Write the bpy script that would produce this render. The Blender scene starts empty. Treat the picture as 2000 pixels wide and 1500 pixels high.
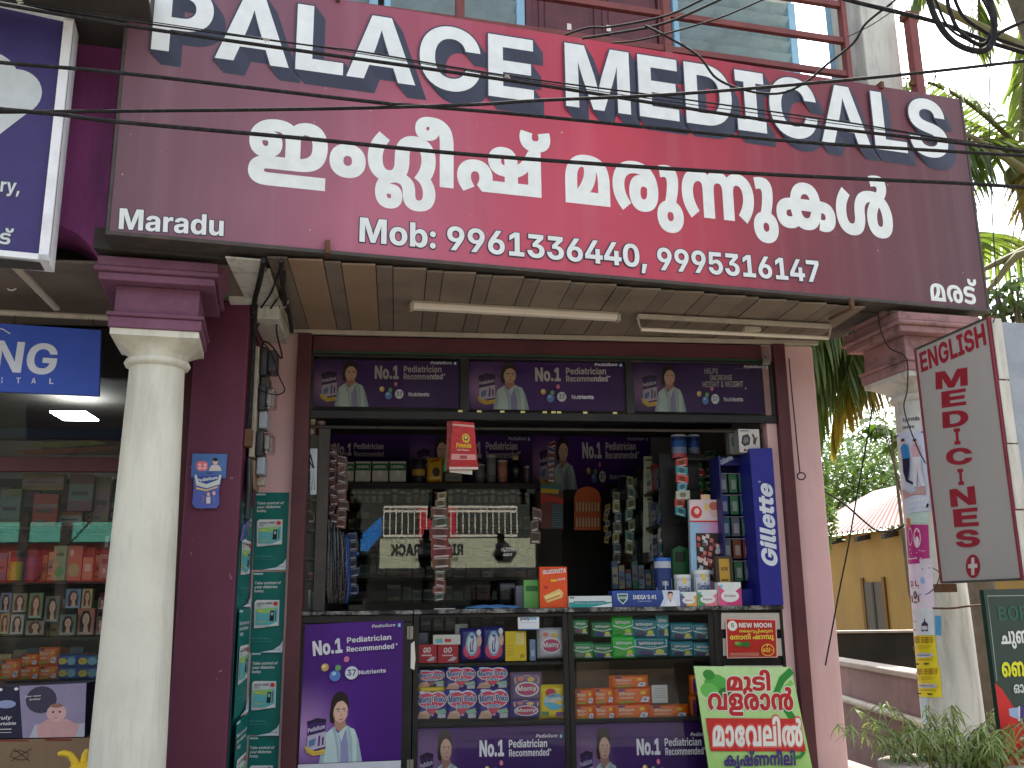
import bpy, math, random
from mathutils import Vector, Matrix, noise
from mathutils.geometry import tessellate_polygon, delaunay_2d_cdt
random.seed(7)
SC = bpy.context.scene
COL = SC.collection

# ------------------------------------------------------------------ camera
FPX, CX, CY, CAMZ = 1850.0, 1000.0, 750.0, 1.5
def _n(v):
    l = math.sqrt(sum(a*a for a in v)); return tuple(a/l for a in v)
def _c(a, b): return (a[1]*b[2]-a[2]*b[1], a[2]*b[0]-a[0]*b[2], a[0]*b[1]-a[1]*b[0])
def _d(a, b): return sum(x*y for x, y in zip(a, b))
UPI = _n((905-CX, -7118-CY, FPX))
FWI = _n(tuple((0, 0, 1)[i]-UPI[2]*UPI[i] for i in range(3)))
RTI = _c(FWI, UPI)
if RTI[0] < 0: RTI = tuple(-a for a in RTI)
cam = bpy.data.cameras.new('camera'); camo = bpy.data.objects.new('camera', cam); COL.objects.link(camo)
cam.sensor_width = 36; cam.lens = 36*FPX/2000; cam.clip_start = 0.05; cam.clip_end = 600
_x = Vector((RTI[0], FWI[0], UPI[0])); _y = -Vector((RTI[1], FWI[1], UPI[1])); _z = -Vector((RTI[2], FWI[2], UPI[2]))
camo.matrix_world = Matrix(((_x[0], _y[0], _z[0], 0), (_x[1], _y[1], _z[1], 0), (_x[2], _y[2], _z[2], CAMZ), (0, 0, 0, 1)))
SC.camera = camo
# ------------------------------------------------------------------ daylight: sun behind the building, facade in open shade
SUN_EL, SUN_ROT = math.radians(57), math.radians(24)
w = bpy.data.worlds.new('World'); SC.world = w; w.use_nodes = True
sky = w.node_tree.nodes.new('ShaderNodeTexSky'); sky.sky_type = 'NISHITA'; sky.sun_disc = False
sky.sun_elevation = SUN_EL; sky.sun_rotation = SUN_ROT; sky.dust_density = 3.0; sky.air_density = 1.2
bg = w.node_tree.nodes['Background']; bg.inputs['Strength'].default_value = 0.15
hz_ = w.node_tree.nodes.new('ShaderNodeHueSaturation'); hz_.inputs['Saturation'].default_value = 0.42   # hazy, whitish tropical sky
w.node_tree.links.new(sky.outputs[0], hz_.inputs['Color']); w.node_tree.links.new(hz_.outputs[0], bg.inputs[0])
sl = bpy.data.lights.new('sun', 'SUN'); sl.energy = 4.2; sl.angle = math.radians(0.6); sl.color = (1, 0.95, 0.86)
so = bpy.data.objects.new('sun', sl); COL.objects.link(so)
sd = Vector((math.sin(SUN_ROT)*math.cos(SUN_EL), math.cos(SUN_ROT)*math.cos(SUN_EL), math.sin(SUN_EL)))
so.rotation_euler = sd.to_track_quat('Z', 'Y').to_euler(); so.location = (0, 0, 30)
SC.view_settings.view_transform = 'Standard'; SC.view_settings.look = 'None'; SC.view_settings.gamma = 1
SC.view_settings.exposure = 1.9
SC.cycles.max_bounces = 7; SC.cycles.transparent_max_bounces = 12; SC.cycles.diffuse_bounces = 4
SC.cycles.use_denoising = True; SC.cycles.caustics_reflective = False; SC.cycles.caustics_refractive = False

# ------------------------------------------------------------------ frames: upright planes the place is built on
def ray(px, py):
    d = (px-CX, py-CY, FPX); return Vector((_d(d, RTI), _d(d, FWI), _d(d, UPI)))
def atY(px, py, Y):
    r = ray(px, py); s = Y/r[1]; return Vector((r[0]*s, Y, CAMZ+r[2]*s))
def atZ(px, py, Z):
    r = ray(px, py); s = (Z-CAMZ)/r[2]; return Vector((r[0]*s, r[1]*s, Z))
class Fr:
    def __init__(s, ox, oy, yaw, oz=0):
        s.M = Matrix.Translation((ox, oy, oz)) @ Matrix.Rotation(math.radians(yaw), 4, 'Z'); s.I = s.M.inverted()
    def L(s, px, py, y=0.0):                       # where the sight line meets the plane local-y = y -> (x, z)
        o = s.I @ Vector((0, 0, CAMZ)); d = s.I.to_3x3() @ ray(px, py); t = (y-o.y)/d.y; p = o+d*t; return (p.x, p.z)
    def X(s, px, py, y=0.0): return s.L(px, py, y)[0]
    def Z(s, px, py, y=0.0): return s.L(px, py, y)[1]
G = Fr(0, 0, 0)
S = Fr(0, 6.4, 7.0)            # shop front
A = Fr(-2.068, 4.570, 16.17)   # main signboard
B = Fr(-1.97, 5.10, 14.3)      # line of the columns

# ------------------------------------------------------------------ colours and materials
def lin(c):
    c = c/255.0; return c/12.92 if c <= 0.04045 else ((c+0.055)/1.055)**2.4
def C(r, g, b): return (lin(r), lin(g), lin(b))
class NT:
    def __init__(s, name):
        s.m = bpy.data.materials.new(name); s.m.use_nodes = True; s.t = s.m.node_tree; s.b = s.t.nodes['Principled BSDF']; s.out = s.t.nodes['Material Output']
    def n(s, ty, **k):
        x = s.t.nodes.new(ty)
        for a, v in k.items(): setattr(x, a, v)
        return x
    def l(s, a, b): s.t.links.new(a, b)
    def noise(s, scale, detail=4, rough=0.6, stretch=None):
        tc = s.n('ShaderNodeTexCoord'); nz = s.n('ShaderNodeTexNoise'); nz.inputs['Scale'].default_value = scale
        nz.inputs['Detail'].default_value = detail; nz.inputs['Roughness'].default_value = rough
        if stretch:
            mp = s.n('ShaderNodeMapping'); mp.inputs['Scale'].default_value = stretch; s.l(tc.outputs['Object'], mp.inputs[0]); s.l(mp.outputs[0], nz.inputs['Vector'])
        else: s.l(tc.outputs['Object'], nz.inputs['Vector'])
        return nz.outputs['Fac']
    def ramp(s, fac, stops):
        r = s.n('ShaderNodeValToRGB'); e = r.color_ramp.elements
        e[0].position, e[0].color = stops[0][0], (*stops[0][1], 1); e[1].position, e[1].color = stops[-1][0], (*stops[-1][1], 1)
        for p, c in stops[1:-1]: q = e.new(p); q.color = (*c, 1)
        s.l(fac, r.inputs[0]); return r.outputs[0]
    def mix(s, fac, a, b, mode='MIX'):
        m = s.n('ShaderNodeMix', data_type='RGBA', blend_type=mode)
        for sock, v in ((m.inputs[0], fac), (m.inputs[6], a), (m.inputs[7], b)):
            if isinstance(v, (int, float)): sock.default_value = v
            elif isinstance(v, tuple): sock.default_value = (*v, 1)
            else: s.l(v, sock)
        return m.outputs[2]
    def bump(s, fac, strength, dist=0.01):
        b = s.n('ShaderNodeBump'); b.inputs['Strength'].default_value = strength; b.inputs['Distance'].default_value = dist
        s.l(fac, b.inputs['Height']); s.l(b.outputs[0], s.b.inputs['Normal'])
def g3(v): return (v, v, v)
def vcmat(name, rough, spec=0.4, dirt=0.12, bump=0.0, bscale=30, coat=0, metal=0):
    k = NT(name); a = k.n('ShaderNodeAttribute', attribute_name='Col')
    f = k.noise(9, 5, 0.65); col = k.mix(1.0, a.outputs['Color'], k.ramp(f, [(0.3, g3(1-dirt*1.6)), (0.7, g3(1.0))]), 'MULTIPLY')
    k.l(col, k.b.inputs['Base Color']); k.b.inputs['Roughness'].default_value = rough; k.b.inputs['Specular IOR Level'].default_value = spec
    k.b.inputs['Coat Weight'].default_value = coat; k.b.inputs['Metallic'].default_value = metal
    if bump: k.bump(k.noise(bscale, 3), bump, 0.01)
    return k.m
INK = vcmat('printed_vinyl', 0.5, 0.3, 0.10)
MATTE = vcmat('matte_coloured', 0.8, 0.2, 0.12)
CARD = vcmat('printed_carton', 0.42, 0.4, 0.10, 0.08, 60)
POUCH = vcmat('glossy_film_pack', 0.22, 0.5, 0.10, 0.5, 28)
PLAST = vcmat('coloured_plastic', 0.3, 0.5, 0.08)
def paint(name, col, rough=0.75, var=0.25, dirtcol=None, dirt=0.0, scale=2.5, bump=0.25, streak=False, chips=None, spec=0.3, metal=0):
    k = NT(name)
    f = k.noise(scale, 8, 0.62); base = k.ramp(f, [(0.25, tuple(c*(1-var) for c in col)), (0.5, col), (0.78, tuple(min(1, c*(1+var*0.6)) for c in col))])
    if dirtcol:
        g = k.noise(scale*0.9, 10, 0.7, (3.0, 3.0, 0.45) if streak else None)
        base = k.mix(k.ramp(g, [(0.48, g3(0)), (0.72, g3(dirt))]), base, dirtcol)
    if chips:
        h = k.noise(14, 6, 0.55); base = k.mix(k.ramp(h, [(0.70, g3(0)), (0.715, g3(1))]), base, chips)
    k.l(base, k.b.inputs['Base Color']); k.b.inputs['Roughness'].default_value = rough; k.b.inputs['Specular IOR Level'].default_value = spec
    k.b.inputs['Metallic'].default_value = metal
    if bump: k.bump(k.noise(45, 6, 0.7), bump, 0.004)
    return k.m
M = {}
M['pink'] = paint('pink_wall_paint', (0.66, 0.43, 0.425), 0.8, 0.12, (0.42, 0.29, 0.28), 0.5, 1.6, 0.35, True)
M['maroon'] = paint('maroon_wall_paint', (0.115, 0.026, 0.055), 0.55, 0.2, (0.07, 0.02, 0.035), 0.6, 1.5, 0.2, True, chips=(0.22, 0.12, 0.16))
M['maroonframe'] = paint('maroon_enamel', (0.095, 0.028, 0.034), 0.45, 0.2, (0.04, 0.015, 0.02), 0.5, 3, 0.15)
M['magenta'] = paint('magenta_purple_paint', (0.26, 0.055, 0.19), 0.7, 0.35, (0.12, 0.03, 0.11), 0.8, 2.2, 0.3, True)
M['mauvecap'] = paint('mauve_capital_paint', (0.185, 0.078, 0.13), 0.7, 0.3, (0.09, 0.035, 0.05), 0.8, 3, 0.3)
M['whitecol'] = paint('cream_column_plaster', (0.62, 0.605, 0.51), 0.6, 0.14, (0.33, 0.32, 0.26), 0.65, 2.2, 0.3, True)
M['whiteold'] = paint('weathered_white_plaster', (0.55, 0.54, 0.48), 0.8, 0.15, (0.16, 0.15, 0.12), 0.7, 3.0, 0.4, True)
M['mould'] = paint('mould_stained_plaster', (0.42, 0.37, 0.31), 0.85, 0.3, (0.05, 0.045, 0.035), 0.95, 5.0, 0.5)
M['pinkmould'] = paint('mould_stained_pink', (0.33, 0.18, 0.175), 0.85, 0.25, (0.06, 0.045, 0.04), 0.95, 6.5, 0.5)
M['soffit'] = paint('grey_soffit', (0.20, 0.165, 0.135), 0.9, 0.2, (0.07, 0.06, 0.05), 0.6, 2.0, 0.4)
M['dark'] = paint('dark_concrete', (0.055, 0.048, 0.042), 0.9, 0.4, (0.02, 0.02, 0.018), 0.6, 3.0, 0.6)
M['blackwood'] = paint('black_painted_wood', (0.014, 0.013, 0.013), 0.35, 0.4, (0.05, 0.045, 0.04), 0.4, 6, 0.2)
M['worn'] = paint('worn_black_edge', (0.016, 0.016, 0.016), 0.4, 0.3, (0.55, 0.53, 0.5), 0.9, 9, 0.3)
M['room'] = paint('dim_room_wall', (0.24, 0.22, 0.22), 0.9, 0.2, None, 0, 2, 0.2)
M['trim'] = paint('cream_trim', (0.42, 0.37, 0.30), 0.6, 0.15, (0.2, 0.17, 0.13), 0.5, 4, 0.1)
M['tube'] = paint('lamp_white_enamel', (0.72, 0.66, 0.56), 0.35, 0.08, None, 0, 3, 0)
M['alu'] = paint('bright_aluminium', (0.80, 0.82, 0.84), 0.35, 0.06, (0.4, 0.4, 0.4), 0.4, 6, 0.05)
M['angle'] = paint('dark_steel_angle', (0.055, 0.05, 0.045), 0.6, 0.35, (0.13, 0.09, 0.06), 0.6, 7, 0.3)
M['rail'] = paint('red_oxide_rail', (0.19, 0.055, 0.05), 0.65, 0.25, (0.10, 0.03, 0.03), 0.6, 6, 0.2)
M['door'] = paint('maroon_door_paint', (0.115, 0.032, 0.04), 0.5, 0.25, (0.06, 0.02, 0.025), 0.6, 5, 0.2)
M['blueslat'] = paint('faded_blue_slat', (0.30, 0.40, 0.42), 0.7, 0.16, (0.17, 0.20, 0.20), 0.6, 6, 0.3)
M['blueframe'] = paint('light_blue_frame', (0.27, 0.47, 0.60), 0.6, 0.12, (0.2, 0.3, 0.36), 0.4, 6, 0.2)
M['lampgrey'] = paint('sign_grey_acrylic', (0.37, 0.35, 0.325), 0.45, 0.05, (0.33, 0.31, 0.28), 0.3, 2, 0.05, True)
M['greysheet'] = paint('grey_galvanised_sheet', (0.30, 0.33, 0.37), 0.55, 0.12, (0.2, 0.22, 0.25), 0.5, 8, 0.1)
M['cable'] = paint('black_cable', (0.022, 0.021, 0.022), 0.85, 0.3, (0.08, 0.08, 0.08), 0.5, 40, 0.2, spec=0.08)
M['steelwire'] = paint('thin_steel_wire', (0.045, 0.045, 0.046), 0.8, 0.3, None, 0, 30, 0, spec=0.1)
M['pvc'] = paint('aged_pvc', (0.42, 0.38, 0.31), 0.55, 0.15, (0.18, 0.14, 0.1), 0.6, 7, 0.1)
M['bakelite'] = paint('dark_meter_bakelite', (0.035, 0.035, 0.04), 0.35, 0.3, (0.1, 0.1, 0.1), 0.5, 12, 0.1)
M['ochre'] = paint('ochre_wall_paint', (0.235, 0.15, 0.042), 0.85, 0.18, (0.16, 0.11, 0.05), 0.6, 0.8, 0.4, True)
M['moss'] = paint('mossy_black_wall', (0.022, 0.02, 0.016), 0.95, 0.5, (0.06, 0.055, 0.04), 0.5, 1.4, 0.6)
M['alley'] = paint('stained_pink_wall', (0.235, 0.15, 0.145), 0.9, 0.25, (0.06, 0.045, 0.04), 0.85, 1.1, 0.6)
M['coping'] = paint('pale_concrete_coping', (0.34, 0.29, 0.25), 0.9, 0.2, (0.12, 0.1, 0.08), 0.6, 3, 0.5)
M['roofred'] = paint('pale_red_roof_sheet', (0.12, 0.034, 0.03), 0.65, 0.15, (0.15, 0.07, 0.062), 0.5, 1.2, 0.05)
M['asphalt'] = paint('asphalt', (0.15, 0.14, 0.13), 0.9, 0.2, (0.10, 0.09, 0.08), 0.5, 1.2, 0.6)
M['concrete'] = paint('pavement_concrete', (0.27, 0.25, 0.22), 0.9, 0.2, (0.13, 0.12, 0.1), 0.6, 1.0, 0.5)
M['earth'] = paint('dusty_earth', (0.20, 0.155, 0.11), 0.95, 0.3, (0.10, 0.085, 0.05), 0.6, 0.5, 0.6)
M['steel'] = paint('padlock_steel', (0.30, 0.28, 0.25), 0.35, 0.2, None, 0, 10, 0, metal=0.8)
M['card'] = paint('plain_cardboard', (0.25, 0.165, 0.10), 0.85, 0.12, (0.15, 0.1, 0.06), 0.4, 4, 0.1)
M['rust'] = paint('rusty_iron', (0.12, 0.055, 0.03), 0.8, 0.4, (0.05, 0.03, 0.02), 0.6, 9, 0.4)
M['opp'] = paint('dark_shaded_render', (0.035, 0.04, 0.032), 0.9, 0.4, None, 0, 0.6, 0.1)  # shade of open shop fronts put into the wall colour
M['yellowplastic'] = paint('yellow_plastic', (0.75, 0.50, 0.03), 0.3, 0.05, None, 0, 4, 0)
M['bark'] = paint('palm_bark', (0.14, 0.12, 0.09), 0.95, 0.35, (0.05, 0.045, 0.035), 0.6, 4, 0.8)
M['twig'] = paint('green_brown_twig', (0.13, 0.12, 0.05), 0.8, 0.3, None, 0, 8, 0.2)
M['coconut'] = paint('green_coconut', (0.13, 0.15, 0.05), 0.5, 0.2, (0.16, 0.11, 0.04), 0.6, 5, 0.1)
def signmat():
    k = NT('faded_red_flex'); tc = k.n('ShaderNodeTexCoord'); sp = k.n('ShaderNodeSeparateXYZ'); k.l(tc.outputs['Object'], sp.inputs[0])
    d = k.n('ShaderNodeMath', operation='DIVIDE'); k.l(sp.outputs[0], d.inputs[0]); d.inputs[1].default_value = 5.49
    # printed colour blend of the banner: mauve at the ends, red in the middle
    top = k.ramp(d.outputs[0], [(0.0, C(112, 80, 90)), (0.16, C(122, 80, 94)), (0.32, C(156, 74, 92)), (0.5, C(176, 56, 74)), (0.66, C(160, 52, 67)), (0.82, C(110, 54, 62)), (1.0, C(94, 60, 66))])
    bot = k.ramp(d.outputs[0], [(0.0, C(108, 80, 90)), (0.14, C(138, 92, 108)), (0.28, C(174, 98, 118)), (0.42, C(186, 78, 98)), (0.6, C(176, 66, 82)), (0.74, C(124, 60, 70)), (0.86, C(102, 62, 68)), (1.0, C(94, 64, 70))])
    z = k.n('ShaderNodeMapRange'); k.l(sp.outputs[2], z.inputs[0]); z.inputs[1].default_value = 0.2; z.inputs[2].default_value = 1.3
    base = k.mix(z.outputs[0], bot, top)
    f = k.noise(1.2, 6, 0.6, (1.0, 1.0, 0.5)); base = k.mix(1.0, base, k.ramp(f, [(0.3, g3(0.86)), (0.7, g3(1.08))]), 'MULTIPLY')
    st = k.noise(7, 3, 0.5, (1.0, 1.0, 0.03)); base = k.mix(k.ramp(st, [(0.5, g3(0)), (0.8, g3(0.10))]), base, C(190, 160, 170))
    sp2 = k.noise(38, 2, 0.4); base = k.mix(k.ramp(sp2, [(0.75, g3(0)), (0.78, g3(0.5))]), base, C(200, 190, 190))
    k.l(base, k.b.inputs['Base Color']); k.b.inputs['Roughness'].default_value = 0.5; k.b.inputs['Specular IOR Level'].default_value = 0.25
    k.bump(k.noise(1.3, 3, 0.5, (1, 1, 0.4)), 0.25, 0.06); return k.m
M['flex'] = signmat()
def glassmat(name, tint=(0.92, 0.96, 0.94), r0=0.07, rough=0.0, dust=0.02, ior=1.5):
    k = NT(name); k.t.nodes.remove(k.b)
    tr = k.n('ShaderNodeBsdfTransparent'); tr.inputs[0].default_value = (*tint, 1)
    gl = k.n('ShaderNodeBsdfGlossy'); gl.inputs['Roughness'].default_value = rough
    lw = k.n('ShaderNodeFresnel'); lw.inputs[0].default_value = ior
    mx = k.n('ShaderNodeMath', operation='MAXIMUM'); k.l(lw.outputs[0], mx.inputs[0]); mx.inputs[1].default_value = r0
    ms = k.n('ShaderNodeMixShader'); k.l(mx.outputs[0], ms.inputs[0]); k.l(tr.outputs[0], ms.inputs[1]); k.l(gl.outputs[0], ms.inputs[2])
    df = k.n('ShaderNodeBsdfDiffuse'); df.inputs[0].default_value = (0.5, 0.5, 0.48, 1)
    m2 = k.n('ShaderNodeMixShader'); k.l(k.ramp(k.noise(3, 6, 0.7), [(0.4, g3(dust*0.3)), (0.8, g3(dust*2))]), m2.inputs[0]); k.l(ms.outputs[0], m2.inputs[1]); k.l(df.outputs[0], m2.inputs[2])
    k.l(m2.outputs[0], k.out.inputs[0]); return k.m
M['glass'] = glassmat('window_glass', (0.97, 0.98, 0.97), 0.035, 0.0, 0.004)
M['caseglass'] = glassmat('showcase_glass', (0.98, 0.98, 0.98), 0.012, 0.0, 0.002, 1.25)
M['rackglass'] = glassmat('rack_door_glass', (0.85, 0.86, 0.86), 0.07, 0.0, 0.001)
M['oldglass'] = glassmat('dusty_shaded_transom_glass', (0.86, 0.85, 0.83), 0.01, 0.0, 0.012, 1.2)  # tint also holds the shade lying over the transom posters
M['film'] = glassmat('clear_plastic_film', (0.9, 0.9, 0.9), 0.1, 0.15, 0.03)
def leafmat(name, c1, c2, trans=0.5):
    k = NT(name); k.t.nodes.remove(k.b)
    ob = k.n('ShaderNodeNewGeometry'); f = k.noise(1.7, 4, 0.6)
    col = k.ramp(f, [(0.3, c1), (0.7, c2)])
    a = k.n('ShaderNodeBsdfDiffuse'); b = k.n('ShaderNodeBsdfTranslucent'); g = k.n('ShaderNodeBsdfGlossy'); g.inputs['Roughness'].default_value = 0.35; g.inputs[0].default_value = (0.5, 0.55, 0.5, 1)
    k.l(col, a.inputs[0]); k.l(k.mix(1.0, col, (1.3, 1.4, 0.6), 'MULTIPLY'), b.inputs[0])
    m = k.n('ShaderNodeMixShader'); m.inputs[0].default_value = trans; k.l(a.outputs[0], m.inputs[1]); k.l(b.outputs[0], m.inputs[2])
    m2 = k.n('ShaderNodeMixShader'); m2.inputs[0].default_value = 0.06; k.l(m.outputs[0], m2.inputs[1]); k.l(g.outputs[0], m2.inputs[2])
    k.l(m2.outputs[0], k.out.inputs[0]); return k.m
M['palmleaf'] = leafmat('palm_leaf', (0.065, 0.10, 0.028), (0.14, 0.18, 0.045), 0.5)
M['palmyellow'] = leafmat('yellowing_palm_leaf', (0.20, 0.17, 0.03), (0.36, 0.24, 0.04), 0.4)
M['leaf'] = leafmat('broad_leaf', (0.05, 0.10, 0.02), (0.11, 0.17, 0.03), 0.4)
M['fern'] = leafmat('fine_plant_leaf', (0.15, 0.20, 0.07), (0.28, 0.34, 0.13), 0.35)
def emis(name, col, st):
    k = NT(name); k.b.inputs['Base Color'].default_value = (0.8, 0.8, 0.8, 1); k.b.inputs['Emission Color'].default_value = (*col, 1); k.b.inputs['Emission Strength'].default_value = st; return k.m
M['panel_light'] = emis('lit_ceiling_panel', (0.9, 0.97, 1.0), 14.0)

# ------------------------------------------------------------------ objects
WM = {}
class Thing:
    def __init__(s, name, label, cat, fr, base=(0, 0, 0), group=None, rz=0):
        o = bpy.data.objects.new(name, None); o.empty_display_size = 0.1; COL.objects.link(o)
        s.M = fr.M @ Matrix.Translation(base) @ Matrix.Rotation(rz, 4, 'Z'); o.matrix_world = s.M; s.o = o; o['label'] = label; o['category'] = cat
        if group: o['group'] = group
LABELS = {}
class MB:
    def __init__(s, fr=G): s.fr = fr; s.v = []; s.f = []; s.c = []; s.sm = []; s.uvc = None
    def add(s, vs, fs, col=None, smooth=False):
        b = len(s.v); s.v += [tuple(v) for v in vs]
        for f in fs:
            s.f.append([i+b for i in f]); s.sm.append(smooth); s.c.append(col)
        return s
    def box(s, x0, x1, y0, y1, z0, z1, col=None):
        if x0 > x1: x0, x1 = x1, x0
        if y0 > y1: y0, y1 = y1, y0
        if z0 > z1: z0, z1 = z1, z0
        v = [(x, y, z) for z in (z0, z1) for y in (y0, y1) for x in (x0, x1)]
        return s.add(v, [(0, 2, 3, 1), (4, 5, 7, 6), (0, 1, 5, 4), (2, 6, 7, 3), (0, 4, 6, 2), (1, 3, 7, 5)], col)
    def obox(s, c, ax, ay, az, col=None):          # box from centre and three half-axis vectors
        c, ax, ay, az = Vector(c), Vector(ax), Vector(ay), Vector(az)
        v = [c+ax*i+ay*j+az*k for k in (-1, 1) for j in (-1, 1) for i in (-1, 1)]
        return s.add(v, [(0, 2, 3, 1), (4, 5, 7, 6), (0, 1, 5, 4), (2, 6, 7, 3), (0, 4, 6, 2), (1, 3, 7, 5)], col)
    def prism(s, pts, y0, y1, col=None):           # outline in x,z pushed from y0 to y1
        n = len(pts); v = [(x, y0, z) for x, z in pts]+[(x, y1, z) for x, z in pts]
        s.add(v, [(i, (i+1) % n, n+(i+1) % n, n+i) for i in range(n)], col)
        t = tessellate_polygon([[Vector((x, z, 0)) for x, z in pts]])
        return s.add(v, [(a, b, c) for a, b, c in t]+[(n+c, n+b, n+a) for a, b, c in t], col)
    def plan(s, pts, z0, z1, col=None):            # outline in x,y pushed from z0 to z1
        n = len(pts); v = [(x, y, z0) for x, y in pts]+[(x, y, z1) for x, y in pts]
        s.add(v, [(i, (i+1) % n, n+(i+1) % n, n+i) for i in range(n)], col)
        t = tessellate_polygon([[Vector((x, y, 0)) for x, y in pts]])
        return s.add(v, [(a, b, c) for a, b, c in t]+[(n+c, n+b, n+a) for a, b, c in t], col)
    def lathe(s, cx, cy, prof, n=24, col=None, sq=None):
        v = []
        for i, (r, z) in enumerate(prof):
            for k in range(n):
                a = 2*math.pi*k/n; v.append((cx+r*math.cos(a), cy+r*math.sin(a), z))
        f = [(i*n+k, i*n+(k+1) % n, (i+1)*n+(k+1) % n, (i+1)*n+k) for i in range(len(prof)-1) for k in range(n)]
        cols = col
        if isinstance(col, list):
            for i in range(len(prof)-1):
                s.add(v[i*n:(i+2)*n], [(k, (k+1) % n, n+(k+1) % n, n+k) for k in range(n)], col[i], True)
            s.add(v[:n], [tuple(reversed(range(n)))], col[0]); s.add(v[-n:], [tuple(range(n))], col[-1]); return s
        s.add(v, f, cols, True); b = len(prof)-1
        s.add(v[:n], [tuple(reversed(range(n)))], cols); s.add(v[b*n:], [tuple(range(n))], cols); return s
    def tube(s, pts, r, n=6, col=None, cap=True):
        pts = [Vector(p) for p in pts]; V = []; up = None
        for i, p in enumerate(pts):
            t = (pts[min(i+1, len(pts)-1)]-pts[max(i-1, 0)])
            if t.length < 1e-9: t = Vector((0, 0, 1))
            t.normalize()
            if up is None: up = t.orthogonal().normalized()
            a = (up-t*up.dot(t)); a = a.normalized() if a.length > 1e-6 else t.orthogonal().normalized(); up = a; b = t.cross(a)
            rr = r[i] if isinstance(r, (list, tuple)) else r
            V += [p+a*rr*math.cos(2*math.pi*k/n)+b*rr*math.sin(2*math.pi*k/n) for k in range(n)]
        m = len(pts); F = [(i*n+k, i*n+(k+1) % n, (i+1)*n+(k+1) % n, (i+1)*n+k) for i in range(m-1) for k in range(n)]
        s.add(V, F, col, True)
        if cap: s.add(V[:n], [tuple(reversed(range(n)))], col); s.add(V[-n:], [tuple(range(n))], col)
        return s
    def sphere(s, c, r, n=10, col=None, sc=(1, 1, 1)):
        P = [(math.sin(math.pi*i/n), -math.cos(math.pi*i/n)) for i in range(n+1)]; v = []
        for rr, z in P:
            for k in range(n*2):
                a = math.pi*k/n; v.append((c[0]+r*sc[0]*rr*math.cos(a), c[1]+r*sc[1]*rr*math.sin(a), c[2]+r*sc[2]*z))
        m = 2*n; return s.add(v, [(i*m+k, i*m+(k+1) % m, (i+1)*m+(k+1) % m, (i+1)*m+k) for i in range(n) for k in range(m)], col, True)
    def mesh(s, name, Minv):
        me = bpy.data.meshes.new(name); T = Minv @ s.fr.M
        me.from_pydata([T @ Vector(v) for v in s.v], [], s.f)
        if any(c is not None for c in s.c):
            at = me.color_attributes.new('Col', 'FLOAT_COLOR', 'CORNER'); buf = []
            for f, c in zip(s.f, s.c):
                if c is None: c = (0.5, 0.5, 0.5)
                if isinstance(c, list):
                    for q in c: buf += [q[0], q[1], q[2], 1]
                else: buf += [c[0], c[1], c[2], 1]*len(f)
            if len(buf) == 4*len(me.loops): at.data.foreach_set('color', buf)
        me.polygons.foreach_set('use_smooth', s.sm); return me
    def build(s, name, mat, parent, bev=0, label=None, sub=None):   # a part of thing `parent` (sub: the part it belongs to)
        me = s.mesh(name, parent.M.inverted()); me.materials.append(mat)
        o = bpy.data.objects.new(name, me); COL.objects.link(o); o.parent = sub or parent.o
        if label: o['label'] = label
        bevel(o, bev); return o
    def solo(s, name, mat, label, cat, base=(0, 0, 0), group=None, bev=0, kind=None):
        Mx = s.fr.M @ Matrix.Translation(base); me = s.mesh(name, Mx.inverted()); me.materials.append(mat)
        o = bpy.data.objects.new(name, me); COL.objects.link(o); o.matrix_world = Mx
        if label: o['label'] = label
        if cat: o['category'] = cat
        if group: o['group'] = group
        if kind: o['kind'] = kind
        bevel(o, bev); return o
def bevel(o, w):
    if w:
        m = o.modifiers.new('bevel', 'BEVEL'); m.width = w; m.segments = 2; m.limit_method = 'ANGLE'; m.angle_limit = math.radians(40)
def copy_tree(o, parent=None):
    c = o.copy(); COL.objects.link(c)
    if parent: c.parent = parent
    for ch in list(o.children): copy_tree(ch, c)
    return c

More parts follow.
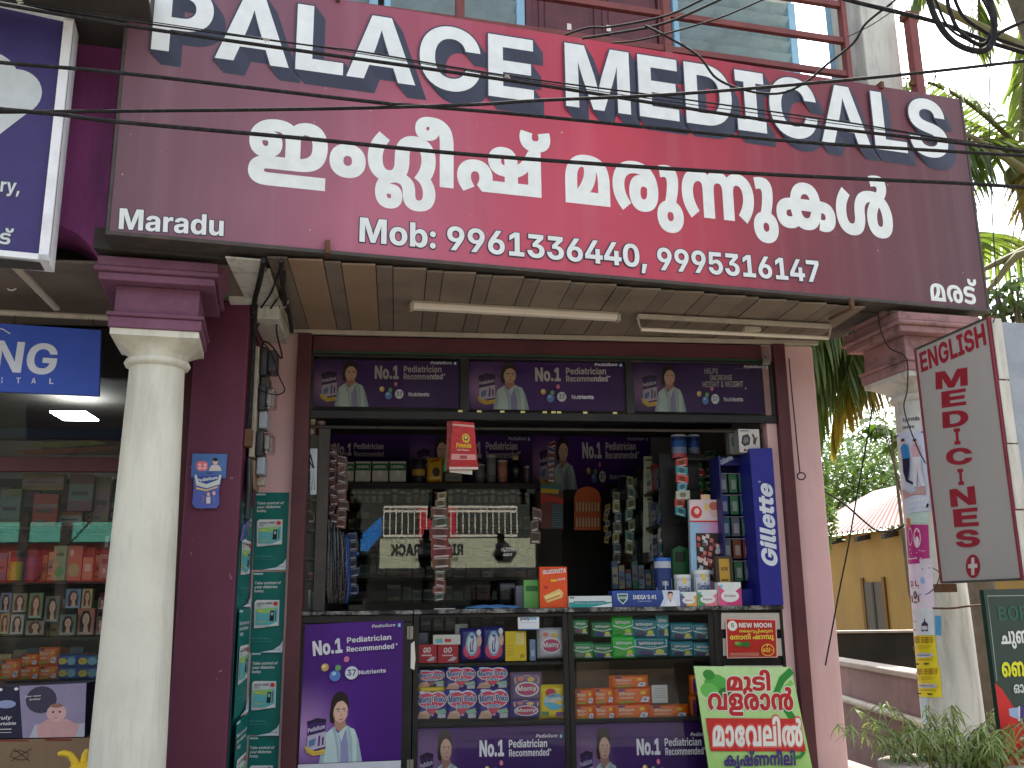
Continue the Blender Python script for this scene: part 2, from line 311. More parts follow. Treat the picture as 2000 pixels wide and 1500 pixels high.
# ------------------------------------------------------------------ lettering
GLYPHS = [
[35,642,4,4,333,0,121,364,113,0,-117,-364,4,9,90,19,57,569,0,-17,-57,4,77,0,121,364,115,0,-119,-364,4,49,216,21,58,569,0,-19,-58],
[38,666,1,65,281,-6,-76,0,-110,28,-58,46,1,28,0,22,32,32,60,28,45,14,141,48,18,5,22,12,12,14,1,7,0,12,-34,18,-31,0,-22,0,-30,-8,-18,-16,1,-10,0,-11,24,-23,40,-26,31,-16,347,-198,-159,0,-285,160,-32,18,-56,36,-34,38,1,24,0,26,48,42,90,24,59,0,60,0,84,-23,46,-39,1,-24,0,-16,-22,-30,-44,-26,-31,-11,-147,-54,-28,-10,-30,-21,1,-14,0,-14,26,-20,48,-11,29,0,40,0,76,18,60,33,38,44,1,28,127,0,0,-32,-28,-53,-52,-41,-35,-14,-37,-12,-40,-16,-102,-16],
[39,319,1,4,105,216,-15,148,143,0,-13,-148],
[44,269,1,4,31,-90,41,147,149,0,-85,-147],
[45,646,1,4,489,177,1,-60,-331,0,1,60],
[46,269,1,12,137,-4,-36,0,-52,24,1,18,0,18,52,24,37,0,36,0,48,-24,1,-18,0,-18,-48,-24],
[47,383,1,4,375,381,-233,-435,-131,0,237,435],
[48,646,2,16,325,-5,-94,0,-126,45,-64,83,1,59,0,58,64,84,126,45,95,0,92,0,124,-45,64,-84,1,-58,0,-59,-62,-83,-126,-45,16,325,58,44,0,58,28,30,55,1,41,0,40,-30,56,-58,28,-43,0,-44,0,-60,-28,-30,-56,1,-40,0,-41,30,-55,60,-28],
[49,646,2,4,89,0,1,62,491,0,1,-62,8,427,364,1,-364,-151,0,1,295,-1,0,-167,-57,1,70,169,56],
[50,646,1,32,67,0,1,56,263,118,32,14,46,26,26,25,1,15,0,17,-28,23,-52,14,-31,0,-36,0,-52,-15,-28,-27,1,-19,-143,0,0,37,64,55,118,30,79,0,76,0,118,-27,66,-50,1,-33,0,-22,-36,-41,-78,-45,-65,-30,-121,-57,1,-2,311,0,1,-62],
[51,646,1,35,317,-5,-82,0,-122,29,-70,52,-1,33,153,0,2,-16,34,-23,54,-13,35,0,36,0,56,13,30,26,1,17,0,16,-30,25,-64,16,-43,0,-85,0,1,48,167,81,1,2,-301,0,1,63,487,0,1,-58,-239,-112,1,17,84,5,122,-25,66,-50,1,-32,0,-34,-72,-51,-126,-29],
[52,646,2,8,29,68,1,60,287,236,151,0,-281,-232,1,-2,439,0,1,-62,6,381,0,1,86,5,28,1,113,141,0,1,-227],
[53,646,1,39,321,-5,-78,0,-118,28,-70,51,-1,32,149,0,2,-15,32,-23,54,-12,33,0,36,0,54,16,32,29,1,19,0,19,-32,30,-54,17,-37,0,-38,0,-60,-16,-15,-14,-139,9,33,199,453,0,1,-63,-321,0,-15,-89,3,0,24,14,76,16,47,0,50,0,84,-18,64,-32,34,-44,1,-26,0,-37,-68,-57,-122,-33],
[54,646,2,23,327,-5,-76,0,-122,30,-72,55,1,39,0,29,48,57,49,35,169,124,161,0,-229,-166,-37,0,8,8,42,17,58,11,41,0,68,0,104,-28,56,-52,1,-34,0,-38,-68,-56,-118,-31,16,325,55,36,0,52,17,32,28,1,18,0,18,-32,28,-52,17,-35,0,-36,0,-54,-17,-30,-28,1,-18,0,-18,30,-28,54,-17],
[55,646,1,8,117,0,305,298,1,2,-351,0,1,64,511,0,1,-64,-301,-300],
[57,646,2,23,321,369,76,0,120,-30,72,-56,1,-38,0,-29,-46,-58,-47,-34,-169,-124,-155,0,229,166,39,0,-10,-8,-40,-17,-60,-11,-37,0,-68,0,-102,28,-60,51,1,35,0,38,68,56,120,31,16,323,308,-34,0,-56,-16,-32,-28,1,-18,0,-18,32,-29,56,-16,35,0,34,0,56,16,30,29,1,18,0,18,-30,28,-56,16],
[58,269,2,12,137,-4,-36,0,-52,24,1,18,0,18,52,24,37,0,36,0,48,-24,1,-18,0,-18,-48,-24,12,137,172,-36,0,-52,24,1,18,0,18,52,24,37,0,36,0,48,-24,1,-18,0,-18,-48,-24],
[65,740,2,14,17,0,253,364,201,0,257,-364,-171,0,-111,172,-24,36,-44,80,-23,48,37,0,-24,-48,-40,-80,-21,-36,-111,-172,4,177,81,1,61,389,0,1,-61],
[66,657,3,20,61,0,1,364,293,0,80,0,108,-24,56,-42,1,-28,0,-20,-34,-33,-60,-21,-37,-4,1,-3,42,-1,74,-22,44,-38,1,-27,0,-29,-58,-46,-114,-26,-79,0,10,213,62,133,0,60,0,60,25,1,21,0,15,-28,23,-52,12,-37,0,-133,0,10,213,212,121,0,32,0,48,11,28,21,1,14,0,20,-56,24,-47,0,-123,0],
[67,736,1,38,381,-5,-96,0,-156,44,-88,84,1,59,0,59,88,83,156,45,97,0,64,0,108,-18,84,-34,54,-49,9,-30,-155,0,-6,14,-26,24,-42,16,-52,9,-31,0,-56,0,-86,-29,-46,-53,1,-37,0,-38,46,-54,86,-27,57,0,32,0,52,9,40,16,28,24,9,14,157,0,-8,-26,-50,-48,-82,-36,-112,-21],
[68,716,2,22,321,0,-191,0,1,66,185,0,68,0,96,25,46,51,1,40,0,40,-48,51,-94,25,-67,0,-185,0,1,66,195,0,112,0,158,-44,86,-82,1,-56,0,-56,-86,-82,-160,-44,4,217,364,1,-364,-155,0,1,364],
[69,609,1,12,61,0,1,364,505,0,1,-64,-347,0,1,-84,321,0,1,-64,-319,0,1,-88,349,0,1,-64],
[70,586,1,10,61,0,1,364,493,0,1,-64,-335,0,1,-96,307,0,1,-64,-305,0,1,-140],
[71,746,1,40,385,-5,-102,0,-154,45,-88,84,1,58,0,58,90,84,154,45,99,0,62,0,108,-18,84,-33,52,-46,9,-28,-155,0,-8,14,-26,20,-40,15,-50,8,-31,0,-56,0,-84,-28,-48,-53,1,-38,0,-38,46,-53,86,-28,61,0,50,0,74,19,40,34,1,22,35,-2,-189,0,1,58,309,0,1,-46,0,-47,-84,-69,-144,-37],
[72,738,1,12,61,0,1,364,157,0,1,-146,309,0,1,146,153,0,1,-364,-151,0,1,154,-307,0,1,-154],
[73,452,1,12,35,0,1,64,115,0,1,236,-113,0,1,64,385,0,1,-64,-113,0,1,-236,115,0,1,-64],
[75,712,3,10,175,78,1,78,22,19,46,33,50,34,33,18,177,104,187,0,-305,-178,-13,1,7,61,0,1,364,157,0,1,-98,-3,-94,5,-37,1,-135,4,513,0,-211,162,97,58,299,-220],
[76,563,1,6,61,0,1,364,157,0,1,-300,317,0,1,-64],
[77,922,1,46,61,0,1,364,235,0,115,-163,8,-12,18,-37,22,-42,16,-38,7,-14,-33,0,8,13,16,39,20,42,20,37,9,12,113,163,233,0,1,-364,-151,0,1,169,0,12,0,35,4,42,2,42,1,18,15,0,-12,-20,-22,-44,-22,-40,-22,-34,-5,-11,-119,-169,-127,0,-119,169,-6,11,-22,34,-22,40,-24,44,-9,20,17,0,0,-18,0,-42,4,-41,0,-36,1,-12,1,-169],
[78,751,1,28,61,0,1,364,169,0,227,-181,16,-13,34,-32,40,-38,17,-22,-15,-7,-2,19,-6,46,-2,42,1,14,1,172,157,0,1,-364,-167,0,-205,164,-20,16,-40,36,-44,43,-27,27,23,4,2,-27,6,-49,2,-38,1,-12,1,-164],
[79,763,2,16,383,-5,-98,0,-154,44,-90,84,1,59,0,59,90,83,154,45,99,0,98,0,152,-45,92,-83,1,-59,0,-59,-92,-84,-152,-44,16,383,63,54,0,84,27,48,54,1,38,0,38,-48,54,-84,27,-53,0,-56,0,-82,-27,-48,-54,1,-38,0,-38,48,-54,82,-27],
[80,644,1,24,61,0,1,364,289,0,82,0,118,-31,64,-55,1,-36,0,-37,-64,-55,-120,-30,-83,0,-187,0,1,62,169,0,44,0,56,16,32,26,1,18,0,18,-32,26,-56,14,-43,0,-107,0,1,-300],
[82,656,2,24,61,0,1,364,289,0,84,0,116,-30,64,-53,1,-37,0,-36,-64,-52,-120,-28,-83,0,-191,0,1,62,175,0,42,0,60,12,28,25,1,17,0,18,-30,25,-58,13,-41,0,-109,0,1,-300,4,469,0,-175,166,167,0,179,-166],
[83,656,1,51,333,-6,-88,0,-132,28,-72,54,-1,40,151,0,0,-18,38,-26,64,-13,43,0,40,0,58,11,34,20,1,14,0,12,-28,16,-56,12,-43,5,-75,9,-100,12,-104,49,1,39,0,34,72,50,124,27,81,0,84,0,120,-28,68,-51,1,-34,-145,0,-4,24,-66,25,-55,0,-36,0,-56,-11,-28,-19,1,-12,0,-12,30,-17,54,-12,37,-4,65,-7,52,-5,82,-18,58,-26,30,-34,1,-22,0,-34,-68,-50,-128,-28],
[84,659,1,8,33,300,1,64,597,0,1,-64,-219,0,1,-300,-155,0,1,300],
[85,722,1,22,361,-6,-90,0,-134,34,-76,60,1,40,1,236,153,0,1,-230,0,-21,38,-33,66,-18,45,0,46,0,66,18,36,33,1,21,1,230,155,0,1,-236,0,-40,-74,-60,-136,-34],
[86,737,1,14,273,0,-255,364,173,0,113,-173,24,-35,44,-80,25,-46,-35,0,22,46,42,80,21,35,113,173,169,0,-247,-364],
[87,1028,1,38,213,0,-195,364,169,0,85,-176,8,-23,20,-50,16,-51,9,-23,-27,0,8,23,18,51,18,50,13,23,89,176,157,0,89,-176,12,-23,18,-50,18,-51,9,-23,-27,0,8,23,16,51,20,50,9,23,85,176,169,0,-195,-364,-175,0,-95,187,-14,28,-22,67,-13,37,41,0,-16,-36,-18,-67,-15,-29,-95,-187],
[97,573,2,40,213,-5,-52,0,-82,18,-46,35,1,27,0,23,32,30,58,18,74,10,41,2,48,2,56,4,26,9,1,9,1,1,0,11,-20,14,-36,9,-25,0,-28,0,-40,-9,-24,-14,-3,-8,-139,6,10,26,62,35,100,19,65,0,48,0,84,-11,64,-23,36,-34,1,-23,1,-181,-143,0,1,38,-3,0,-14,-14,-42,-18,-60,-11,18,257,47,32,0,52,13,28,22,1,14,1,28,-8,-2,-24,-4,-28,-2,-32,-3,-11,-1,-28,-2,-38,-8,-22,-14,1,-10,0,-10,20,-14,36,-7],
[98,621,2,23,365,-5,-40,0,-60,13,-42,22,-11,12,-3,0,1,-42,-149,0,1,364,153,0,1,-138,5,0,12,12,40,20,60,14,41,0,64,0,100,-32,58,-62,1,-44,0,-44,-58,-62,-100,-33,16,321,56,36,0,50,19,26,35,1,24,0,24,-26,34,-50,20,-35,0,-36,0,-52,-20,-28,-34,1,-24,0,-24,28,-35,52,-19],
[99,579,1,38,301,-6,-80,0,-120,36,-64,62,1,41,0,41,64,63,120,35,81,0,52,0,84,-14,64,-24,40,-36,5,-22,-139,-8,-4,10,-16,16,-28,12,-32,7,-19,0,-38,0,-52,-20,-26,-35,1,-24,0,-24,26,-36,52,-20,39,0,20,0,32,6,28,12,16,18,5,10,143,-8,-6,-22,-40,-36,-64,-26,-84,-14],
[100,621,2,23,257,-5,-64,0,-100,33,-56,62,1,44,0,44,58,62,102,32,61,0,42,0,60,-14,40,-20,13,-12,3,0,1,138,153,0,1,-364,-147,0,1,42,-3,0,-12,-12,-42,-22,-60,-13,16,303,56,36,0,52,19,28,35,1,24,0,24,-28,34,-52,20,-35,0,-36,0,-50,-20,-28,-34,1,-24,0,-24,28,-35,50,-19],
[101,586,1,40,303,-6,-82,0,-120,35,-64,62,1,42,0,41,64,63,116,35,81,0,56,0,92,-18,70,-35,38,-51,1,-32,1,-21,-459,0,1,47,389,0,-69,-12,0,20,-26,30,-50,16,-35,0,-38,0,-50,-16,-26,-30,1,-18,1,-33,0,-22,28,-31,56,-16,37,0,28,0,40,8,30,14,7,10,137,-8,-12,-24,-64,-36,-102,-20],
[102,392,2,4,365,268,1,-58,-355,0,1,58,17,105,0,1,292,0,28,44,36,80,19,53,0,32,0,56,-3,13,-2,-17,-57,-10,1,-26,2,-13,0,-32,0,-26,-15,1,-15,1,-286],
[103,622,2,38,303,-107,-70,0,-104,19,-60,32,-11,22,137,12,4,-8,28,-14,46,-8,33,0,54,0,60,26,1,26,1,47,-7,0,-12,-13,-40,-20,-60,-12,-39,0,-62,0,-102,31,-56,59,1,43,0,44,60,61,100,32,61,0,42,0,62,-14,40,-21,13,-12,5,0,1,43,149,0,1,-262,0,-38,-66,-50,-118,-25,16,303,60,38,0,50,18,28,34,1,24,0,23,-28,34,-50,19,-37,0,-36,0,-50,-19,-28,-35,1,-22,0,-24,28,-34,50,-18],
[104,613,1,23,209,152,1,-152,-151,0,1,364,151,0,1,-164,-17,0,24,34,88,38,71,0,56,0,84,-24,46,-46,1,-32,1,-170,-151,0,1,156,0,25,-48,27,-45,0,-30,0,-46,-12,-26,-25],
[105,265,2,4,57,0,1,268,153,0,1,-268,12,133,302,-34,0,-48,22,1,16,0,16,48,22,35,0,36,0,48,-22,1,-16,0,-16,-48,-22],
[106,266,2,13,59,268,151,0,1,-284,0,-30,-46,-38,-90,-18,-59,0,-39,0,1,59,25,0,32,0,30,15,1,16,12,133,302,-34,0,-48,22,1,16,0,16,48,22,35,0,36,0,48,-22,1,-16,0,-16,-48,-22],
[107,573,3,7,195,76,1,90,21,0,175,102,177,0,-235,-135,-35,0,4,57,0,1,364,153,0,1,-364,4,397,0,-159,116,101,53,237,-169],
[108,300,1,16,225,-1,-86,0,-82,35,1,38,1,292,153,0,1,-284,0,-12,20,-11,21,0,10,0,12,1,7,0,17,-55,-12,-1,-36,-3],
[109,906,1,42,57,0,1,268,145,0,5,-65,-9,0,12,24,50,31,66,14,39,0,58,0,78,-36,15,-36,-17,0,12,24,54,32,74,16,45,0,48,0,80,-22,44,-40,1,-30,1,-180,-149,0,1,165,0,23,-50,22,-35,0,-26,0,-38,-12,-22,-21,1,-14,1,-163,-145,0,1,166,0,20,-46,24,-37,0,-24,0,-40,-12,-24,-22,1,-16,1,-160],
[110,613,1,23,209,152,1,-152,-151,0,1,268,145,0,5,-68,-15,0,24,34,88,38,71,0,56,0,84,-24,46,-46,1,-32,1,-170,-151,0,1,156,0,25,-48,27,-45,0,-30,0,-46,-12,-26,-25],
[111,604,2,16,303,-6,-82,0,-120,35,-64,63,1,41,0,42,64,63,120,34,83,0,82,0,120,-34,64,-63,1,-42,0,-41,-64,-63,-120,-35,16,303,54,38,0,50,20,26,36,1,24,0,23,-26,35,-50,20,-37,0,-36,0,-52,-19,-26,-36,1,-23,0,-24,26,-36,52,-20],
[112,621,2,23,57,-102,1,370,151,0,1,-42,7,0,12,12,40,20,60,14,41,0,64,0,100,-32,58,-62,1,-44,0,-44,-58,-62,-100,-33,-63,0,-40,0,-60,13,-40,22,-11,12,-3,0,1,-144,16,321,56,36,0,50,19,26,35,1,24,0,24,-26,34,-50,20,-35,0,-36,0,-52,-20,-28,-34,1,-24,0,-24,28,-35,52,-19],
[114,399,1,20,57,0,1,268,149,0,1,-47,5,0,14,25,66,25,49,0,12,0,24,-1,13,-1,1,-66,-12,1,-36,2,-15,0,-32,0,-52,-14,-28,-26,1,-17,1,-149],
[115,550,1,44,277,-6,-68,0,-104,20,-64,37,-7,27,145,7,8,-17,52,-20,43,0,40,0,46,16,1,12,0,10,-34,12,-33,4,-91,9,-80,8,-76,39,1,30,0,26,56,38,100,20,71,0,66,0,98,-19,58,-35,9,-24,-135,-8,-4,14,-48,18,-37,0,-36,0,-46,-14,1,-12,0,-10,32,-13,37,-3,99,-10,78,-8,78,-36,1,-29,0,-27,-62,-40,-108,-22],
[116,371,2,4,343,268,1,-58,-333,0,1,58,16,89,334,153,0,1,-253,0,-13,20,-12,29,0,10,0,32,2,9,1,15,-57,-20,-2,-50,-2,-21,0,-86,0,-86,38,1,36],
[117,613,1,23,245,-4,-56,0,-84,24,-48,46,1,32,1,170,153,0,1,-156,0,-25,50,-28,47,0,28,0,48,13,24,25,1,19,1,152,153,0,1,-268,-143,0,-1,68,15,0,-24,-34,-88,-38],
[118,588,1,14,209,0,-195,268,159,0,89,-136,16,-25,26,-51,13,-28,-31,0,12,28,24,51,17,25,89,136,157,0,-195,-268],
[119,843,1,36,173,0,-159,268,157,0,47,-96,14,-28,26,-62,13,-35,-17,0,14,35,30,62,13,28,49,96,139,0,47,-96,16,-28,28,-62,13,-35,-15,0,12,35,26,62,15,28,45,96,161,0,-159,-268,-153,0,-59,103,-10,15,-16,36,-16,37,-7,17,29,0,-10,-17,-16,-37,-18,-36,-7,-15,-59,-103],
[120,568,1,28,17,0,209,162,1,-50,-197,156,163,0,49,-40,20,-20,38,-38,19,-18,-51,0,20,18,36,38,23,20,49,40,161,0,-201,-156,1,50,211,-162,-161,0,-55,46,-22,20,-38,38,-19,18,53,0,-18,-18,-36,-38,-21,-20,-55,-46],
[121,589,1,27,61,-98,25,57,33,-1,28,-4,36,5,24,13,5,12,7,16,-201,268,159,0,89,-136,16,-25,22,-51,15,-28,-37,0,14,28,26,52,19,24,91,136,159,0,-229,-302,-16,-22,-50,-31,-74,-17,-49,0,-28,0,-50,4],
[3330,516,2,16,259,-6,-72,0,-102,24,-56,44,1,29,0,29,56,44,104,24,69,0,72,0,104,-24,56,-43,1,-30,0,-29,-56,-44,-104,-24,12,257,132,-32,0,-44,-20,1,-22,0,-19,44,-21,35,0,34,0,44,20,1,21,0,21,-44,20],
[3335,1081,1,121,369,288,68,0,96,-12,66,-21,27,-13,-47,4,38,22,106,20,65,0,68,0,98,-21,62,-37,32,-48,1,-26,0,-44,-48,-60,-47,-19,-30,-11,-76,-15,-106,-7,-75,0,-347,0,-40,0,-34,-2,-9,-2,-12,-3,-8,-8,1,-5,0,-6,8,-8,9,-2,10,-4,36,-3,43,0,713,0,1,-59,-727,0,-64,0,-88,8,-31,9,-34,9,-38,32,1,20,0,21,32,31,33,10,20,7,52,9,70,4,49,0,327,0,64,0,80,6,52,12,17,8,28,12,16,34,1,21,0,21,-22,36,-50,22,-39,0,-18,0,-34,-6,-9,-8,-14,-6,-10,-25,1,-24,1,-85,-161,0,1,68,0,30,-24,34,-21,8,-18,8,-54,8,-41,0,-28,0,-54,-4,-46,-8,-36,-14,-11,-10,-4,-4,-2,-10,-1,-4,0,-4,-4,-11,1,-7,0,-18,36,-22,29,0,28,0,28,16,1,12,0,8,-12,12,-26,7,-17,0,-28,0,-46,-9,-25,-6,-67,13,18,10,66,21,76,16,41,0,60,0,76,-20,36,-32,1,-20,0,-21,-38,-35,-90,-22,-71,0,-60,0,-90,23,-50,43,1,32,0,34,76,56,148,34],
[3347,1444,2,84,505,288,116,0,136,-22,56,-38,1,-22,0,-14,-16,-24,-40,-20,-35,-8,1,2,54,-9,50,-36,1,-24,0,-37,-108,-42,-103,0,-38,0,-54,4,-23,2,21,56,14,-2,34,-2,21,0,40,0,36,12,1,16,0,7,-12,11,-11,4,-14,5,-42,4,-37,0,-13,0,1,57,13,0,40,0,38,4,15,6,8,4,8,8,1,7,0,17,-76,16,-79,0,-56,0,-108,-12,-88,-24,-54,-40,1,-28,1,-8,0,-26,22,-31,36,-13,25,0,18,0,26,8,14,17,1,12,0,17,-34,20,-31,0,-36,0,-60,-20,-35,-21,-17,55,34,15,94,25,63,0,62,0,82,-22,42,-39,1,-27,0,-29,-50,-43,-94,-22,-69,0,-64,0,-108,26,-64,56,1,44,0,42,68,62,128,43,170,21,38,1407,142,0,-29,-26,-53,-60,-42,-108,-24,-79,0,-72,0,-92,18,-60,28,-32,35,-7,17,171,14,8,-14,20,-24,38,-16,31,0,38,0,44,22,20,40,1,27,0,27,-20,40,-44,23,-35,0,-28,0,-38,-15,-22,-25,-7,-15,-167,15,12,17,36,35,60,29,96,16,67,0,78,0,100,-24,60,-40,26,-53],
[3349,1178,3,55,241,-6,-102,0,-110,46,1,42,0,26,46,35,39,11,28,8,68,10,92,4,71,0,459,0,92,0,112,-9,45,-13,32,-11,42,-35,1,-26,0,-44,-118,-44,-91,0,-24,0,-46,3,-21,3,27,55,10,-1,28,-2,13,0,32,0,32,16,1,14,0,10,-16,14,-13,4,-18,6,-56,2,-51,0,-505,0,-46,0,-50,-4,-17,-6,-12,-4,-16,-12,1,-9,0,-11,18,-14,36,-6,27,0,28,0,56,9,31,12,67,-51,-32,-10,-62,-13,-66,-5,17,593,288,102,0,124,-36,58,-66,1,-44,0,-48,-66,-66,-126,-34,-91,0,-72,0,-108,21,-35,21,-32,20,-36,54,1,32,0,69,146,77,15,593,231,-62,0,-60,-47,1,-43,0,-27,26,-41,56,-21,41,0,40,0,54,20,26,41,1,29,0,29,-26,39,-54,21],
[3354,1033,1,37,973,282,1,-282,-951,0,1,58,465,0,-81,-11,26,8,32,26,1,18,0,17,-32,23,-35,0,-36,0,-36,-22,1,-19,0,-4,0,-7,3,-3,-161,-7,0,6,-4,17,1,4,0,44,120,48,117,0,68,0,88,-16,52,-26,20,-32,1,-14,0,-12,-12,-22,-22,-18,-13,-10,-27,12,265,0,1,224],
[3359,630,1,57,305,288,100,0,156,-20,49,-14,-63,-52,-56,14,-104,14,-69,0,-42,0,-52,-8,-24,-13,1,-9,0,-6,10,-9,7,-3,16,-6,48,-4,41,0,25,0,88,0,100,-14,31,-16,22,-10,20,-29,1,-19,0,-26,-60,-41,-124,-23,-95,0,-92,0,-152,18,-61,17,65,53,40,-10,70,-13,76,-6,45,0,44,0,56,8,24,15,1,10,0,6,-8,10,-9,2,-12,6,-42,4,-43,0,-19,0,-80,0,-112,13,-33,17,-20,9,-22,27,1,19,0,25,60,41,122,23],
[3363,1518,1,100,411,288,90,0,128,-24,53,-26,-43,11,36,19,96,20,63,0,62,0,88,-18,39,-22,-13,2,44,20,92,18,65,0,88,0,124,-36,66,-62,1,-40,0,-32,-34,-54,-60,-47,-45,-23,-121,39,36,21,40,36,18,36,1,20,0,30,-34,36,-60,18,-31,0,-20,0,-36,-8,-11,-6,-14,-9,-10,-25,1,-25,1,-157,-163,0,1,156,0,24,-14,28,-15,9,-10,7,-36,6,-25,0,-22,0,-36,-8,-11,-6,-16,-9,-14,-29,1,-26,1,-152,-165,0,1,135,0,36,-22,34,-21,9,-20,8,-52,8,-41,0,-62,0,-100,-24,-58,-49,1,-36,1,-2,0,-27,22,-31,36,-13,25,0,18,0,26,8,14,16,1,13,0,17,-34,20,-31,0,-36,0,-60,-20,-35,-21,-17,55,34,15,96,25,65,0,60,0,80,-22,42,-40,1,-26,0,-29,-50,-43,-94,-22,-69,0,-64,0,-108,26,-64,56,1,46,0,54,98,74,170,38],
[3368,1017,1,57,321,288,48,0,64,-8,56,-16,29,-12,-15,-1,42,19,94,18,67,0,88,0,126,-36,64,-62,1,-40,0,-32,-32,-53,-62,-47,-45,-24,-119,39,32,21,42,36,18,36,1,20,0,30,-36,37,-58,17,-33,0,-26,0,-34,-8,-7,-6,-14,-8,-10,-26,1,-20,1,-162,-167,0,1,161,0,21,-8,26,-13,8,-10,6,-32,8,-27,0,-32,0,-58,-16,-38,-36,1,-30,0,-20,20,-37,40,-37,33,-21,-119,-39,-46,24,-62,46,-32,53,1,31,0,40,66,64,126,36],
[3372,1477,2,53,411,288,90,0,128,-24,53,-26,29,-37,23,-61,1,-140,-165,0,1,136,0,35,-22,34,-21,9,-20,8,-52,8,-41,0,-62,0,-100,-24,-58,-49,1,-36,1,-2,0,-27,22,-31,36,-13,25,0,18,0,26,8,14,16,1,13,0,17,-34,20,-31,0,-36,0,-60,-20,-35,-21,-17,55,34,15,96,25,65,0,60,0,80,-22,42,-39,1,-27,0,-29,-50,-43,-94,-22,-69,0,-64,0,-108,26,-64,56,1,46,0,54,98,74,170,38,37,1419,282,1,-282,-509,0,-45,32,32,22,38,37,18,35,1,20,0,30,-34,37,-60,17,-33,0,-26,0,-32,-8,-9,-6,-14,-8,-10,-26,1,-20,1,-160,-155,0,1,116,51,94,13,38,40,20,96,18,69,0,88,0,124,-36,66,-63,1,-39,0,-20,-14,-36,-28,-32,-21,-14,-37,10,237,0,1,224],
[3374,832,3,17,405,288,92,0,140,-18,47,-18,34,-14,40,-33,24,-47,1,-33,1,-125,-725,0,1,125,0,32,22,47,44,35,33,13,44,18,124,18,16,329,230,-28,0,-40,-14,-11,-12,-16,-11,-12,-35,1,-28,1,-96,-47,0,58,26,94,52,56,54,1,29,0,9,-8,16,-24,10,18,545,184,0,-24,-36,-44,-64,-42,-39,-21,-21,2,22,2,52,1,19,0,141,0,1,66,0,32,-22,42,-48,27,-41,9,3,4,16,-10,24,-26],
[3376,838,1,64,405,288,104,0,148,-26,100,-48,48,-61,1,-35,0,-41,-60,-55,-112,-28,-79,0,-80,0,-102,30,-46,50,1,29,0,46,104,56,101,0,60,0,92,-30,56,-47,3,-26,-61,0,-8,13,-28,22,-44,15,-27,0,-44,0,-40,-26,1,-24,0,-16,16,-22,34,-12,25,0,26,0,38,14,20,30,1,24,0,8,-2,17,-3,8,0,3,0,6,1,2,-8,18,-52,30,-92,18,-63,0,-72,0,-96,-22,-48,-40,1,-28,0,-21,24,-36,44,-33,33,-17,-117,-39,-42,19,-68,43,-40,52,1,33,0,28,40,53,88,42,140,24],
[3377,760,1,36,381,288,96,0,130,-24,82,-43,36,-53,1,-27,0,-33,-40,-52,-68,-43,-43,-19,-115,39,28,17,44,31,24,37,1,22,0,28,-42,40,-78,22,-51,0,-50,0,-78,-22,-44,-40,1,-28,0,-21,20,-36,44,-33,33,-17,-117,-39,-42,19,-68,43,-40,52,1,33,0,27,38,52,82,42,132,26],
[3378,956,2,21,897,282,1,-282,-839,0,1,150,0,41,40,48,37,17,36,16,102,16,67,0,70,0,102,-16,35,-17,38,-19,36,-48,1,-38,1,-44,-395,0,1,-48,513,0,1,224,9,337,231,-62,0,-54,-37,1,-29,1,-2,233,0,1,2,0,30,-58,36],
[3379,799,2,67,417,232,-48,0,-80,-5,-60,-11,-40,-16,-9,-10,-4,-3,0,-5,-1,-4,0,-4,-4,-10,1,-8,0,-18,36,-22,29,0,28,0,28,16,1,12,0,8,-12,12,-26,7,-17,0,-28,0,-44,-8,-27,-7,-65,13,18,10,64,21,80,15,41,0,58,0,74,-19,36,-32,1,-20,0,-22,-38,-35,-88,-21,-73,0,-60,0,-88,23,-52,43,1,31,0,25,44,44,94,36,150,20,107,0,114,0,142,-19,70,-37,1,-28,0,-21,-50,-32,-96,-19,-69,-5,-43,31,1,12,9,0,24,0,32,3,13,4,10,3,10,10,1,6,0,12,-32,15,-78,9,55,769,80,0,-20,-28,-28,-23,-10,-20,-8,-54,-10,-78,-4,-59,0,-191,0,-40,0,-34,-2,-9,-2,-12,-3,-8,-8,1,-5,0,-6,8,-8,9,-2,10,-4,36,-3,43,0,439,0,1,-59,-453,0,-64,0,-88,8,-31,9,-34,9,-38,32,1,20,0,21,32,31,33,10,20,7,52,9,68,4,51,0,195,0,40,0,42,3,13,5,10,2,10,11,1,7,0,7,-12,11,-11,4,-10,3,-32,3,-27,0,-11,0,1,52,117,-10,84,-12,72,-38],
[3381,1077,1,42,381,288,94,0,130,-24,80,-42,36,-52,1,-26,0,-30,-32,-44,-56,-36,-37,-20,39,44,221,0,1,224,165,0,1,-282,-497,0,-53,38,26,14,40,30,22,36,1,22,0,28,-42,40,-78,22,-51,0,-50,0,-78,-22,-44,-40,1,-28,0,-21,20,-37,44,-32,33,-17,-117,-39,-42,19,-68,43,-40,52,1,33,0,27,38,52,82,42,132,26],
[3383,1312,3,33,275,184,86,0,106,-30,50,-44,1,-24,0,-14,-14,-26,-9,-10,-3,22,273,0,33,-58,-409,0,-57,32,12,8,20,24,1,17,0,19,-38,26,-41,0,-28,0,-38,-12,-18,-20,1,-14,0,-18,26,-27,19,-13,-127,-28,-38,20,-42,44,1,27,0,30,64,45,108,24,23,735,0,1,193,0,12,-6,14,-3,4,-4,4,-16,5,-11,0,-22,0,-26,-14,1,-14,0,-9,14,-16,44,-11,43,0,61,0,58,0,90,22,66,34,50,40,23,18,163,0,1,-282,27,693,288,44,0,72,-10,27,-10,30,-12,32,-39,1,-32,1,-127,195,0,1,82,0,11,2,21,4,19,3,5,3,-7,-32,-27,-92,-34,-100,-16,-47,0,-73,0,-100,0,-116,26,-50,43,1,25,0,22,48,37,88,23],
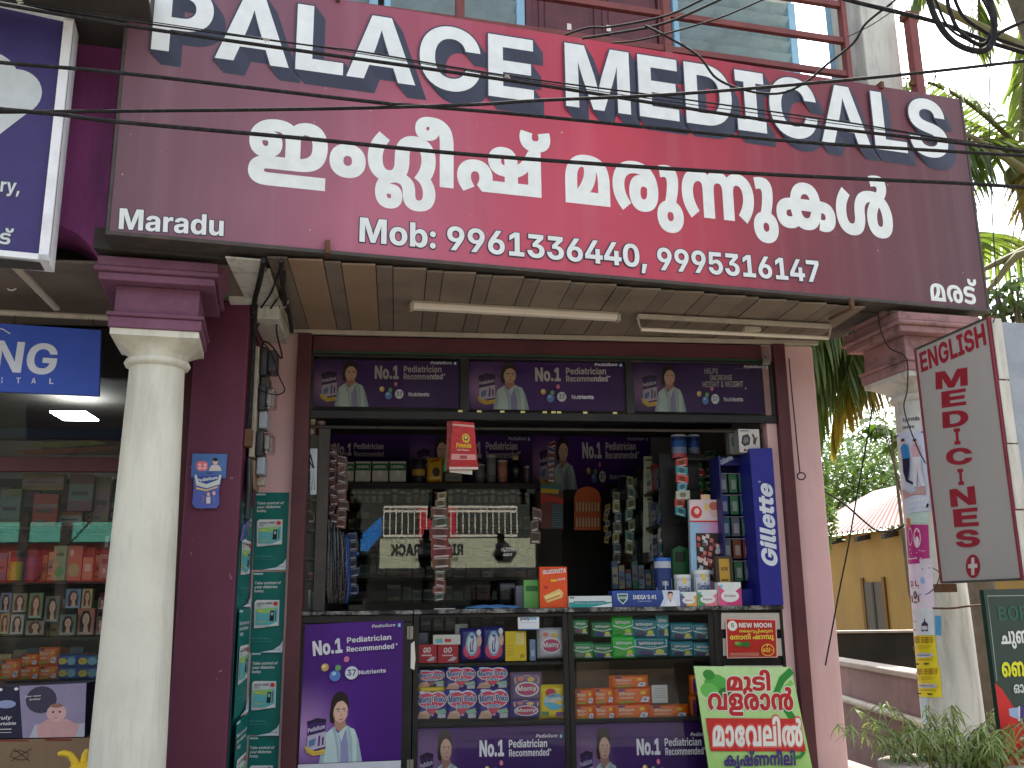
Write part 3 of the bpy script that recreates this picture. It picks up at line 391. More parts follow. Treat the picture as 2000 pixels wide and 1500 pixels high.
[3390,593,1,38,557,142,0,-29,-26,-53,-62,-42,-106,-24,-81,0,-70,0,-94,18,-60,28,-30,35,-7,17,171,14,8,-14,20,-24,36,-16,33,0,36,0,44,22,20,40,1,27,0,27,-20,40,-44,23,-33,0,-30,0,-36,-15,-24,-25,-5,-15,-169,15,12,17,36,35,62,29,94,16,69,0,76,0,102,-24,60,-40,26,-53],
[3391,285,1,32,-19,426,44,0,76,-9,27,-9,38,-12,40,-33,20,-50,1,-37,1,-276,-163,0,1,266,0,26,-4,35,-12,21,-11,7,-8,7,-28,6,-19,0,-16,0,-28,-6,-16,-15,1,-11,0,-4,2,-8,3,-4,-161,-10,-4,6,-4,14,1,8,0,30,58,38,104,20],
[3392,285,1,45,-95,426,64,0,96,-10,41,-14,68,-20,52,-70,1,-57,1,-255,-163,0,1,255,0,34,-12,47,-32,30,-25,6,-18,4,-48,4,-31,0,-16,0,-32,-4,-20,-11,1,-9,0,-8,18,-12,23,0,24,0,20,16,1,9,0,12,-28,19,-21,6,143,-9,8,-5,12,-19,1,-9,0,-18,-32,-31,-72,-19,-55,0,-50,0,-72,16,-36,30,1,20,0,22,42,32,90,18],
[3393,394,3,15,185,-119,-104,0,-112,52,1,41,0,27,52,41,98,24,67,0,66,0,98,-23,54,-41,1,-29,0,-27,-54,-42,-96,-23,12,185,-65,32,0,44,19,1,20,0,18,-42,20,-33,0,-32,0,-42,-20,1,-18,0,-18,42,-21,21,149,288,68,0,82,-24,36,-39,1,-23,0,-40,-38,-70,-27,-42,-151,8,24,37,26,65,1,26,0,18,-26,26,-37,0,-14,0,-24,-2,-15,-2,-21,56,26,2,56,4],
[3394,394,4,15,185,-119,-104,0,-112,52,1,41,0,27,52,41,98,24,67,0,66,0,98,-23,54,-41,1,-29,0,-28,-54,-41,-96,-23,12,185,18,-40,0,-60,-22,1,-23,0,-23,58,-22,43,0,44,0,58,22,1,24,0,22,-58,22,29,187,-50,-58,0,-56,32,1,26,0,10,22,20,21,12,51,-11,-18,-4,-18,-13,1,-6,0,-8,16,-10,24,-6,21,0,16,0,26,6,14,10,1,8,0,5,-16,11,-15,4,49,14,22,-12,18,-19,1,-11,0,-14,-20,-28,-52,-16,21,149,288,68,0,82,-24,36,-39,1,-23,0,-40,-38,-70,-27,-42,-151,8,24,37,26,65,1,26,0,18,-26,26,-37,0,-14,0,-24,-2,-15,-2,-21,56,26,2,56,4],
[3395,307,1,50,61,-168,-68,0,-96,18,-50,36,1,27,0,34,98,43,93,0,44,0,76,-12,49,-17,-35,-46,-28,10,-50,10,-33,0,-28,0,-28,-11,1,-12,0,-11,32,-11,29,0,28,0,38,9,22,22,1,19,0,9,-12,27,-24,36,-15,20,-26,31,-32,60,1,31,0,36,44,66,31,26,169,0,-26,-24,-34,-40,-16,-39,1,-20,0,-25,24,-48,23,-29,20,-25,26,-40,12,-34,1,-18,0,-38,-70,-48,-112,-22],
[3398,812,1,57,273,-6,-64,0,-108,26,-64,56,1,46,0,36,52,62,102,44,146,24,93,0,94,0,130,-24,84,-41,40,-53,1,-29,0,-33,-40,-52,-68,-43,-43,-19,-115,39,30,17,44,31,24,37,1,22,0,28,-42,40,-84,22,-65,0,-68,0,-104,-28,-56,-50,1,-32,0,-27,22,-31,36,-14,25,0,18,0,26,8,14,16,1,12,0,18,-34,20,-31,0,-36,0,-60,-20,-35,-21,-17,55,34,15,92,25,65,0,62,0,82,-22,42,-40,1,-26,0,-29,-50,-43,-92,-22],
[3399,670,1,81,403,-6,-78,0,-136,17,-100,36,-56,57,1,39,0,37,58,56,102,36,136,16,77,0,86,0,102,-20,44,-34,1,-20,0,-24,-44,-30,-80,-16,-53,0,-66,0,-76,19,-32,31,1,18,0,10,14,18,7,6,145,9,-18,-6,-22,-20,1,-11,0,-12,20,-13,25,0,24,0,20,11,1,8,0,13,-36,12,-31,0,-16,0,-30,0,-13,-1,-54,-1,-78,-25,-40,-41,1,-27,0,-26,36,-42,76,-25,57,-2,12,-1,28,0,17,0,24,0,30,6,16,12,1,6,0,9,-18,11,-23,0,-22,0,-24,-13,1,-11,0,-11,18,-19,21,-7,-143,10,-6,5,-10,18,1,10,0,18,32,30,76,18,67,0,54,0,78,-14,42,-32,1,-24,0,-20,-46,-34,-100,-20],
[3405,0,1,30,-123,298,-78,0,-96,22,-46,38,1,24,0,10,8,19,9,7,143,-13,-2,-4,-4,-11,1,-4,0,-13,18,-14,32,-6,21,0,20,0,34,5,18,15,1,13,0,4,-2,11,-3,4,141,13,4,-7,8,-19,1,-10,0,-24,-44,-38,-96,-22],
[3451,1207,2,31,321,288,48,0,66,-8,58,-16,29,-13,73,-143,1,-108,-167,0,1,161,0,21,-8,26,-13,8,-10,6,-32,8,-27,0,-32,0,-58,-16,-38,-36,1,-30,0,-20,20,-37,40,-37,33,-21,-119,-39,-46,24,-62,46,-32,53,1,31,0,40,66,64,126,36,76,927,-6,-78,0,-108,28,-54,54,1,37,0,23,30,44,68,44,61,24,23,16,34,14,42,24,1,16,0,12,-30,13,-29,0,-22,0,-32,-3,-11,-1,-27,52,28,4,76,5,41,0,72,0,74,-20,28,-32,1,-17,0,-27,-58,-45,-57,-24,-21,-11,-36,-15,-54,-37,-28,-41,1,-21,0,-16,14,-27,34,-15,31,0,38,0,38,28,1,32,0,20,-22,42,-46,34,-37,10,-22,6,-56,8,-47,0,-42,0,-60,-8,-21,-8,-20,-8,-24,-22,-12,-34,1,-27,1,-93,-151,0,1,98,43,104,30,16,72,24,106,14,79,0,56,0,88,-7,41,-8,8,-1,12,-4,9,-1,60,-15,86,-46,46,-58,1,-32,0,-58,-120,-64],
[3453,1377,1,124,833,288,64,0,94,-4,82,-10,37,-8,41,-8,92,-23,102,-73,1,-50,0,-54,-118,-64,-127,0,-80,0,-108,28,-52,54,1,37,0,23,30,44,70,44,57,24,25,16,36,14,40,24,1,16,0,12,-28,13,-31,0,-20,0,-36,-3,-9,-1,-27,52,26,4,78,5,43,0,68,0,76,-20,28,-32,1,-17,0,-27,-60,-45,-55,-24,-19,-11,-40,-15,-52,-37,-28,-41,1,-21,0,-16,14,-27,34,-15,31,0,38,0,38,27,1,29,0,22,-30,39,-54,32,-37,10,-39,7,-40,6,-88,7,-51,0,-42,0,-86,-6,-37,-7,-45,-8,-54,-14,-70,-51,1,-37,0,-20,22,-25,38,-11,21,0,20,0,38,11,22,27,1,24,0,26,-32,42,-60,32,-39,9,-27,4,-18,3,-40,2,-21,0,-76,0,-92,-23,-44,-41,1,-28,0,-21,22,-36,44,-33,33,-17,-115,-39,-44,19,-66,43,-40,52,1,33,0,27,36,52,84,42,140,26,105,0,64,0,104,-10,47,-12,33,-10,82,-22,96,-70,1,-50,0,-40,-58,-54,-110,-26,-81,0,-78,0,-108,27,-60,52,1,37,0,32,48,50,84,42,57,15,29,11,56,14,140,14],
[3454,1183,1,104,909,400,72,0,72,-20,28,-32,1,-17,0,-27,-60,-45,-55,-24,-19,-11,-36,-15,-54,-37,-28,-41,1,-21,0,-16,14,-27,36,-15,29,0,38,0,38,28,1,32,0,15,-12,31,-24,28,-40,24,-27,8,-22,7,-58,7,-39,0,-40,0,-62,-10,-21,-9,-32,-13,-20,-40,1,-28,1,-4,0,-22,-16,-38,-28,-32,-23,-11,-32,-15,-94,-16,-69,0,-86,0,-126,34,-68,64,1,41,0,33,32,52,64,48,45,23,121,-39,-32,-20,-42,-37,-18,-37,1,-20,0,-30,32,-38,48,-16,33,0,26,0,34,8,11,8,14,9,10,31,1,17,1,7,0,46,46,58,47,18,46,18,124,16,89,0,48,0,80,-7,39,-7,31,-6,60,-15,86,-46,46,-58,1,-33,0,-58,-120,-64,-123,0,-82,0,-106,28,-56,54,1,37,0,23,32,44,68,44,59,24,25,16,34,14,42,24,1,16,0,12,-30,13,-31,0,-20,0,-32,-3,-11,-1,-27,52,26,4,78,5],
[8377,566,3,4,537,274,-27,-50,-475,0,27,50,25,289,0,-243,144,1,45,121,0,40,0,56,15,26,26,1,16,0,24,-58,32,-63,0,-131,0,31,62,103,0,92,0,120,-28,60,-50,1,-34,0,-31,-40,-46,-84,-31,-69,-6,-5,-2,219,-133,1,-3,4,537,364,-27,-50,-391,0,29,50],
[57345,998,2,61,681,288,88,0,126,-34,68,-62,1,-42,0,-32,-32,-53,-62,-47,-45,-24,-119,39,34,21,40,36,18,37,1,20,0,30,-30,37,-52,16,-31,0,-24,0,-36,-8,-11,-7,-14,-9,-10,-33,1,-27,1,-12,0,-25,-16,-41,-32,-30,-23,-10,-36,-14,-90,-17,-67,0,-88,0,-126,33,-68,61,1,42,0,33,32,52,64,48,45,23,121,-39,-32,-20,-40,-37,-20,-37,1,-20,0,-30,32,-38,50,-16,31,0,28,0,34,8,11,8,16,9,10,32,1,25,1,17,0,37,36,52,39,18,32,14,90,16,80,737,-168,-46,0,-76,10,-27,12,-26,12,-26,34,1,27,1,1,-2,18,-16,30,-15,8,-16,7,-44,7,-27,0,-30,0,-62,-10,-44,-26,-3,-22,-2,-2,0,-12,1,-6,0,-18,16,-18,26,-8,15,0,18,0,28,12,1,12,0,11,-24,13,-23,0,-32,0,-48,-16,-29,-14,-21,39,36,16,78,19,43,0,74,0,70,-37,1,-29,0,-32,-82,-38,-81,0,-88,0,-94,50,1,44,0,29,46,45,76,30,98,14,53,0,28,0,58,-3,52,-7,21,-7,42,-11,54,-38,1,-39,1,-3,0,-15,6,-22,11,-7,8,-5,26,-6,19,0,36,0,44,25,1,28,0,23,-32,41,-31,16,109,28,32,-15,40,-34,24,-37,1,-20,0,-32,-52,-47,-98,-25],
[57346,1375,1,79,689,288,60,0,88,-18,41,-21,-13,1,42,20,92,18,67,0,88,0,122,-36,68,-62,1,-40,0,-32,-32,-53,-64,-47,-43,-24,-119,39,32,21,40,36,20,36,1,20,0,30,-36,36,-58,18,-33,0,-20,0,-36,-7,-9,-7,-14,-8,-12,-26,1,-23,1,-159,-163,0,1,156,0,24,-12,28,-15,9,-12,7,-36,6,-23,0,-24,0,-36,-8,-11,-6,-16,-9,-12,-29,1,-26,1,-152,-167,0,1,161,0,21,-8,26,-13,8,-10,6,-32,8,-23,0,-32,0,-58,-16,-38,-36,1,-30,0,-20,20,-37,40,-37,33,-21,-119,-39,-46,24,-62,46,-32,53,1,31,0,40,64,64,128,36,93,0,44,0,66,-8,56,-16,29,-12,-17,-3,38,20,90,19],
[57347,1336,2,59,321,288,48,0,64,-8,56,-16,29,-12,-15,-1,42,19,94,18,67,0,88,0,126,-36,64,-62,1,-40,0,-20,-12,-36,-28,-32,-23,-14,-55,-48,-89,0,-45,32,32,22,40,36,16,36,1,20,0,30,-36,37,-58,17,-33,0,-26,0,-34,-8,-7,-6,-14,-8,-10,-26,1,-20,1,-162,-167,0,1,161,0,21,-8,26,-13,8,-10,6,-32,8,-27,0,-32,0,-58,-16,-38,-36,1,-30,0,-20,20,-37,40,-37,33,-21,-119,-39,-46,24,-62,46,-32,53,1,31,0,40,66,64,126,36,6,1277,282,1,-282,-459,0,69,58,229,0,1,224],
[57348,993,2,34,377,-24,72,0,86,-20,42,-32,1,-16,0,-13,-14,-17,-7,-6,-13,20,229,0,1,142,167,0,1,-196,-457,0,-51,31,8,5,8,14,1,8,0,12,-32,18,-27,0,-32,0,-28,-18,1,-12,0,-12,16,-19,11,-7,-107,-22,-26,14,-32,32,1,22,0,22,50,32,90,18,35,275,184,86,0,106,-30,50,-44,1,-24,0,-14,-14,-26,-9,-10,-3,22,281,0,1,224,167,0,1,-282,-551,0,-57,32,12,8,20,24,1,17,0,19,-38,26,-41,0,-28,0,-38,-12,-18,-20,1,-14,0,-18,26,-27,19,-13,-127,-28,-38,20,-42,44,1,27,0,30,64,45,108,24],
[57349,1712,3,17,593,288,102,0,124,-36,58,-66,1,-44,0,-48,-66,-66,-126,-34,-91,0,-72,0,-108,21,-35,21,-32,20,-36,54,1,32,0,69,146,77,15,593,231,-62,0,-60,-47,1,-43,0,-27,26,-41,56,-21,41,0,40,0,54,20,26,41,1,29,0,29,-26,39,-54,21,96,241,-6,-102,0,-110,46,1,42,0,26,46,35,39,11,28,8,68,10,92,4,71,0,751,0,50,0,68,-4,50,-7,23,-7,36,-10,40,-36,1,-26,0,-44,-112,-48,-97,0,-76,0,-108,26,-56,51,1,38,0,11,4,18,3,10,2,4,0,7,5,4,16,30,64,47,96,32,124,16,73,0,100,0,136,-24,82,-43,38,-53,1,-27,0,-33,-40,-52,-68,-43,-43,-19,-115,39,28,17,44,31,24,37,1,22,0,28,-44,40,-84,22,-61,0,-54,0,-88,-18,-64,-32,-15,-26,-2,-3,0,-9,-1,-4,-2,-6,-2,-14,1,-10,0,-22,24,-26,36,-10,25,0,28,0,30,16,1,14,0,10,-10,14,-11,4,-16,6,-40,4,-47,0,-773,0,-46,0,-50,-4,-17,-6,-12,-4,-16,-12,1,-9,0,-11,18,-14,36,-6,27,0,28,0,56,9,31,12,67,-51,-32,-10,-62,-13,-66,-5]]
GL = {}
for row in GLYPHS:                                  # code point, advance, contours: count, then dx*2+on-curve, dy (half units)
    cp, adv, nc = row[:3]; at_ = 3; cs = []
    for _ in range(nc):
        k = row[at_]; at_ += 1; x = y = 0; pts = []
        for _ in range(k): a, b = row[at_], row[at_+1]; at_ += 2; x += (a-(a & 1))//2; y += b; pts.append((x*2, y*2, bool(a & 1)))
        n = len(pts); full = []
        for i in range(n):
            full.append(pts[i]); j = pts[(i+1) % n]
            if not pts[i][2] and not j[2]: full.append(((pts[i][0]+j[0])/2, (pts[i][1]+j[1])/2, True))
        st = next(i for i, p in enumerate(full) if p[2]); full = full[st:]+full[:st]; out = []; i = 0; n = len(full)
        while i < n:
            p = full[i]
            if p[2]: out.append((p[0], p[1])); i += 1
            else:
                a = full[i-1]; c = full[(i+1) % n]
                for q in (0.33, 0.67): out.append(tuple((1-q)**2*a[d]+2*q*(1-q)*p[d]+q*q*c[d] for d in (0, 1)))
                i += 1
        cl = []
        for p in out:
            if not cl or abs(p[0]-cl[-1][0])+abs(p[1]-cl[-1][1]) > 1: cl.append(p)
        cs.append(cl)
    GL[cp] = (adv, cs)
def area(c): return sum(c[i-1][0]*c[i][1]-c[i][0]*c[i-1][1] for i in range(len(c)))/2
def inside(p, c):
    r = False
    for i in range(len(c)):
        (x0, y0), (x1, y1) = c[i-1], c[i]
        if (y0 > p[1]) != (y1 > p[1]) and p[0] < (x1-x0)*(p[1]-y0)/(y1-y0)+x0: r = not r
    return r
def winding(p, c):
    w_ = 0; n = len(c)
    for i in range(n):
        (x0, y0), (x1, y1) = c[i-1], c[i]
        if (y0 > p[1]) != (y1 > p[1]) and p[0] < (x1-x0)*(p[1]-y0)/(y1-y0)+x0: w_ += 1 if y1 > y0 else -1
    return w_
def offset(c, d):
    out = []; n = len(c)
    for i in range(n):
        a, b, e = c[i-1], c[i], c[(i+1) % n]
        u = (b[0]-a[0], b[1]-a[1]); v = (e[0]-b[0], e[1]-b[1]); lu = math.hypot(*u) or 1; lv = math.hypot(*v) or 1
        nu = (-u[1]/lu, u[0]/lu); nv = (-v[1]/lv, v[0]/lv); m = (nu[0]+nv[0], nu[1]+nv[1]); q = m[0]*m[0]+m[1]*m[1]
        k = 2/q if q > 0.8 else 2/0.8
        out.append((b[0]+m[0]*d*k, b[1]+m[1]*d*k))
    return out
GC = {}
def glyph(cp, off=0):
    key = (cp, off)
    if key in GC: return GC[key]
    adv, cs = GL.get(cp, (300, [])); use = []
    for c in cs:
        k = offset(c, off) if off else c
        if off and area(c) > 0 and area(k) < 60: continue
        use.append(k)
    polys = []
    if use:
        V = [Vector(p) for c in use for p in c]; E = []; b = 0
        for c in use: n = len(c); E += [(b+i, b+(i+1) % n) for i in range(n)]; b += n
        vs, _, fs = delaunay_2d_cdt(V, E, [], 0, 0.01)[:3]; keep = []
        for f in fs:
            x = sum(vs[i].x for i in f)/len(f); y = sum(vs[i].y for i in f)/len(f)
            if sum(winding((x, y), c) for c in use) != 0: keep.append(tuple(f))
        polys.append(([(v.x, v.y) for v in vs], keep))
    GC[key] = (adv, polys); return GC[key]
CAP = 727.0
MLH = max(p[1] for c in GL[0x0d2e][1] for p in c)
class Art:
    """flat print: shapes in a 2-D chart laid on a surface, each a hair above the one below"""
    def __init__(s, m2, up=1, step=0.00025): s.m2 = m2; s.up = up; s.it = []; s.step = step
    def sub(s, x0, y0, x1, y1):
        a = Art(lambda x, y: s.m2(x0+(x1-x0)*x, y0+(y1-y0)*y), 1 if s.up == 1 else (1 if y1 < y0 else -1)); a.it = s.it; return a
    def poly(s, pts, col):
        p = [s.m2(*q) for q in pts]; s.it.append((p, tessellate_polygon([[Vector((*q, 0)) for q in p]]), col)); return s
    def rect(s, x0, y0, x1, y1, col): return s.poly([(x0, y0), (x1, y0), (x1, y1), (x0, y1)], col)
    def ell(s, cx, cy, rx, ry, col, n=20, a0=0, a1=2*math.pi):
        return s.poly([(cx+rx*math.cos(a0+(a1-a0)*k/n), cy+ry*math.sin(a0+(a1-a0)*k/n)) for k in range(n+(0 if a1-a0 > 6.2 else 1))], col)
    def line(s, pts, wd, col, taper=None):         # stroke of width wd in chart units
        P = [Vector(s.m2(*q)) for q in pts]; sc = (Vector(s.m2(pts[0][0]+wd, pts[0][1]))-Vector(s.m2(*pts[0]))).length; L = []; R = []
        for i, p in enumerate(P):
            t = (P[min(i+1, len(P)-1)]-P[max(0, i-1)]).normalized(); n = Vector((-t[1], t[0]))*sc/2; L.append(p+n); R.append(p-n)
        vs = [tuple(q) for q in L+R]; m = len(P); tr = []
        for i in range(m-1): tr += [(i, i+1, m+i+1), (i, m+i+1, m+i)]
        s.it.append((vs, tr, col)); return s
    def grad(s, fn, nx=10, ny=10):
        p = [s.m2(i/nx, j/ny) for j in range(ny+1) for i in range(nx+1)]; c = [fn(i/nx, j/ny) for j in range(ny+1) for i in range(nx+1)]; q = []
        for j in range(ny):
            for i in range(nx): a = j*(nx+1)+i; q.append((a, a+1, a+nx+2, a+nx+1))
        s.it.append((p, q, c)); return s
    def text(s, t, x0, y0, x1, y1, h, col, off=0, shear=0, dx=0, dy=0, fit=True, anchor=None):
        ml = any(ord(ch) > 0xd00 for ch in t)
        P0, P1, PT = Vector(s.m2(x0, y0)), Vector(s.m2(x1, y1)), Vector(s.m2(x0, y0+h*s.up)); ex = (P1-P0); Lw = ex.length; ex.normalize()
        ey = Vector((-ex[1], ex[0])); H = (PT-P0).length
        if (PT-P0).dot(ey) < 0: ey = -ey
        ky = H/(MLH if ml else CAP); x = 0; gl = []; lo = 1e9; hi = -1e9
        for ch in t:
            if ch == ' ': x += 260; continue
            adv, ps = glyph(ord(ch), off); 
            for pp, tr in ps:
                q = [(a+x+shear*b, b) for a, b in pp]; gl.append((q, tr)); lo = min(lo, min(a for a, b in q)); hi = max(hi, max(a for a, b in q))
            x += adv
        if not gl: return s
        kx = Lw/(hi-lo-2*off) if fit else ky; lo += off
        D = Vector((dx, dy))
        for q, tr in gl: s.it.append(([tuple(P0+ex*((a-lo)*kx)+ey*(b*ky)+D) for a, b in q], tr, col))
        return s
    def emit(s, mb, m3, flat=False):
        """m3(x, z, lift) -> vertex in the builder's frame"""
        for k, (p, tr, col) in enumerate(s.it):
            lift = 0.0006+s.step*k
            v = [m3(x, z, lift) for x, z in p]
            if isinstance(col, list):
                b = len(mb.v); mb.v += v
                for f in tr: mb.f.append([i+b for i in f]); mb.sm.append(False); mb.c.append([col[i] for i in f])
            else: mb.add(v, tr, col)
        return mb
def pxart(fr, y=0): return Art(lambda px, py: fr.L(px, py, y), -1)
def quadart(fr, q, y=0):                           # unit chart on a pixel quad TL TR BR BL
    def m(a, b):
        b = 1-b; px = (1-b)*((1-a)*q[0][0]+a*q[1][0])+b*((1-a)*q[3][0]+a*q[2][0]); py = (1-b)*((1-a)*q[0][1]+a*q[1][1])+b*((1-a)*q[3][1]+a*q[2][1])
        return fr.L(px, py, y)
    return Art(m, 1)
def lay(fr, y, art, mb=None):                      # onto the plane local-y = y, facing the street
    mb = mb or MB(fr); return art.emit(mb, lambda x, z, l: (x, y-l, z))
def quad_sheet(fr, q, y, th, col):                 # the sheet a print sits on
    p = [fr.L(a, b, y) for a, b in q]; return MB(fr).prism(p, y, y+th, col)
WHITE = C(226, 228, 226); BLACK = C(24, 22, 24)
# ================================================================== SETTING
mb = MB(G); mb.add([(-60, -60, 0), (60, -60, 0), (60, 120, 0), (-60, 120, 0)], [(0, 1, 2, 3)]); mb.solo('ground', M['earth'], None, None, kind='structure')
mb = MB(S); mb.add([(-40, -13.5, 0.004), (40, -13.5, 0.004), (40, -5.2, 0.004), (-40, -5.2, 0.004)], [(0, 1, 2, 3)]); mb.solo('road', M['asphalt'], None, None, kind='structure')
mb = MB(S).box(-30, 3.0, -5.2, -1.8, 0.004, 0.12); mb.solo('pavement', M['concrete'], None, None, base=(0, -3, 0.004), kind='structure', bev=0.01)
mb = MB(S).box(-7.0, 2.6, -1.8, 3.4, 0.0, 0.36); mb.solo('floor', M['concrete'], None, None, base=(0, 0, 0), kind='structure', bev=0.01)

# ================================================================== THE SHOP BUILDING
bld = Thing('shop_building', 'two storey pink and maroon roadside shop building with cream columns and blue louvred windows upstairs', 'building', S, (0, 0, 0))
xl, xr, xe = S.X(578, 1190), S.X(1530, 1000), S.X(1587, 680)
CZ = 3.36
# porch ceiling boards: narrow and wide strips running front to back
x = S.X(572, 650)+0.004; k = 0
def front_y(x):                                     # where the boards stop, just behind the signboard
    p = S.I @ (A.M @ Vector((0, 0.06, 0))); q = S.I @ (A.M @ Vector((5.4, 0.06, 0))); return p.y+(q.y-p.y)*(x-p.x)/(q.x-p.x)
bm_tan = paint('tan_plywood_board', (0.265, 0.18, 0.12), 0.7, 0.15, (0.2, 0.14, 0.09), 0.4, 3, 0.15)
bm_w = paint('grey_brown_board', (0.21, 0.165, 0.125), 0.75, 0.2, (0.11, 0.09, 0.07), 0.6, 3, 0.2)
bm_n = paint('dark_grey_board', (0.18, 0.145, 0.115), 0.75, 0.25, (0.08, 0.065, 0.05), 0.6, 3, 0.2)
while x < xe-0.02:
    wd = 0.19 if k % 2 else 0.095
    if k == 0: wd = 0.11
    mt = bm_n if k % 2 == 0 else (bm_tan if k in (1, 3) else bm_w)
    dz = random.uniform(-0.003, 0.003)
    MB(S).box(x, min(x+wd-0.005, xe), max(front_y(x), -2.2), 0.0, CZ+dz, CZ+0.012+dz).build('ceiling_board', mt, bld)
    x += wd; k += 1
xa_, xb_ = S.X(572, 650)-0.9, xe+0.2
MB(S).plan([(xa_, -0.02), (xb_, -0.02), (xb_, front_y(xb_)+0.13), (xa_, front_y(xa_)+0.13)], CZ+0.02, CZ+0.14).build('porch_slab', M['dark'], bld)
MB(S).box(-7, S.X(572, 650)-0.02, -1.2, 0.02, CZ+0.0, CZ+0.018).build('porch_soffit', M['soffit'], bld)
xs0, xs1 = S.X(467, 1000, -.62)-.02, S.X(572, 650)-0.024
MB(S).plan([(xs0, -0.0), (xs1, -0.0), (xs1, front_y(xs1)+.02), (xs0, front_y(xs0)+.02)], CZ-0.012, CZ-0.002).build('white_soffit', M['whiteold'], bld)
MB(S).prism([S.L(*q, -.70) for q in ((447, 589), (447, 562), (456, 546), (475, 535), (492, 528), (497, 512), (507, 512), (492, 589))], -.70, -.635).build('bracket_arch', M['whiteold'], bld, .004)
MB(S).box(S.X(572, 650)-0.02, xe+0.03, -0.045, -0.012, CZ-0.035, CZ-0.004).build('ceiling_trim', M['trim'], bld, 0.004)
MB(S).box(S.X(572, 650)-0.02, S.X(572, 650)+0.002, front_y(S.X(572, 650))+0.15, -0.012, CZ-0.03, CZ-0.004).build('ceiling_trim', M['trim'], bld, 0.004)
# jambs, pillar, pier
zt = CZ-0.036
MB(S).box(S.X(570, 1000), S.X(598, 1000), -0.06, 0.10, 0.36, zt).build('door_jamb', M['maroonframe'], bld, 0.004)
MB(S).box(S.X(1530, 1000), S.X(1553, 1000), -0.05, 0.10, 0.36, zt).build('door_jamb', M['maroonframe'], bld, 0.004)
MB(S).box(S.X(1510, 1000), S.X(1530, 1000)-0.002, 0.0, 0.12, 0.36, zt).build('wall_strip', M['pink'], bld)
MB(S).box(S.X(1553, 1000)+0.002, xe, 0.0, 0.32, 0.36, zt).build('pillar', M['pink'], bld, 0.012, label='pink pillar at the right end of the shop opening')
py = -0.62                                        # front face of the maroon pier
px0, px1 = S.X(357, 1000, py), S.X(467, 1000, py)
MB(S).box(px0, px1, py, 0.0, 0.36, CZ-0.002).build('pier', M['maroon'], bld, 0.01, label='maroon painted pier between the two shops')
MB(S).box(px0-0.09, px0-0.002, py+0.10, 0.0, 0.36, CZ-0.25).build('shop_frame', M['maroonframe'], bld, 0.006)
MB(S).box(px1, S.X(570, 1000)-0.002, -0.0, 0.14, 0.36, 3.33).build('wall_panel', M['pink'], bld, label='pink wall strip behind the meters')
MB(S).box(px1+0.002, S.X(572, 650)-0.021, -0.58, -0.0, CZ-0.1, CZ-0.012).build('soffit_box', M['whiteold'], bld, 0.01)
# lintel over the shop opening
MB(S).box(S.X(598, 1000)+0.002, S.X(1530, 1000)-0.002, 0.0, 0.12, S.Z(1000, 700, 0)+0.004, zt).build('lintel', M['maroonframe'], bld, 0.004)
MB(S).box(S.X(598, 1000)+0.004, S.X(1510, 1000)-0.004, -0.012, 0.0, S.Z(1000, 702, 0)-0.004, S.Z(1000, 694, 0)+0.003).build('green_strip', paint('green_strip_paint', (0.02, 0.06, 0.03), 0.5, 0.2), bld)
# room shell
RB = 2.35
rm = M['room']
MB(S).box(-1.62, -1.50, 0.145, RB, 0.36, 3.6).build('room_wall', rm, bld)
MB(S).box(2.06, xe, 0.33, RB, 0.36, 3.6).build('room_wall', rm, bld)
MB(S).box(-1.62, xe, RB, RB+0.15, 0.36, 3.6).build('room_wall', rm, bld)
MB(S).box(-1.62, xe, 0.125, RB, 3.06, 3.3).build('room_ceiling', M['dark'], bld)
for yy in (0.55, 1.35): MB(S).box(-1.49, 2.05, yy, yy+0.07, 2.98, 3.055).build('ceiling_beam', M['blackwood'], bld)
# left neighbour room
MB(S).box(-7, -6.85, 0.145, 3.3, 0.36, 3.6).build('room_wall', rm, bld)
MB(S).box(-7, -1.62, 3.2, 3.35, 0.36, 3.6).build('room_wall', rm, bld)
MB(S).box(-7, -1.63, 0.125, 3.2, 3.12, 3.3).build('room_ceiling', M['dark'], bld)
# upper storey: slab, wall, roof
MB(S).box(-7, xe, -0.35, 3.4, 3.61, 3.85).build('floor_slab', M['dark'], bld)
# column line: beam, capitals, columns, arch spandrels
def arch(xc, side, zc, rr, x_out, z_top, y0, y1, mat, nm='arch_spandrel'):
    """wall piece beside a column whose lower corner is cut away by a quarter circle"""
    pts = [(xc, zc)]
    for i in range(0, 11):
        a = math.pi/2*i/10; pts.append((xc+side*(rr-rr*math.cos(a)), zc+rr*math.sin(a)))
    pts += [(x_out, zc+rr), (x_out, z_top), (xc, z_top)]
    if side < 0: pts = pts[::-1]
    MB(B).prism(pts, y0, y1).build(nm, mat, bld, 0.006)
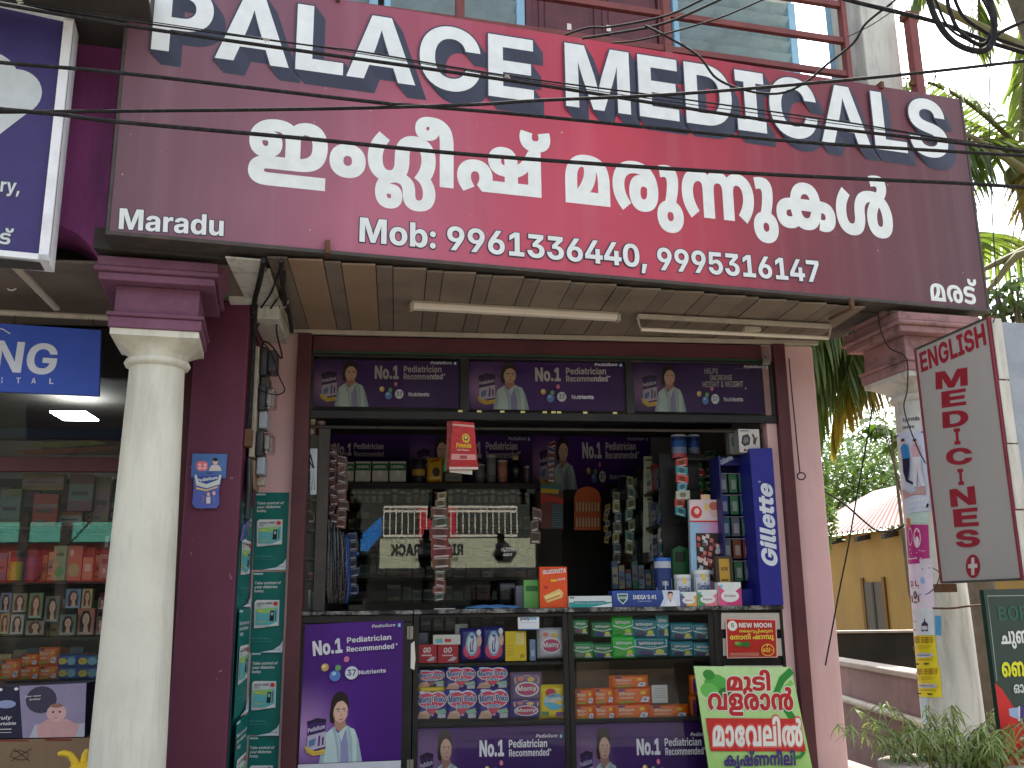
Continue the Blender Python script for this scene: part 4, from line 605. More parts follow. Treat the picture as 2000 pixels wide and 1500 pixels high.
# local B x of the column axes
xcl, ycl = 0.0, 0.0
RC = B.I @ atY(1850, 1300, 6.28)
def columns(cx, cy, mats, rb, rt, parts):
    col = MB(B); prof = []
    z0, z1 = 0.36, parts['zs']
    for i in range(15):
        t = i/14; prof.append((rb+(rt-rb)*t**1.3, z0+(z1-z0)*t))
    col.lathe(cx, cy, prof, 40); shaft = col.build('column', mats[0], bld, label=parts['label'])
    MB(B).lathe(cx, cy, [(rt, z1-0.01), (rt+0.022, z1), (rt+0.03, z1+0.016), (rt+0.022, z1+0.034), (rt+0.008, z1+0.042)], 40).build('necking_ring', mats[0], bld, sub=shaft)
    cap = MB(B); n = 40                            # bell that turns from round to square
    ring = []
    for j in range(9):
        t = j/8; z = z1+0.04+t*(parts['zb']-z1-0.04); half = rt+0.008+(parts['hw']-rt-0.008)*(t**2.2); pw = 2+t**2*14
        for k in range(n):
            a = 2*math.pi*k/n; c, s_ = math.cos(a), math.sin(a); r = half/((abs(c)**pw+abs(s_)**pw)**(1/pw)); ring.append((cx+r*c, cy+r*s_, z))
    cap.add(ring, [(j*n+k, j*n+(k+1) % n, (j+1)*n+(k+1) % n, (j+1)*n+k) for j in range(8) for k in range(n)], None, True)
    h = parts['hw']; cap.box(cx-h, cx+h, cy-h, cy+h, parts['zb'], parts['zb']+0.035)
    cap.build('capital', mats[0], bld, sub=shaft)
    z = parts['zb']+0.037
    def blk(hh, za, zb, nm='capital_block', mt=None, bv=0.006): MB(B).box(cx-hh, cx+hh, cy-hh, cy+hh, za, zb).build(nm, mt or mats[1], bld, bv, sub=shaft)
    blk(h+0.012, z, z+0.06); blk(h+0.026, z+0.061, z+0.085, 'moulding', bv=0.011); blk(h-0.01, z+0.086, parts['zm']); zz = parts['zm']
    blk(h+0.07, zz+0.001, zz+0.045); blk(h+0.095, zz+0.046, zz+0.075, 'moulding', bv=0.012); blk(h+0.08, zz+0.076, zz+0.13)
    return zz+0.131
gcl = B.M @ Vector((0, 0, 0))
zsL, zbL, zmL = atY(310, 706, 4.95)[2], atY(300, 652, 4.84)[2], atY(300, 548, 4.78)[2]
ztop = columns(0, 0, (M['whitecol'], M['mauvecap']), 0.190, 0.145, dict(zs=zsL, zb=zbL, hw=0.225, zm=zmL, label='cream round column standing left of the medical shop'))
columns(RC.x, RC.y, (M['whiteold'], M['pinkmould']), 0.186, 0.150, dict(zs=zsL, zb=zbL, hw=0.235, zm=zmL, label='weathered white column covered with posters right of the shop'))
hb = 0.20
MB(B).box(-0.30, 0.30, -hb, hb, ztop, 5.0).build('beam_block', M['mauvecap'], bld, 0.008)
MB(B).box(RC.x-0.27, RC.x+0.33, RC.y-hb, RC.y+hb, ztop, 4.75).build('beam_block', M['mould'], bld, 0.008)
arch(0.302, 1, ztop-0.10, 0.17, RC.x-0.272, 4.95, -hb+0.01, hb-0.01, M['mauvecap'])
arch(-0.302, -1, ztop-0.10, 0.30, -3.9, B.Z(190, 88, -hb), -hb+0.01, hb-0.01, M['magenta'], 'fascia')
arch(RC.x-0.275, -1, ztop-0.12, 0.32, RC.x-0.95, 3.72, RC.y-hb+0.03, RC.y+hb-0.03, M['pinkmould'], 'arch_spandrel')
zf = B.Z(190, 88, -hb)
MB(B).box(-5.2, -0.10, -1.25, hb, zf+0.004, zf+0.16).build('sun_shade_slab', M['dark'], bld, 0.01)
# upper storey wall behind the balcony, window, door, louvres
UY = 1.25
X0, X1 = -4.5, B.X(1552, 80, UY)
ub = M['whiteold']
zb0 = 4.55
def xz(a, b, y=UY): return B.L(a, b, y)
wx0, wx1 = xz(300, 20)[0], xz(1022, 20)[0]
dx0, dx1 = xz(1022, 20)[0], xz(1292, 40)[0]
lx0, lx1 = xz(1312, 60)[0], xz(1552, 80)[0]
MB(B).box(X0, wx0, UY, UY+0.15, zb0, 7.4).build('upper_wall', ub, bld)
MB(B).box(wx0, lx1, UY, UY+0.15, 6.75, 7.4).build('upper_wall', ub, bld)
MB(B).box(X0, lx1+0.03, UY+0.15, 4.6, 3.86, 7.4).build('upper_block', M['dark'], bld)
MB(B).box(X0-0.3, lx1+0.35, 0.85, 4.8, 7.41, 7.55).build('roof_slab', M['dark'], bld)
MB(B).box(X0, RC.x+0.1, -0.15, UY, 4.40, 4.52).build('balcony_floor', M['dark'], bld)
MB(B).box(lx1-0.05, lx1+0.12, 0.6, UY+0.2, 7.05, 7.40).build('roof_beam', M['dark'], bld)
def louvre(x0, x1, z0, z1, nm):
    fr = MB(B)
    fr.box(x0, x0+0.05, UY-0.05, UY, z0, z1); fr.box(x1-0.07, x1, UY-0.05, UY, z0, z1)
    f = fr.build(nm, M['blueframe'], bld, 0.004)
    z = z0
    while z < z1-0.02:
        m = MB(B); m.obox(((x0+x1)/2-0.01, UY-0.015, z+0.065), ((x1-x0)/2-0.062, 0, 0), (0, 0.005, 0.003), (0, -0.034, 0.052)); m.build('slat', M['blueslat'], bld, sub=f); z += 0.125
louvre(lx0, lx1, 4.6, 6.74, 'louvred_window')
louvre(wx1-1.15, wx1, 4.6, 6.74, 'louvred_window')
louvre(wx0, wx1-1.2, 4.6, 6.74, 'louvred_window')
dr = MB(B).box(dx0+0.06, dx1-0.06, UY-0.03, UY+0.05, 4.55, 6.7).build('door', M['door'], bld, 0.004)
MB(B).box(dx0+0.005, dx0+0.055, UY-0.06, UY+0.02, 4.55, 6.74).build('door_frame', M['door'], bld, 0.004)
MB(B).box(dx1-0.055, dx1-0.005, UY-0.06, UY+0.02, 4.55, 6.74).build('door_frame', M['door'], bld, 0.004)
mid = (dx0+dx1)/2
MB(B).box(mid-0.012, mid+0.012, UY-0.045, UY-0.031, 4.56, 6.69).build('meeting_strip', M['door'], bld, sub=dr)
for a, b in ((dx0+0.12, mid-0.06), (mid+0.06, dx1-0.12)):
    for za, zz_ in ((4.62, 5.22), (5.30, 5.95), (6.03, 6.6)):
        MB(B).box(a, b, UY-0.042, UY-0.031, za, zz_).build('door_panel', M['door'], bld, 0.006, sub=dr)
        MB(B).box(a+0.05, b-0.05, UY-0.054, UY-0.043, za+0.05, zz_-0.05).build('raised_field', M['door'], bld, 0.006, sub=dr)
for q in ((1112, 52), (1189, 55)):
    a, z = B.L(*q, UY-0.06); MB(B).add([(a-0.02, UY-0.058, z-0.03), (a+0.02, UY-0.058, z-0.025), (a+0.018, UY-0.058, z+0.03), (a-0.018, UY-0.058, z+0.03)], [(0, 1, 2, 3)]).build('white_sticker', M['tube'], bld, sub=dr)
# balcony railing
RY = 0.0
rail = Thing('balcony_railing', 'red oxide steel balcony railing running above the red signboard', 'railing', B, (0, RY, 4.95))
def rl(zc, x0, x1, h=0.045): MB(B).box(x0, x1, RY-0.02, RY+0.02, zc-h/2, zc+h/2).build('rail', M['rail'], rail, 0.003)
xe_r = B.X(1650, 80, RY)
zr1, zr2, zr3 = B.Z(1480, 122, RY), B.Z(1480, 56, RY), B.Z(1560, -2, RY)
for z in (zr1, zr2, zr3): rl(z, -2.5, xe_r)
for a in (300, 600, 898, 1300): xx = B.X(a, 40, RY); MB(B).box(xx-0.028, xx+0.028, RY-0.03, RY+0.03, 4.53, zr3+0.4).build('post', M['rail'], rail, 0.003)
MB(B).box(xe_r-0.02, xe_r+0.02, RY-0.03, RY+0.03, 4.53, zr3+0.05).build('post', M['rail'], rail, 0.003)
# white corner pillar upstairs, slim blue post, maroon post
a0, a1 = B.X(1672, 100, 0.15), B.X(1768, 120, 0.0)
MB(B).box(a0, a1, 0.05, 0.42, 4.53, 7.4).build('upper_pillar', M['whiteold'], bld, 0.01, label='weathered white pillar at the corner of the balcony')
b0, b1 = B.X(1622, 90, 0.5), B.X(1648, 90, 0.5)
MB(B).box(b0, b1, 0.47, 0.53, 4.53, 7.4).build('slim_post', M['blueframe'], bld, 0.004)
sp = Thing('steel_post', 'rusty red steel post with clamps beside the white balcony pillar', 'post', B, (B.X(1785, 150, -0.05), -0.05, 4.4))
c0 = B.X(1785, 110, -0.05); MB(B).box(c0-0.035, c0+0.035, -0.09, -0.02, 4.4, B.Z(1785, 38, -0.05)).build('post_tube', M['rail'], sp, 0.004)
MB(B).box(c0-0.06, c0+0.05, -0.10, -0.01, B.Z(1785, 42, -0.05), B.Z(1785, 30, -0.05)).build('post_cap', M['rust'], sp, 0.004)
MB(B).box(c0-0.075, c0-0.037, -0.08, -0.05, 5.2, 5.23).build('bracket', M['rust'], sp)

# ================================================================== MAIN SIGNBOARD
sgn = Thing('signboard', 'wide faded red signboard reading PALACE MEDICALS above the shop', 'signboard', A, (0, 0, 3.4))
SZ0, SZ1, SW = 3.40, 4.975, 5.49
MB(A).box(0, SW, 0.0, 0.02, SZ0+0.012, SZ1).build('flex_sheet', M['flex'], sgn)
MB(A).box(0.0, SW, 0.021, 0.16, SZ0+0.02, SZ1-0.01).build('box_frame', M['angle'], sgn)
MB(A).box(-0.004, SW+0.004, -0.012, 0.17, SZ0-0.012, SZ0+0.010).build('edge_strip', M['angle'], sgn, 0.003)
MB(A).box(SW+0.001, SW+0.018, -0.004, 0.17, SZ0-0.01, SZ1).build('edge_strip', M['angle'], sgn, 0.002)
MB(A).box(-0.018, -0.001, -0.004, 0.17, SZ0-0.01, SZ1).build('edge_strip', M['angle'], sgn, 0.002)
for q in ((640, 478), (1665, 590)):
    a, z = A.L(*q, -0.03)
    m = MB(A).box(a-0.014, a+0.014, -0.03, -0.006, z-0.03, z+0.03).box(a-0.012, a+0.012, -0.03, 0.22, z-0.045, z-0.030); m.build('bracket', M['rust'], sgn, 0.003)
for q in ((660, 6), (1725, 172)):
    a, z = A.L(*q, -0.02); MB(A).box(a-0.012, a+0.012, -0.02, 0.05, SZ1-0.02, SZ1+0.03).build('bracket', M['rust'], sgn, 0.003)
DK = C(58, 62, 80); SW_ = C(222, 226, 224)
def title(t, x0, y0, x1, y1, h):
    a = pxart(A, 0.0)
    for i in range(6, 0, -1): a.text(t, x0, y0, x1, y1, h, DK, off=20, dx=0.0098*i, dy=-0.0118*i)
    a.text(t, x0, y0, x1, y1, h, DK, off=22); a.text(t, x0, y0, x1, y1, h, SW_, off=5)
    lay(A, 0.0, a).build('lettering', INK, sgn)
title('PALACE', 296, 97, 1041, 200, 131)
title('MEDICALS', 1105, 208, 1852, 312, 121)
a = pxart(A)
MW = C(224, 228, 224)
a.text('ഇംഗ\u0d4dലീഷ്'.replace('ഗ\u0d4dല', '\ue001'), 487, 322, 1075, 386, 92, MW, off=19)
lay(A, 0, a).build('lettering', INK, sgn)
a = pxart(A); a.text('മരു\ue002ുകൾ', 1107, 392, 1745, 464, 91, MW, off=19); lay(A, 0, a).build('lettering', INK, sgn)
def outl(t, x0, y0, x1, y1, h, o=38):
    a = pxart(A); a.text(t, x0, y0, x1, y1, h, DK, off=o); a.text(t, x0, y0, x1, y1, h, SW_, off=6); lay(A, 0, a).build('lettering', INK, sgn)
outl('Maradu', 232, 447, 436, 461, 40); outl('Mob: 9961336440,', 702, 472, 1263, 524, 47); outl('9995316147', 1285, 527, 1601, 552, 43)
a = pxart(A); a.text('മരട്', 1819, 587, 1912, 595, 34, MW, off=0); lay(A, 0, a).build('lettering', INK, sgn)

# ================================================================== LEFT NEIGHBOUR'S SIGNS
fy = 0.02
ls = Thing('light_box_sign', 'purple sign with white heart shape in a bright aluminium frame beside the red signboard', 'signboard', A, (-0.9, -0.02, 3.3))
Q = [(-160, -32), (145, 36), (95, 511), (-170, 486)]
LY = -0.02
P_ = [A.L(*q, LY) for q in Q]
MB(A).prism(P_, LY+0.004, LY+0.02, C(66, 58, 112)).build('face', INK, ls)
def fbar(p, q, wd, nm='frame_bar'):
    p, q = Vector(p), Vector(q); t = (q-p).normalized(); n = Vector((-t[1], t[0]))*wd
    MB(A).prism([tuple(p), tuple(q), tuple(q+n), tuple(p+n)], LY-0.02, LY+0.16).build(nm, M['alu'], ls, 0.003)
fbar(P_[2], P_[1], 0.045); fbar(P_[1], P_[0], 0.03); fbar(P_[3], P_[2], 0.03)
MB(A).prism([(P_[2][0]-0.02, P_[2][1]), (P_[1][0]-0.02, P_[1][1]), (P_[1][0]-1.0, P_[1][1]), (P_[2][0]-1.0, P_[2][1])], LY+0.021, LY+0.15).build('box', M['angle'], ls)
a = pxart(A, LY+0.003); HW = C(205, 212, 214)
a.ell(-28, 160, 66, 60, HW, 30); a.ell(30, 180, 52, 45, HW, 30); a.poly([(-90, 170), (-30, 110), (40, 140), (80, 190), (60, 216), (0, 262), (-40, 290), (-100, 240)], HW)
lay(A, LY+0.003, a).build('heart_emblem', INK, ls); a = pxart(A, LY+0.003)
a.text('ry,', 0, 374, 38, 378, 27, C(66, 70, 84), off=60); a.text('ry,', 0, 374, 38, 378, 27, HW)
lay(A, LY+0.003, a).build('lettering', INK, ls); a = pxart(A, LY+0.003)
a.text('ട്', -2, 476, 24, 478, 22, C(66, 70, 84), off=40); a.text('ട്', -2, 476, 24, 478, 22, HW)
lay(A, LY+0.003, a).build('lettering', INK, ls)
HB = Fr(*(B.M @ Vector((0, 0.30, 0))).to_2d(), 11)
hs = Thing('hanging_banner', 'blue rectangular board with white NG and ITAL letters hanging left of the cream column', 'banner', HB, (HB.X(100, 700), 0, HB.Z(100, 770)))
Q = [(-170, 620), (197, 645), (193, 773), (-170, 757)]
P_ = [HB.L(*q) for q in Q]; MB(HB).prism(P_, 0, 0.03, C(60, 88, 184)).build('board', INK, hs)
a = pxart(HB); Wt = C(214, 220, 230)
a.text('NG', -16, 724, 107, 732, 59, Wt, off=6)
for ch, xx in (('I', 2), ('T', 31), ('A', 61), ('L', 96)): a.text(ch, xx, 748+xx*0.02, xx+(3 if ch == 'I' else 9), 748+xx*0.02, 11, Wt, off=-10)
lay(HB, 0, a).build('lettering', INK, hs); a = pxart(HB); a.line([(-14, 640), (6, 643), (20, 652)], 2.2, Wt); lay(HB, 0, a).build('swoosh', INK, hs)
for xx in (26, 180): p = HB.L(xx, 632); q = HB.L(xx+2, 612); MB(HB).tube([(p[0], 0.015, p[1]-0.02), (q[0], 0.015, q[1])], 0.003).build('hanger', M['cable'], hs)
p0, p1 = HB.L(-170, 600), HB.L(199, 618)
MB(HB).tube([(p0[0], 0.02, p0[1]), (p1[0]+0.05, 0.02, p1[1])], 0.019, 8).solo('ceiling_pipe', M['pvc'], 'pale horizontal pipe above the blue hanging board', 'pipe', base=(p0[0], 0.02, p0[1]))
pa, pb = atY(-20, 470, 4.55), atY(112, 602, 5.2)
MB(G).tube([pa, pb], 0.022, 4).solo('slanted_brace', M['pvc'], 'slanted pale rusty brace under the purple sign at left', 'brace', base=tuple(pa))
h0 = atY(24, 556, 5.3)
MB(G).tube([h0+Vector((0.035, 0, 0.035))]+[h0+Vector((0.035*math.cos(t*math.pi/8), 0, -0.035*math.sin(t*math.pi/8)-0.0)) for t in range(0, 9)]+[h0+Vector((-0.035, 0, 0.05))], 0.005, 6).solo('steel_hook', M['alu'], 'small steel hook hanging from the left porch ceiling', 'hook', base=tuple(h0))

# ================================================================== PORCH LAMPS
zc = CZ-0.04
def ceil_pt(px, py, z): p = S.I @ atZ(px, py, z); return Vector((p.x, p.y, z))
a_, b_ = ceil_pt(800, 599, zc), ceil_pt(1210, 622, zc)
t1 = Thing('tube_light', 'unlit white tube light batten fixed to the porch ceiling boards, the nearer plain one', 'tube light', S, tuple(a_))
d_ = (b_-a_).normalized(); n_ = Vector((-d_.y, d_.x, 0)); c_ = (a_+b_)/2; L_ = (b_-a_).length/2
MB(S).obox(c_+Vector((0, 0, 0.004)), d_*L_, n_*0.028, (0, 0, 0.02)).build('batten', M['tube'], t1, 0.008)
MB(S).obox(c_+Vector((0, 0, 0.030)), d_*(L_-0.01), n_*0.018, (0, 0, 0.006)).build('base_plate', M['trim'], t1)
for s_ in (-1, 1): MB(S).obox(c_+d_*s_*(L_-0.012)+Vector((0, 0, 0.0)), d_*0.012, n_*0.03, (0, 0, 0.023)).build('end_cap', M['pvc'], t1, 0.003)
a_, b_ = ceil_pt(1252, 643, zc-0.04), ceil_pt(1618, 660, zc-0.04)
t2 = Thing('tube_light', 'unlit bare glass tube light with hooked lamp holders, right one on the porch ceiling', 'tube light', S, tuple(a_))
MB(S).tube([a_, b_], 0.014, 10).build('glass_tube', M['tube'], t2)
a2, b2 = ceil_pt(1245, 621, zc), ceil_pt(1622, 641, zc)
d_ = (b2-a2).normalized(); n_ = Vector((-d_.y, d_.x, 0)); c_ = (a2+b2)/2
MB(S).obox(c_+Vector((0, 0, 0.012)), d_*((b2-a2).length/2), n_*0.016, (0, 0, 0.014)).build('batten', M['pvc'], t2, 0.003)
for p, q in ((a_, a2), (b_, b2)): MB(S).tube([q, q*0.5+p*0.5+Vector((0, 0, -0.01)), p], 0.008, 6).build('lamp_holder', M['pvc'], t2)
cc = ceil_pt(1468, 640, zc); MB(S).obox(cc+Vector((0, 0, -0.012)), d_*0.06, n_*0.02, (0, 0, 0.016)).build('choke_box', M['pvc'], t2, 0.004)
# ================================================================== PRINTED PICTURES
def mixc(a, b, t): return tuple(a[i]*(1-t)+b[i]*t for i in range(3))
PUR, GLOW = C(72, 22, 118), C(205, 160, 215)
SKIN, HAIR, COAT = C(228, 186, 164), C(38, 28, 26), C(198, 220, 218)
def woman(a):
    """bust of a woman in a white coat, unit chart about 0.6 as wide as tall (bottom = waist)"""
    SH = C(168, 190, 194); SK2 = C(186, 140, 120)
    a.ell(.44, .79, .215, .185, HAIR, 24); a.poly([(.24, .82), (.20, .66), (.22, .56), (.30, .53), (.36, .6), (.40, .8)], HAIR)
    a.poly([(.32, .60), (.56, .60), (.62, .48), (.52, .38), (.34, .48)], SK2)
    a.poly([(.0, 0), (.04, .20), (.12, .40), (.30, .49), (.42, .40), (.60, .50), (.80, .45), (.90, .30), (1, 0)], COAT)
    a.poly([(.40, .44), (.50, .28), (.60, .47), (.66, .25), (.70, 0), (.50, 0), (.48, .25)], C(150, 150, 190))
    a.poly([(.34, .50), (.44, .28), (.50, .0), (.43, 0), (.38, .25), (.28, .47)], SH); a.poly([(.62, .51), (.66, .30), (.72, 0), (.78, 0), (.76, .3), (.68, .49)], SH)
    a.poly([(0, 0), (.04, .20), (.10, .36), (.15, .28), (.10, .0)], SH); a.poly([(.85, .36), (.90, .30), (1, 0), (.88, 0)], SH)
    a.ell(.46, .70, .175, .15, SKIN, 24); a.ell(.62, .69, .02, .03, SK2, 8)
    a.poly([(.30, .62), (.30, .70), (.34, .60), (.44, .555), (.40, .57)], SK2)
    a.poly([(.24, .70), (.24, .84), (.34, .95), (.50, .965), (.60, .90), (.635, .76), (.59, .80), (.50, .855), (.38, .83), (.31, .76), (.285, .66)], HAIR)
    for cx in (.40, .54):
        a.ell(cx, .705, .032, .012, C(232, 226, 220), 8); a.ell(cx+.004, .705, .015, .012, C(40, 28, 26), 8); a.line([(cx-.045, .728), (cx, .742), (cx+.042, .730)], .02, C(70, 46, 40))
    a.poly([(.465, .70), (.49, .65), (.50, .635), (.47, .632)], SK2); a.poly([(.41, .605), (.47, .597), (.54, .607), (.475, .577)], C(190, 74, 84))
def tin(a):
    a.poly([(.12, .12), (.10, .95), (.90, .99), (.95, .2)], C(66, 38, 98)); a.poly([(.08, .93), (.5, 1.02), (.93, .98), (.92, .88), (.5, .92), (.09, .84)], C(40, 26, 60))
    a.poly([(.12, .55), (.93, .66), (.94, .25), (.12, .14)], C(196, 186, 206)); a.text('PediaSure', .14, .64, .90, .74, .11, C(214, 206, 226), off=8, shear=.2)
    a.poly([(.2, .42), (.5, .5), (.45, .3), (.22, .26)], C(90, 130, 180)); a.poly([(.62, .55), (.7, .56), (.68, .28), (.6, .27)], C(90, 50, 120)); a.poly([(.78, .5), (.86, .52), (.85, .3), (.77, .3)], C(90, 50, 120))
    a.poly([(0, .30), (.1, .12), (.4, .02), (.9, .06), (.95, .2), (.5, .14), (.2, .22)], C(226, 190, 84)); a.line([(.05, .2), (.3, .08), (.85, .1)], .03, C(180, 140, 50))
def bubbles(a, x, y, s, sy, txt=True):
    a.ell(x-.36*s, y+.12*sy, .07*s, .07*sy, C(206, 170, 96)); a.ell(x-.38*s, y+.14*sy, .03*s, .03*sy, C(240, 220, 170), 8)
    a.ell(x-.12*s, y+.10*sy, .055*s, .055*sy, C(110, 170, 100)); a.ell(x-.17*s, y-.04*sy, .10*s, .10*sy, C(92, 130, 196)); a.ell(x-.19*s, y+.0*sy, .04*s, .035*sy, C(170, 200, 230), 8)
    a.ell(x+.03*s, y+.25*sy, .05*s, .055*sy, C(214, 120, 150)); a.ell(x+.13*s, y, .12*s, .12*sy, C(216, 220, 226)); a.text('37', x+.05*s, y-.05*sy, x+.21*s, y-.05*sy, .11*sy, C(60, 60, 110))
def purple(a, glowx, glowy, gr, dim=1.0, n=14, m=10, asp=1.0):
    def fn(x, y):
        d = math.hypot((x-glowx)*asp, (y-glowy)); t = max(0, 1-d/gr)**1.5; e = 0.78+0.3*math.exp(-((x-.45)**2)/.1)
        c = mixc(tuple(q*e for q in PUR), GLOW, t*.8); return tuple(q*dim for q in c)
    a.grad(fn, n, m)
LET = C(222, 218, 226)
def pedia_wide(a, dim=1.0, helps=False, low=False):  # dim darkens ground and letters: shade put into the print
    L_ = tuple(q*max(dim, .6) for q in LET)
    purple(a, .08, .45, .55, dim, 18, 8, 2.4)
    if low: woman(a.sub(.10, 0, .32, .95)); tin(a.sub(.02, .05, .125, .62)); a = a.sub(0, .12, 1, .87)
    else: woman(a.sub(.155, 0, .385, 1.02)); tin(a.sub(.05, .08, .175, .74))
    if helps:
        a.text('HELPS', .515, .79, .615, .80, .11, L_, off=-4, shear=.12); a.text('INCREASE', .555, .655, .72, .67, .11, L_, off=-4, shear=.12); a.text('HEIGHT & WEIGHT', .50, .51, .80, .53, .12, L_, off=-4, shear=.12)
        a.ell(.815, .50, .006, .02, L_, 8)
    else:
        a.text('No.1', .425, .60, .585, .605, .27, L_, off=22)
        a.text('Pediatrician', .62, .745, .875, .75, .135, L_, off=2); a.text('Recommended', .62, .59, .885, .60, .125, L_, off=2); a.ell(.895, .70, .006, .02, L_, 8)
    bubbles(a, .56, .27, .24, .85); a.text('Nutrients', .655, .225, .795, .23, .085, L_)
    a.text('PediaSure', .80, .915, .945, .92, .06, L_, off=-8, shear=.25); a.rect(.96, .91, .975, .965, C(150, 190, 220))
def pedia_tall(a):
    purple(a, .02, .22, .42, 1.15, 14, 16, .8)
    woman(a.sub(.20, 0, .62, .52)); tin(a.sub(.05, .05, .27, .32))
    a.text('PediaSure', .68, .955, .92, .958, .022, LET, off=-8, shear=.25); a.rect(.945, .953, .972, .978, C(150, 190, 220))
    a.text('No.1', .10, .775, .39, .79, .10, LET, off=22); a.text('Pediatrician', .435, .855, .88, .865, .038, LET, off=4); a.text('Recommended', .435, .79, .91, .80, .038, LET, off=4); a.ell(.935, .83, .008, .008, LET, 8)
    bubbles(a, .42, .64, .55, .55*.72); a.text('Nutrients', .565, .625, .835, .633, .03, LET)
    a.rect(0, -.06, 1, 0, C(214, 216, 222))
def poster(name, fr, q, y, fn, label, parent=None, th=0.003, col=C(60, 24, 90), group=None, cat='poster', **kw):
    c = [fr.L(a, b, y) for a, b in q]; base = (sum(p[0] for p in c)/4, y, min(p[1] for p in c))
    mb = quad_sheet(fr, q, y+0.0008, th, col); art = quadart(fr, q, y); fn(art, **kw); lay(fr, y, art, mb)
    if parent: return mb.build(name, INK, parent, label=label)
    return mb.solo(name, INK, label, cat, base=base, group=group)

# ================================================================== TRANSOM over the opening
tr = Thing('transom', 'black framed glass transom over the shop opening holding three purple posters', 'transom', S, (0.25, 0.02, 2.73))
TX0, TX1 = S.X(600, 760), S.X(1511, 760)
TZ1, TZ0 = S.Z(1055, 699), S.Z(1055, 822)
mbf = MB(S)
for x0, x1, z0, z1 in ((TX0, TX1, TZ1-0.02, TZ1), (TX0, TX1, TZ0, TZ0+0.055), (TX0, S.X(612, 760), TZ0+0.055, TZ1-0.02), (S.X(898, 760), S.X(916, 760), TZ0+0.055, TZ1-0.02), (S.X(1221, 760), S.X(1238, 760), TZ0+0.055, TZ1-0.02), (S.X(1504, 760), TX1, TZ0+0.055, TZ1-0.02)):
    MB(S).box(x0+0.001, x1-0.001, -0.02, 0.03, z0, z1).build('frame_bar', M['blackwood'], tr, 0.004)
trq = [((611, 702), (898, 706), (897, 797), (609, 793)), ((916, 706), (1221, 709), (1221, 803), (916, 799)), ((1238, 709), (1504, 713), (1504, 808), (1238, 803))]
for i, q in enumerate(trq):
    poster('poster', S, q, 0.012, pedia_wide, ('purple transom poster of a woman in a white coat at the left, reading No.1 Pediatrician Recommended', 'middle purple transom poster with no shade in its print, above the yellow tape bits', 'right transom poster reading HELPS INCREASE HEIGHT & WEIGHT')[i], tr, dim=(.8, 1.0, .7)[i], helps=i == 2)
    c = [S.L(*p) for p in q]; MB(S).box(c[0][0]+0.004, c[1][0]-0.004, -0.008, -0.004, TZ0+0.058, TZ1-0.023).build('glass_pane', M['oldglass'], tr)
for xx in (899, 936, 981, 1021, 1064, 1081, 1092, 1143, 1201):
    p = S.L(xx, 802+0.012*(xx-899)+1, -0.021); MB(S).box(p[0]-0.015, p[0]+0.015, -0.0225, -0.0205, p[1]-0.007, p[1]+0.007, C(226, 220, 150)).build('yellow_tape', MATTE, tr)
# dark grab rail and inner frame under the transom
MB(S).tube([(TX0+0.02, 0.10, S.Z(1055, 838, .1)), (TX1-0.02, 0.10, S.Z(1055, 838, .1))], 0.012, 8).solo('hanging_rod', M['angle'], 'thin dark rod spanning the shop opening just under the transom', 'rod', base=(0.2, 0.1, 2.7))
pl = Thing('padlock', 'small brass padlock hanging at the top right corner of the transom', 'padlock', S, (*[S.L(1496, 708, -0.05)[0]], -0.05, S.L(1496, 708, -0.05)[1]))
p = S.L(1496, 706, -0.05); MB(S).box(p[0]-0.028, p[0]+0.028, -0.062, -0.042, p[1]-0.025, p[1]+0.02).build('lock_body', M['steel'], pl, 0.004)
MB(S).tube([(p[0]-0.018, -0.052, p[1]+0.02), (p[0]-0.018, -0.052, p[1]+0.045), (p[0], -0.052, p[1]+0.058), (p[0]+0.018, -0.052, p[1]+0.045), (p[0]+0.018, -0.052, p[1]+0.02)], 0.004, 6).build('shackle', M['steel'], pl)

# ================================================================== COUNTERS
CT = S.Z(1200, 1186, -0.03)
x0c, x1c, x2c, x3c, x4c = S.X(581, 1300), S.X(806, 1300), S.X(1111, 1300), S.X(1398, 1300), S.X(1536, 1300)
# left cabinet with the tall poster
cb = Thing('poster_cabinet', 'black wooden cabinet door at the left end of the counter holding a tall purple poster', 'cabinet', S, ((x0c+x1c)/2, 0, 0.36))
CD = 0.45
zl = CT-0.03
MB(S).box(x0c, x1c-0.004, 0.03, CD, 0.37, zl-0.002).build('carcass', M['blackwood'], cb)
for a, b, c, d in ((x0c, x0c+0.045, 0.37, zl-0.05), (x1c-0.075, x1c-0.004, 0.37, zl-0.05), (x0c, x1c-0.004, zl-0.048, zl)):
    MB(S).box(a, b, -0.005, 0.028, c, d).build('frame_bar', M['blackwood'], cb, 0.004)
poster('poster', S, ((596, 1220), (788, 1211), (783, 1484), (583, 1492)), -0.008, pedia_tall, None, cb)
MB(S).box(x0c, x1c-0.004, -0.02, CD, zl+0.002, zl+0.026).build('cabinet_top', M['worn'], cb, 0.004)
for yy in (1236, 1497):
    p = S.L(801, yy, -0.01); h = MB(S); h.box(p[0]-0.02, p[0]+0.02, -0.012, -0.006, p[1]-0.04, p[1]+0.04); ho = h.build('hinge', M['steel'], cb, 0.002)
    MB(S).tube([(p[0], -0.014, p[1]-0.042), (p[0], -0.014, p[1]+0.042)], 0.006, 8).build('hinge_pin', M['steel'], cb, sub=ho)
p = S.L(806, 1280, -0.006); MB(S).prism([(p[0]-0.012, p[1]-0.08), (p[0]+0.012, p[1]-0.09), (p[0]+0.018, p[1]-0.02), (p[0]+0.010, p[1]+0.09), (p[0]-0.012, p[1]+0.07)], -0.009, -0.0055).build('peeling_sticker', M['tube'], cb)
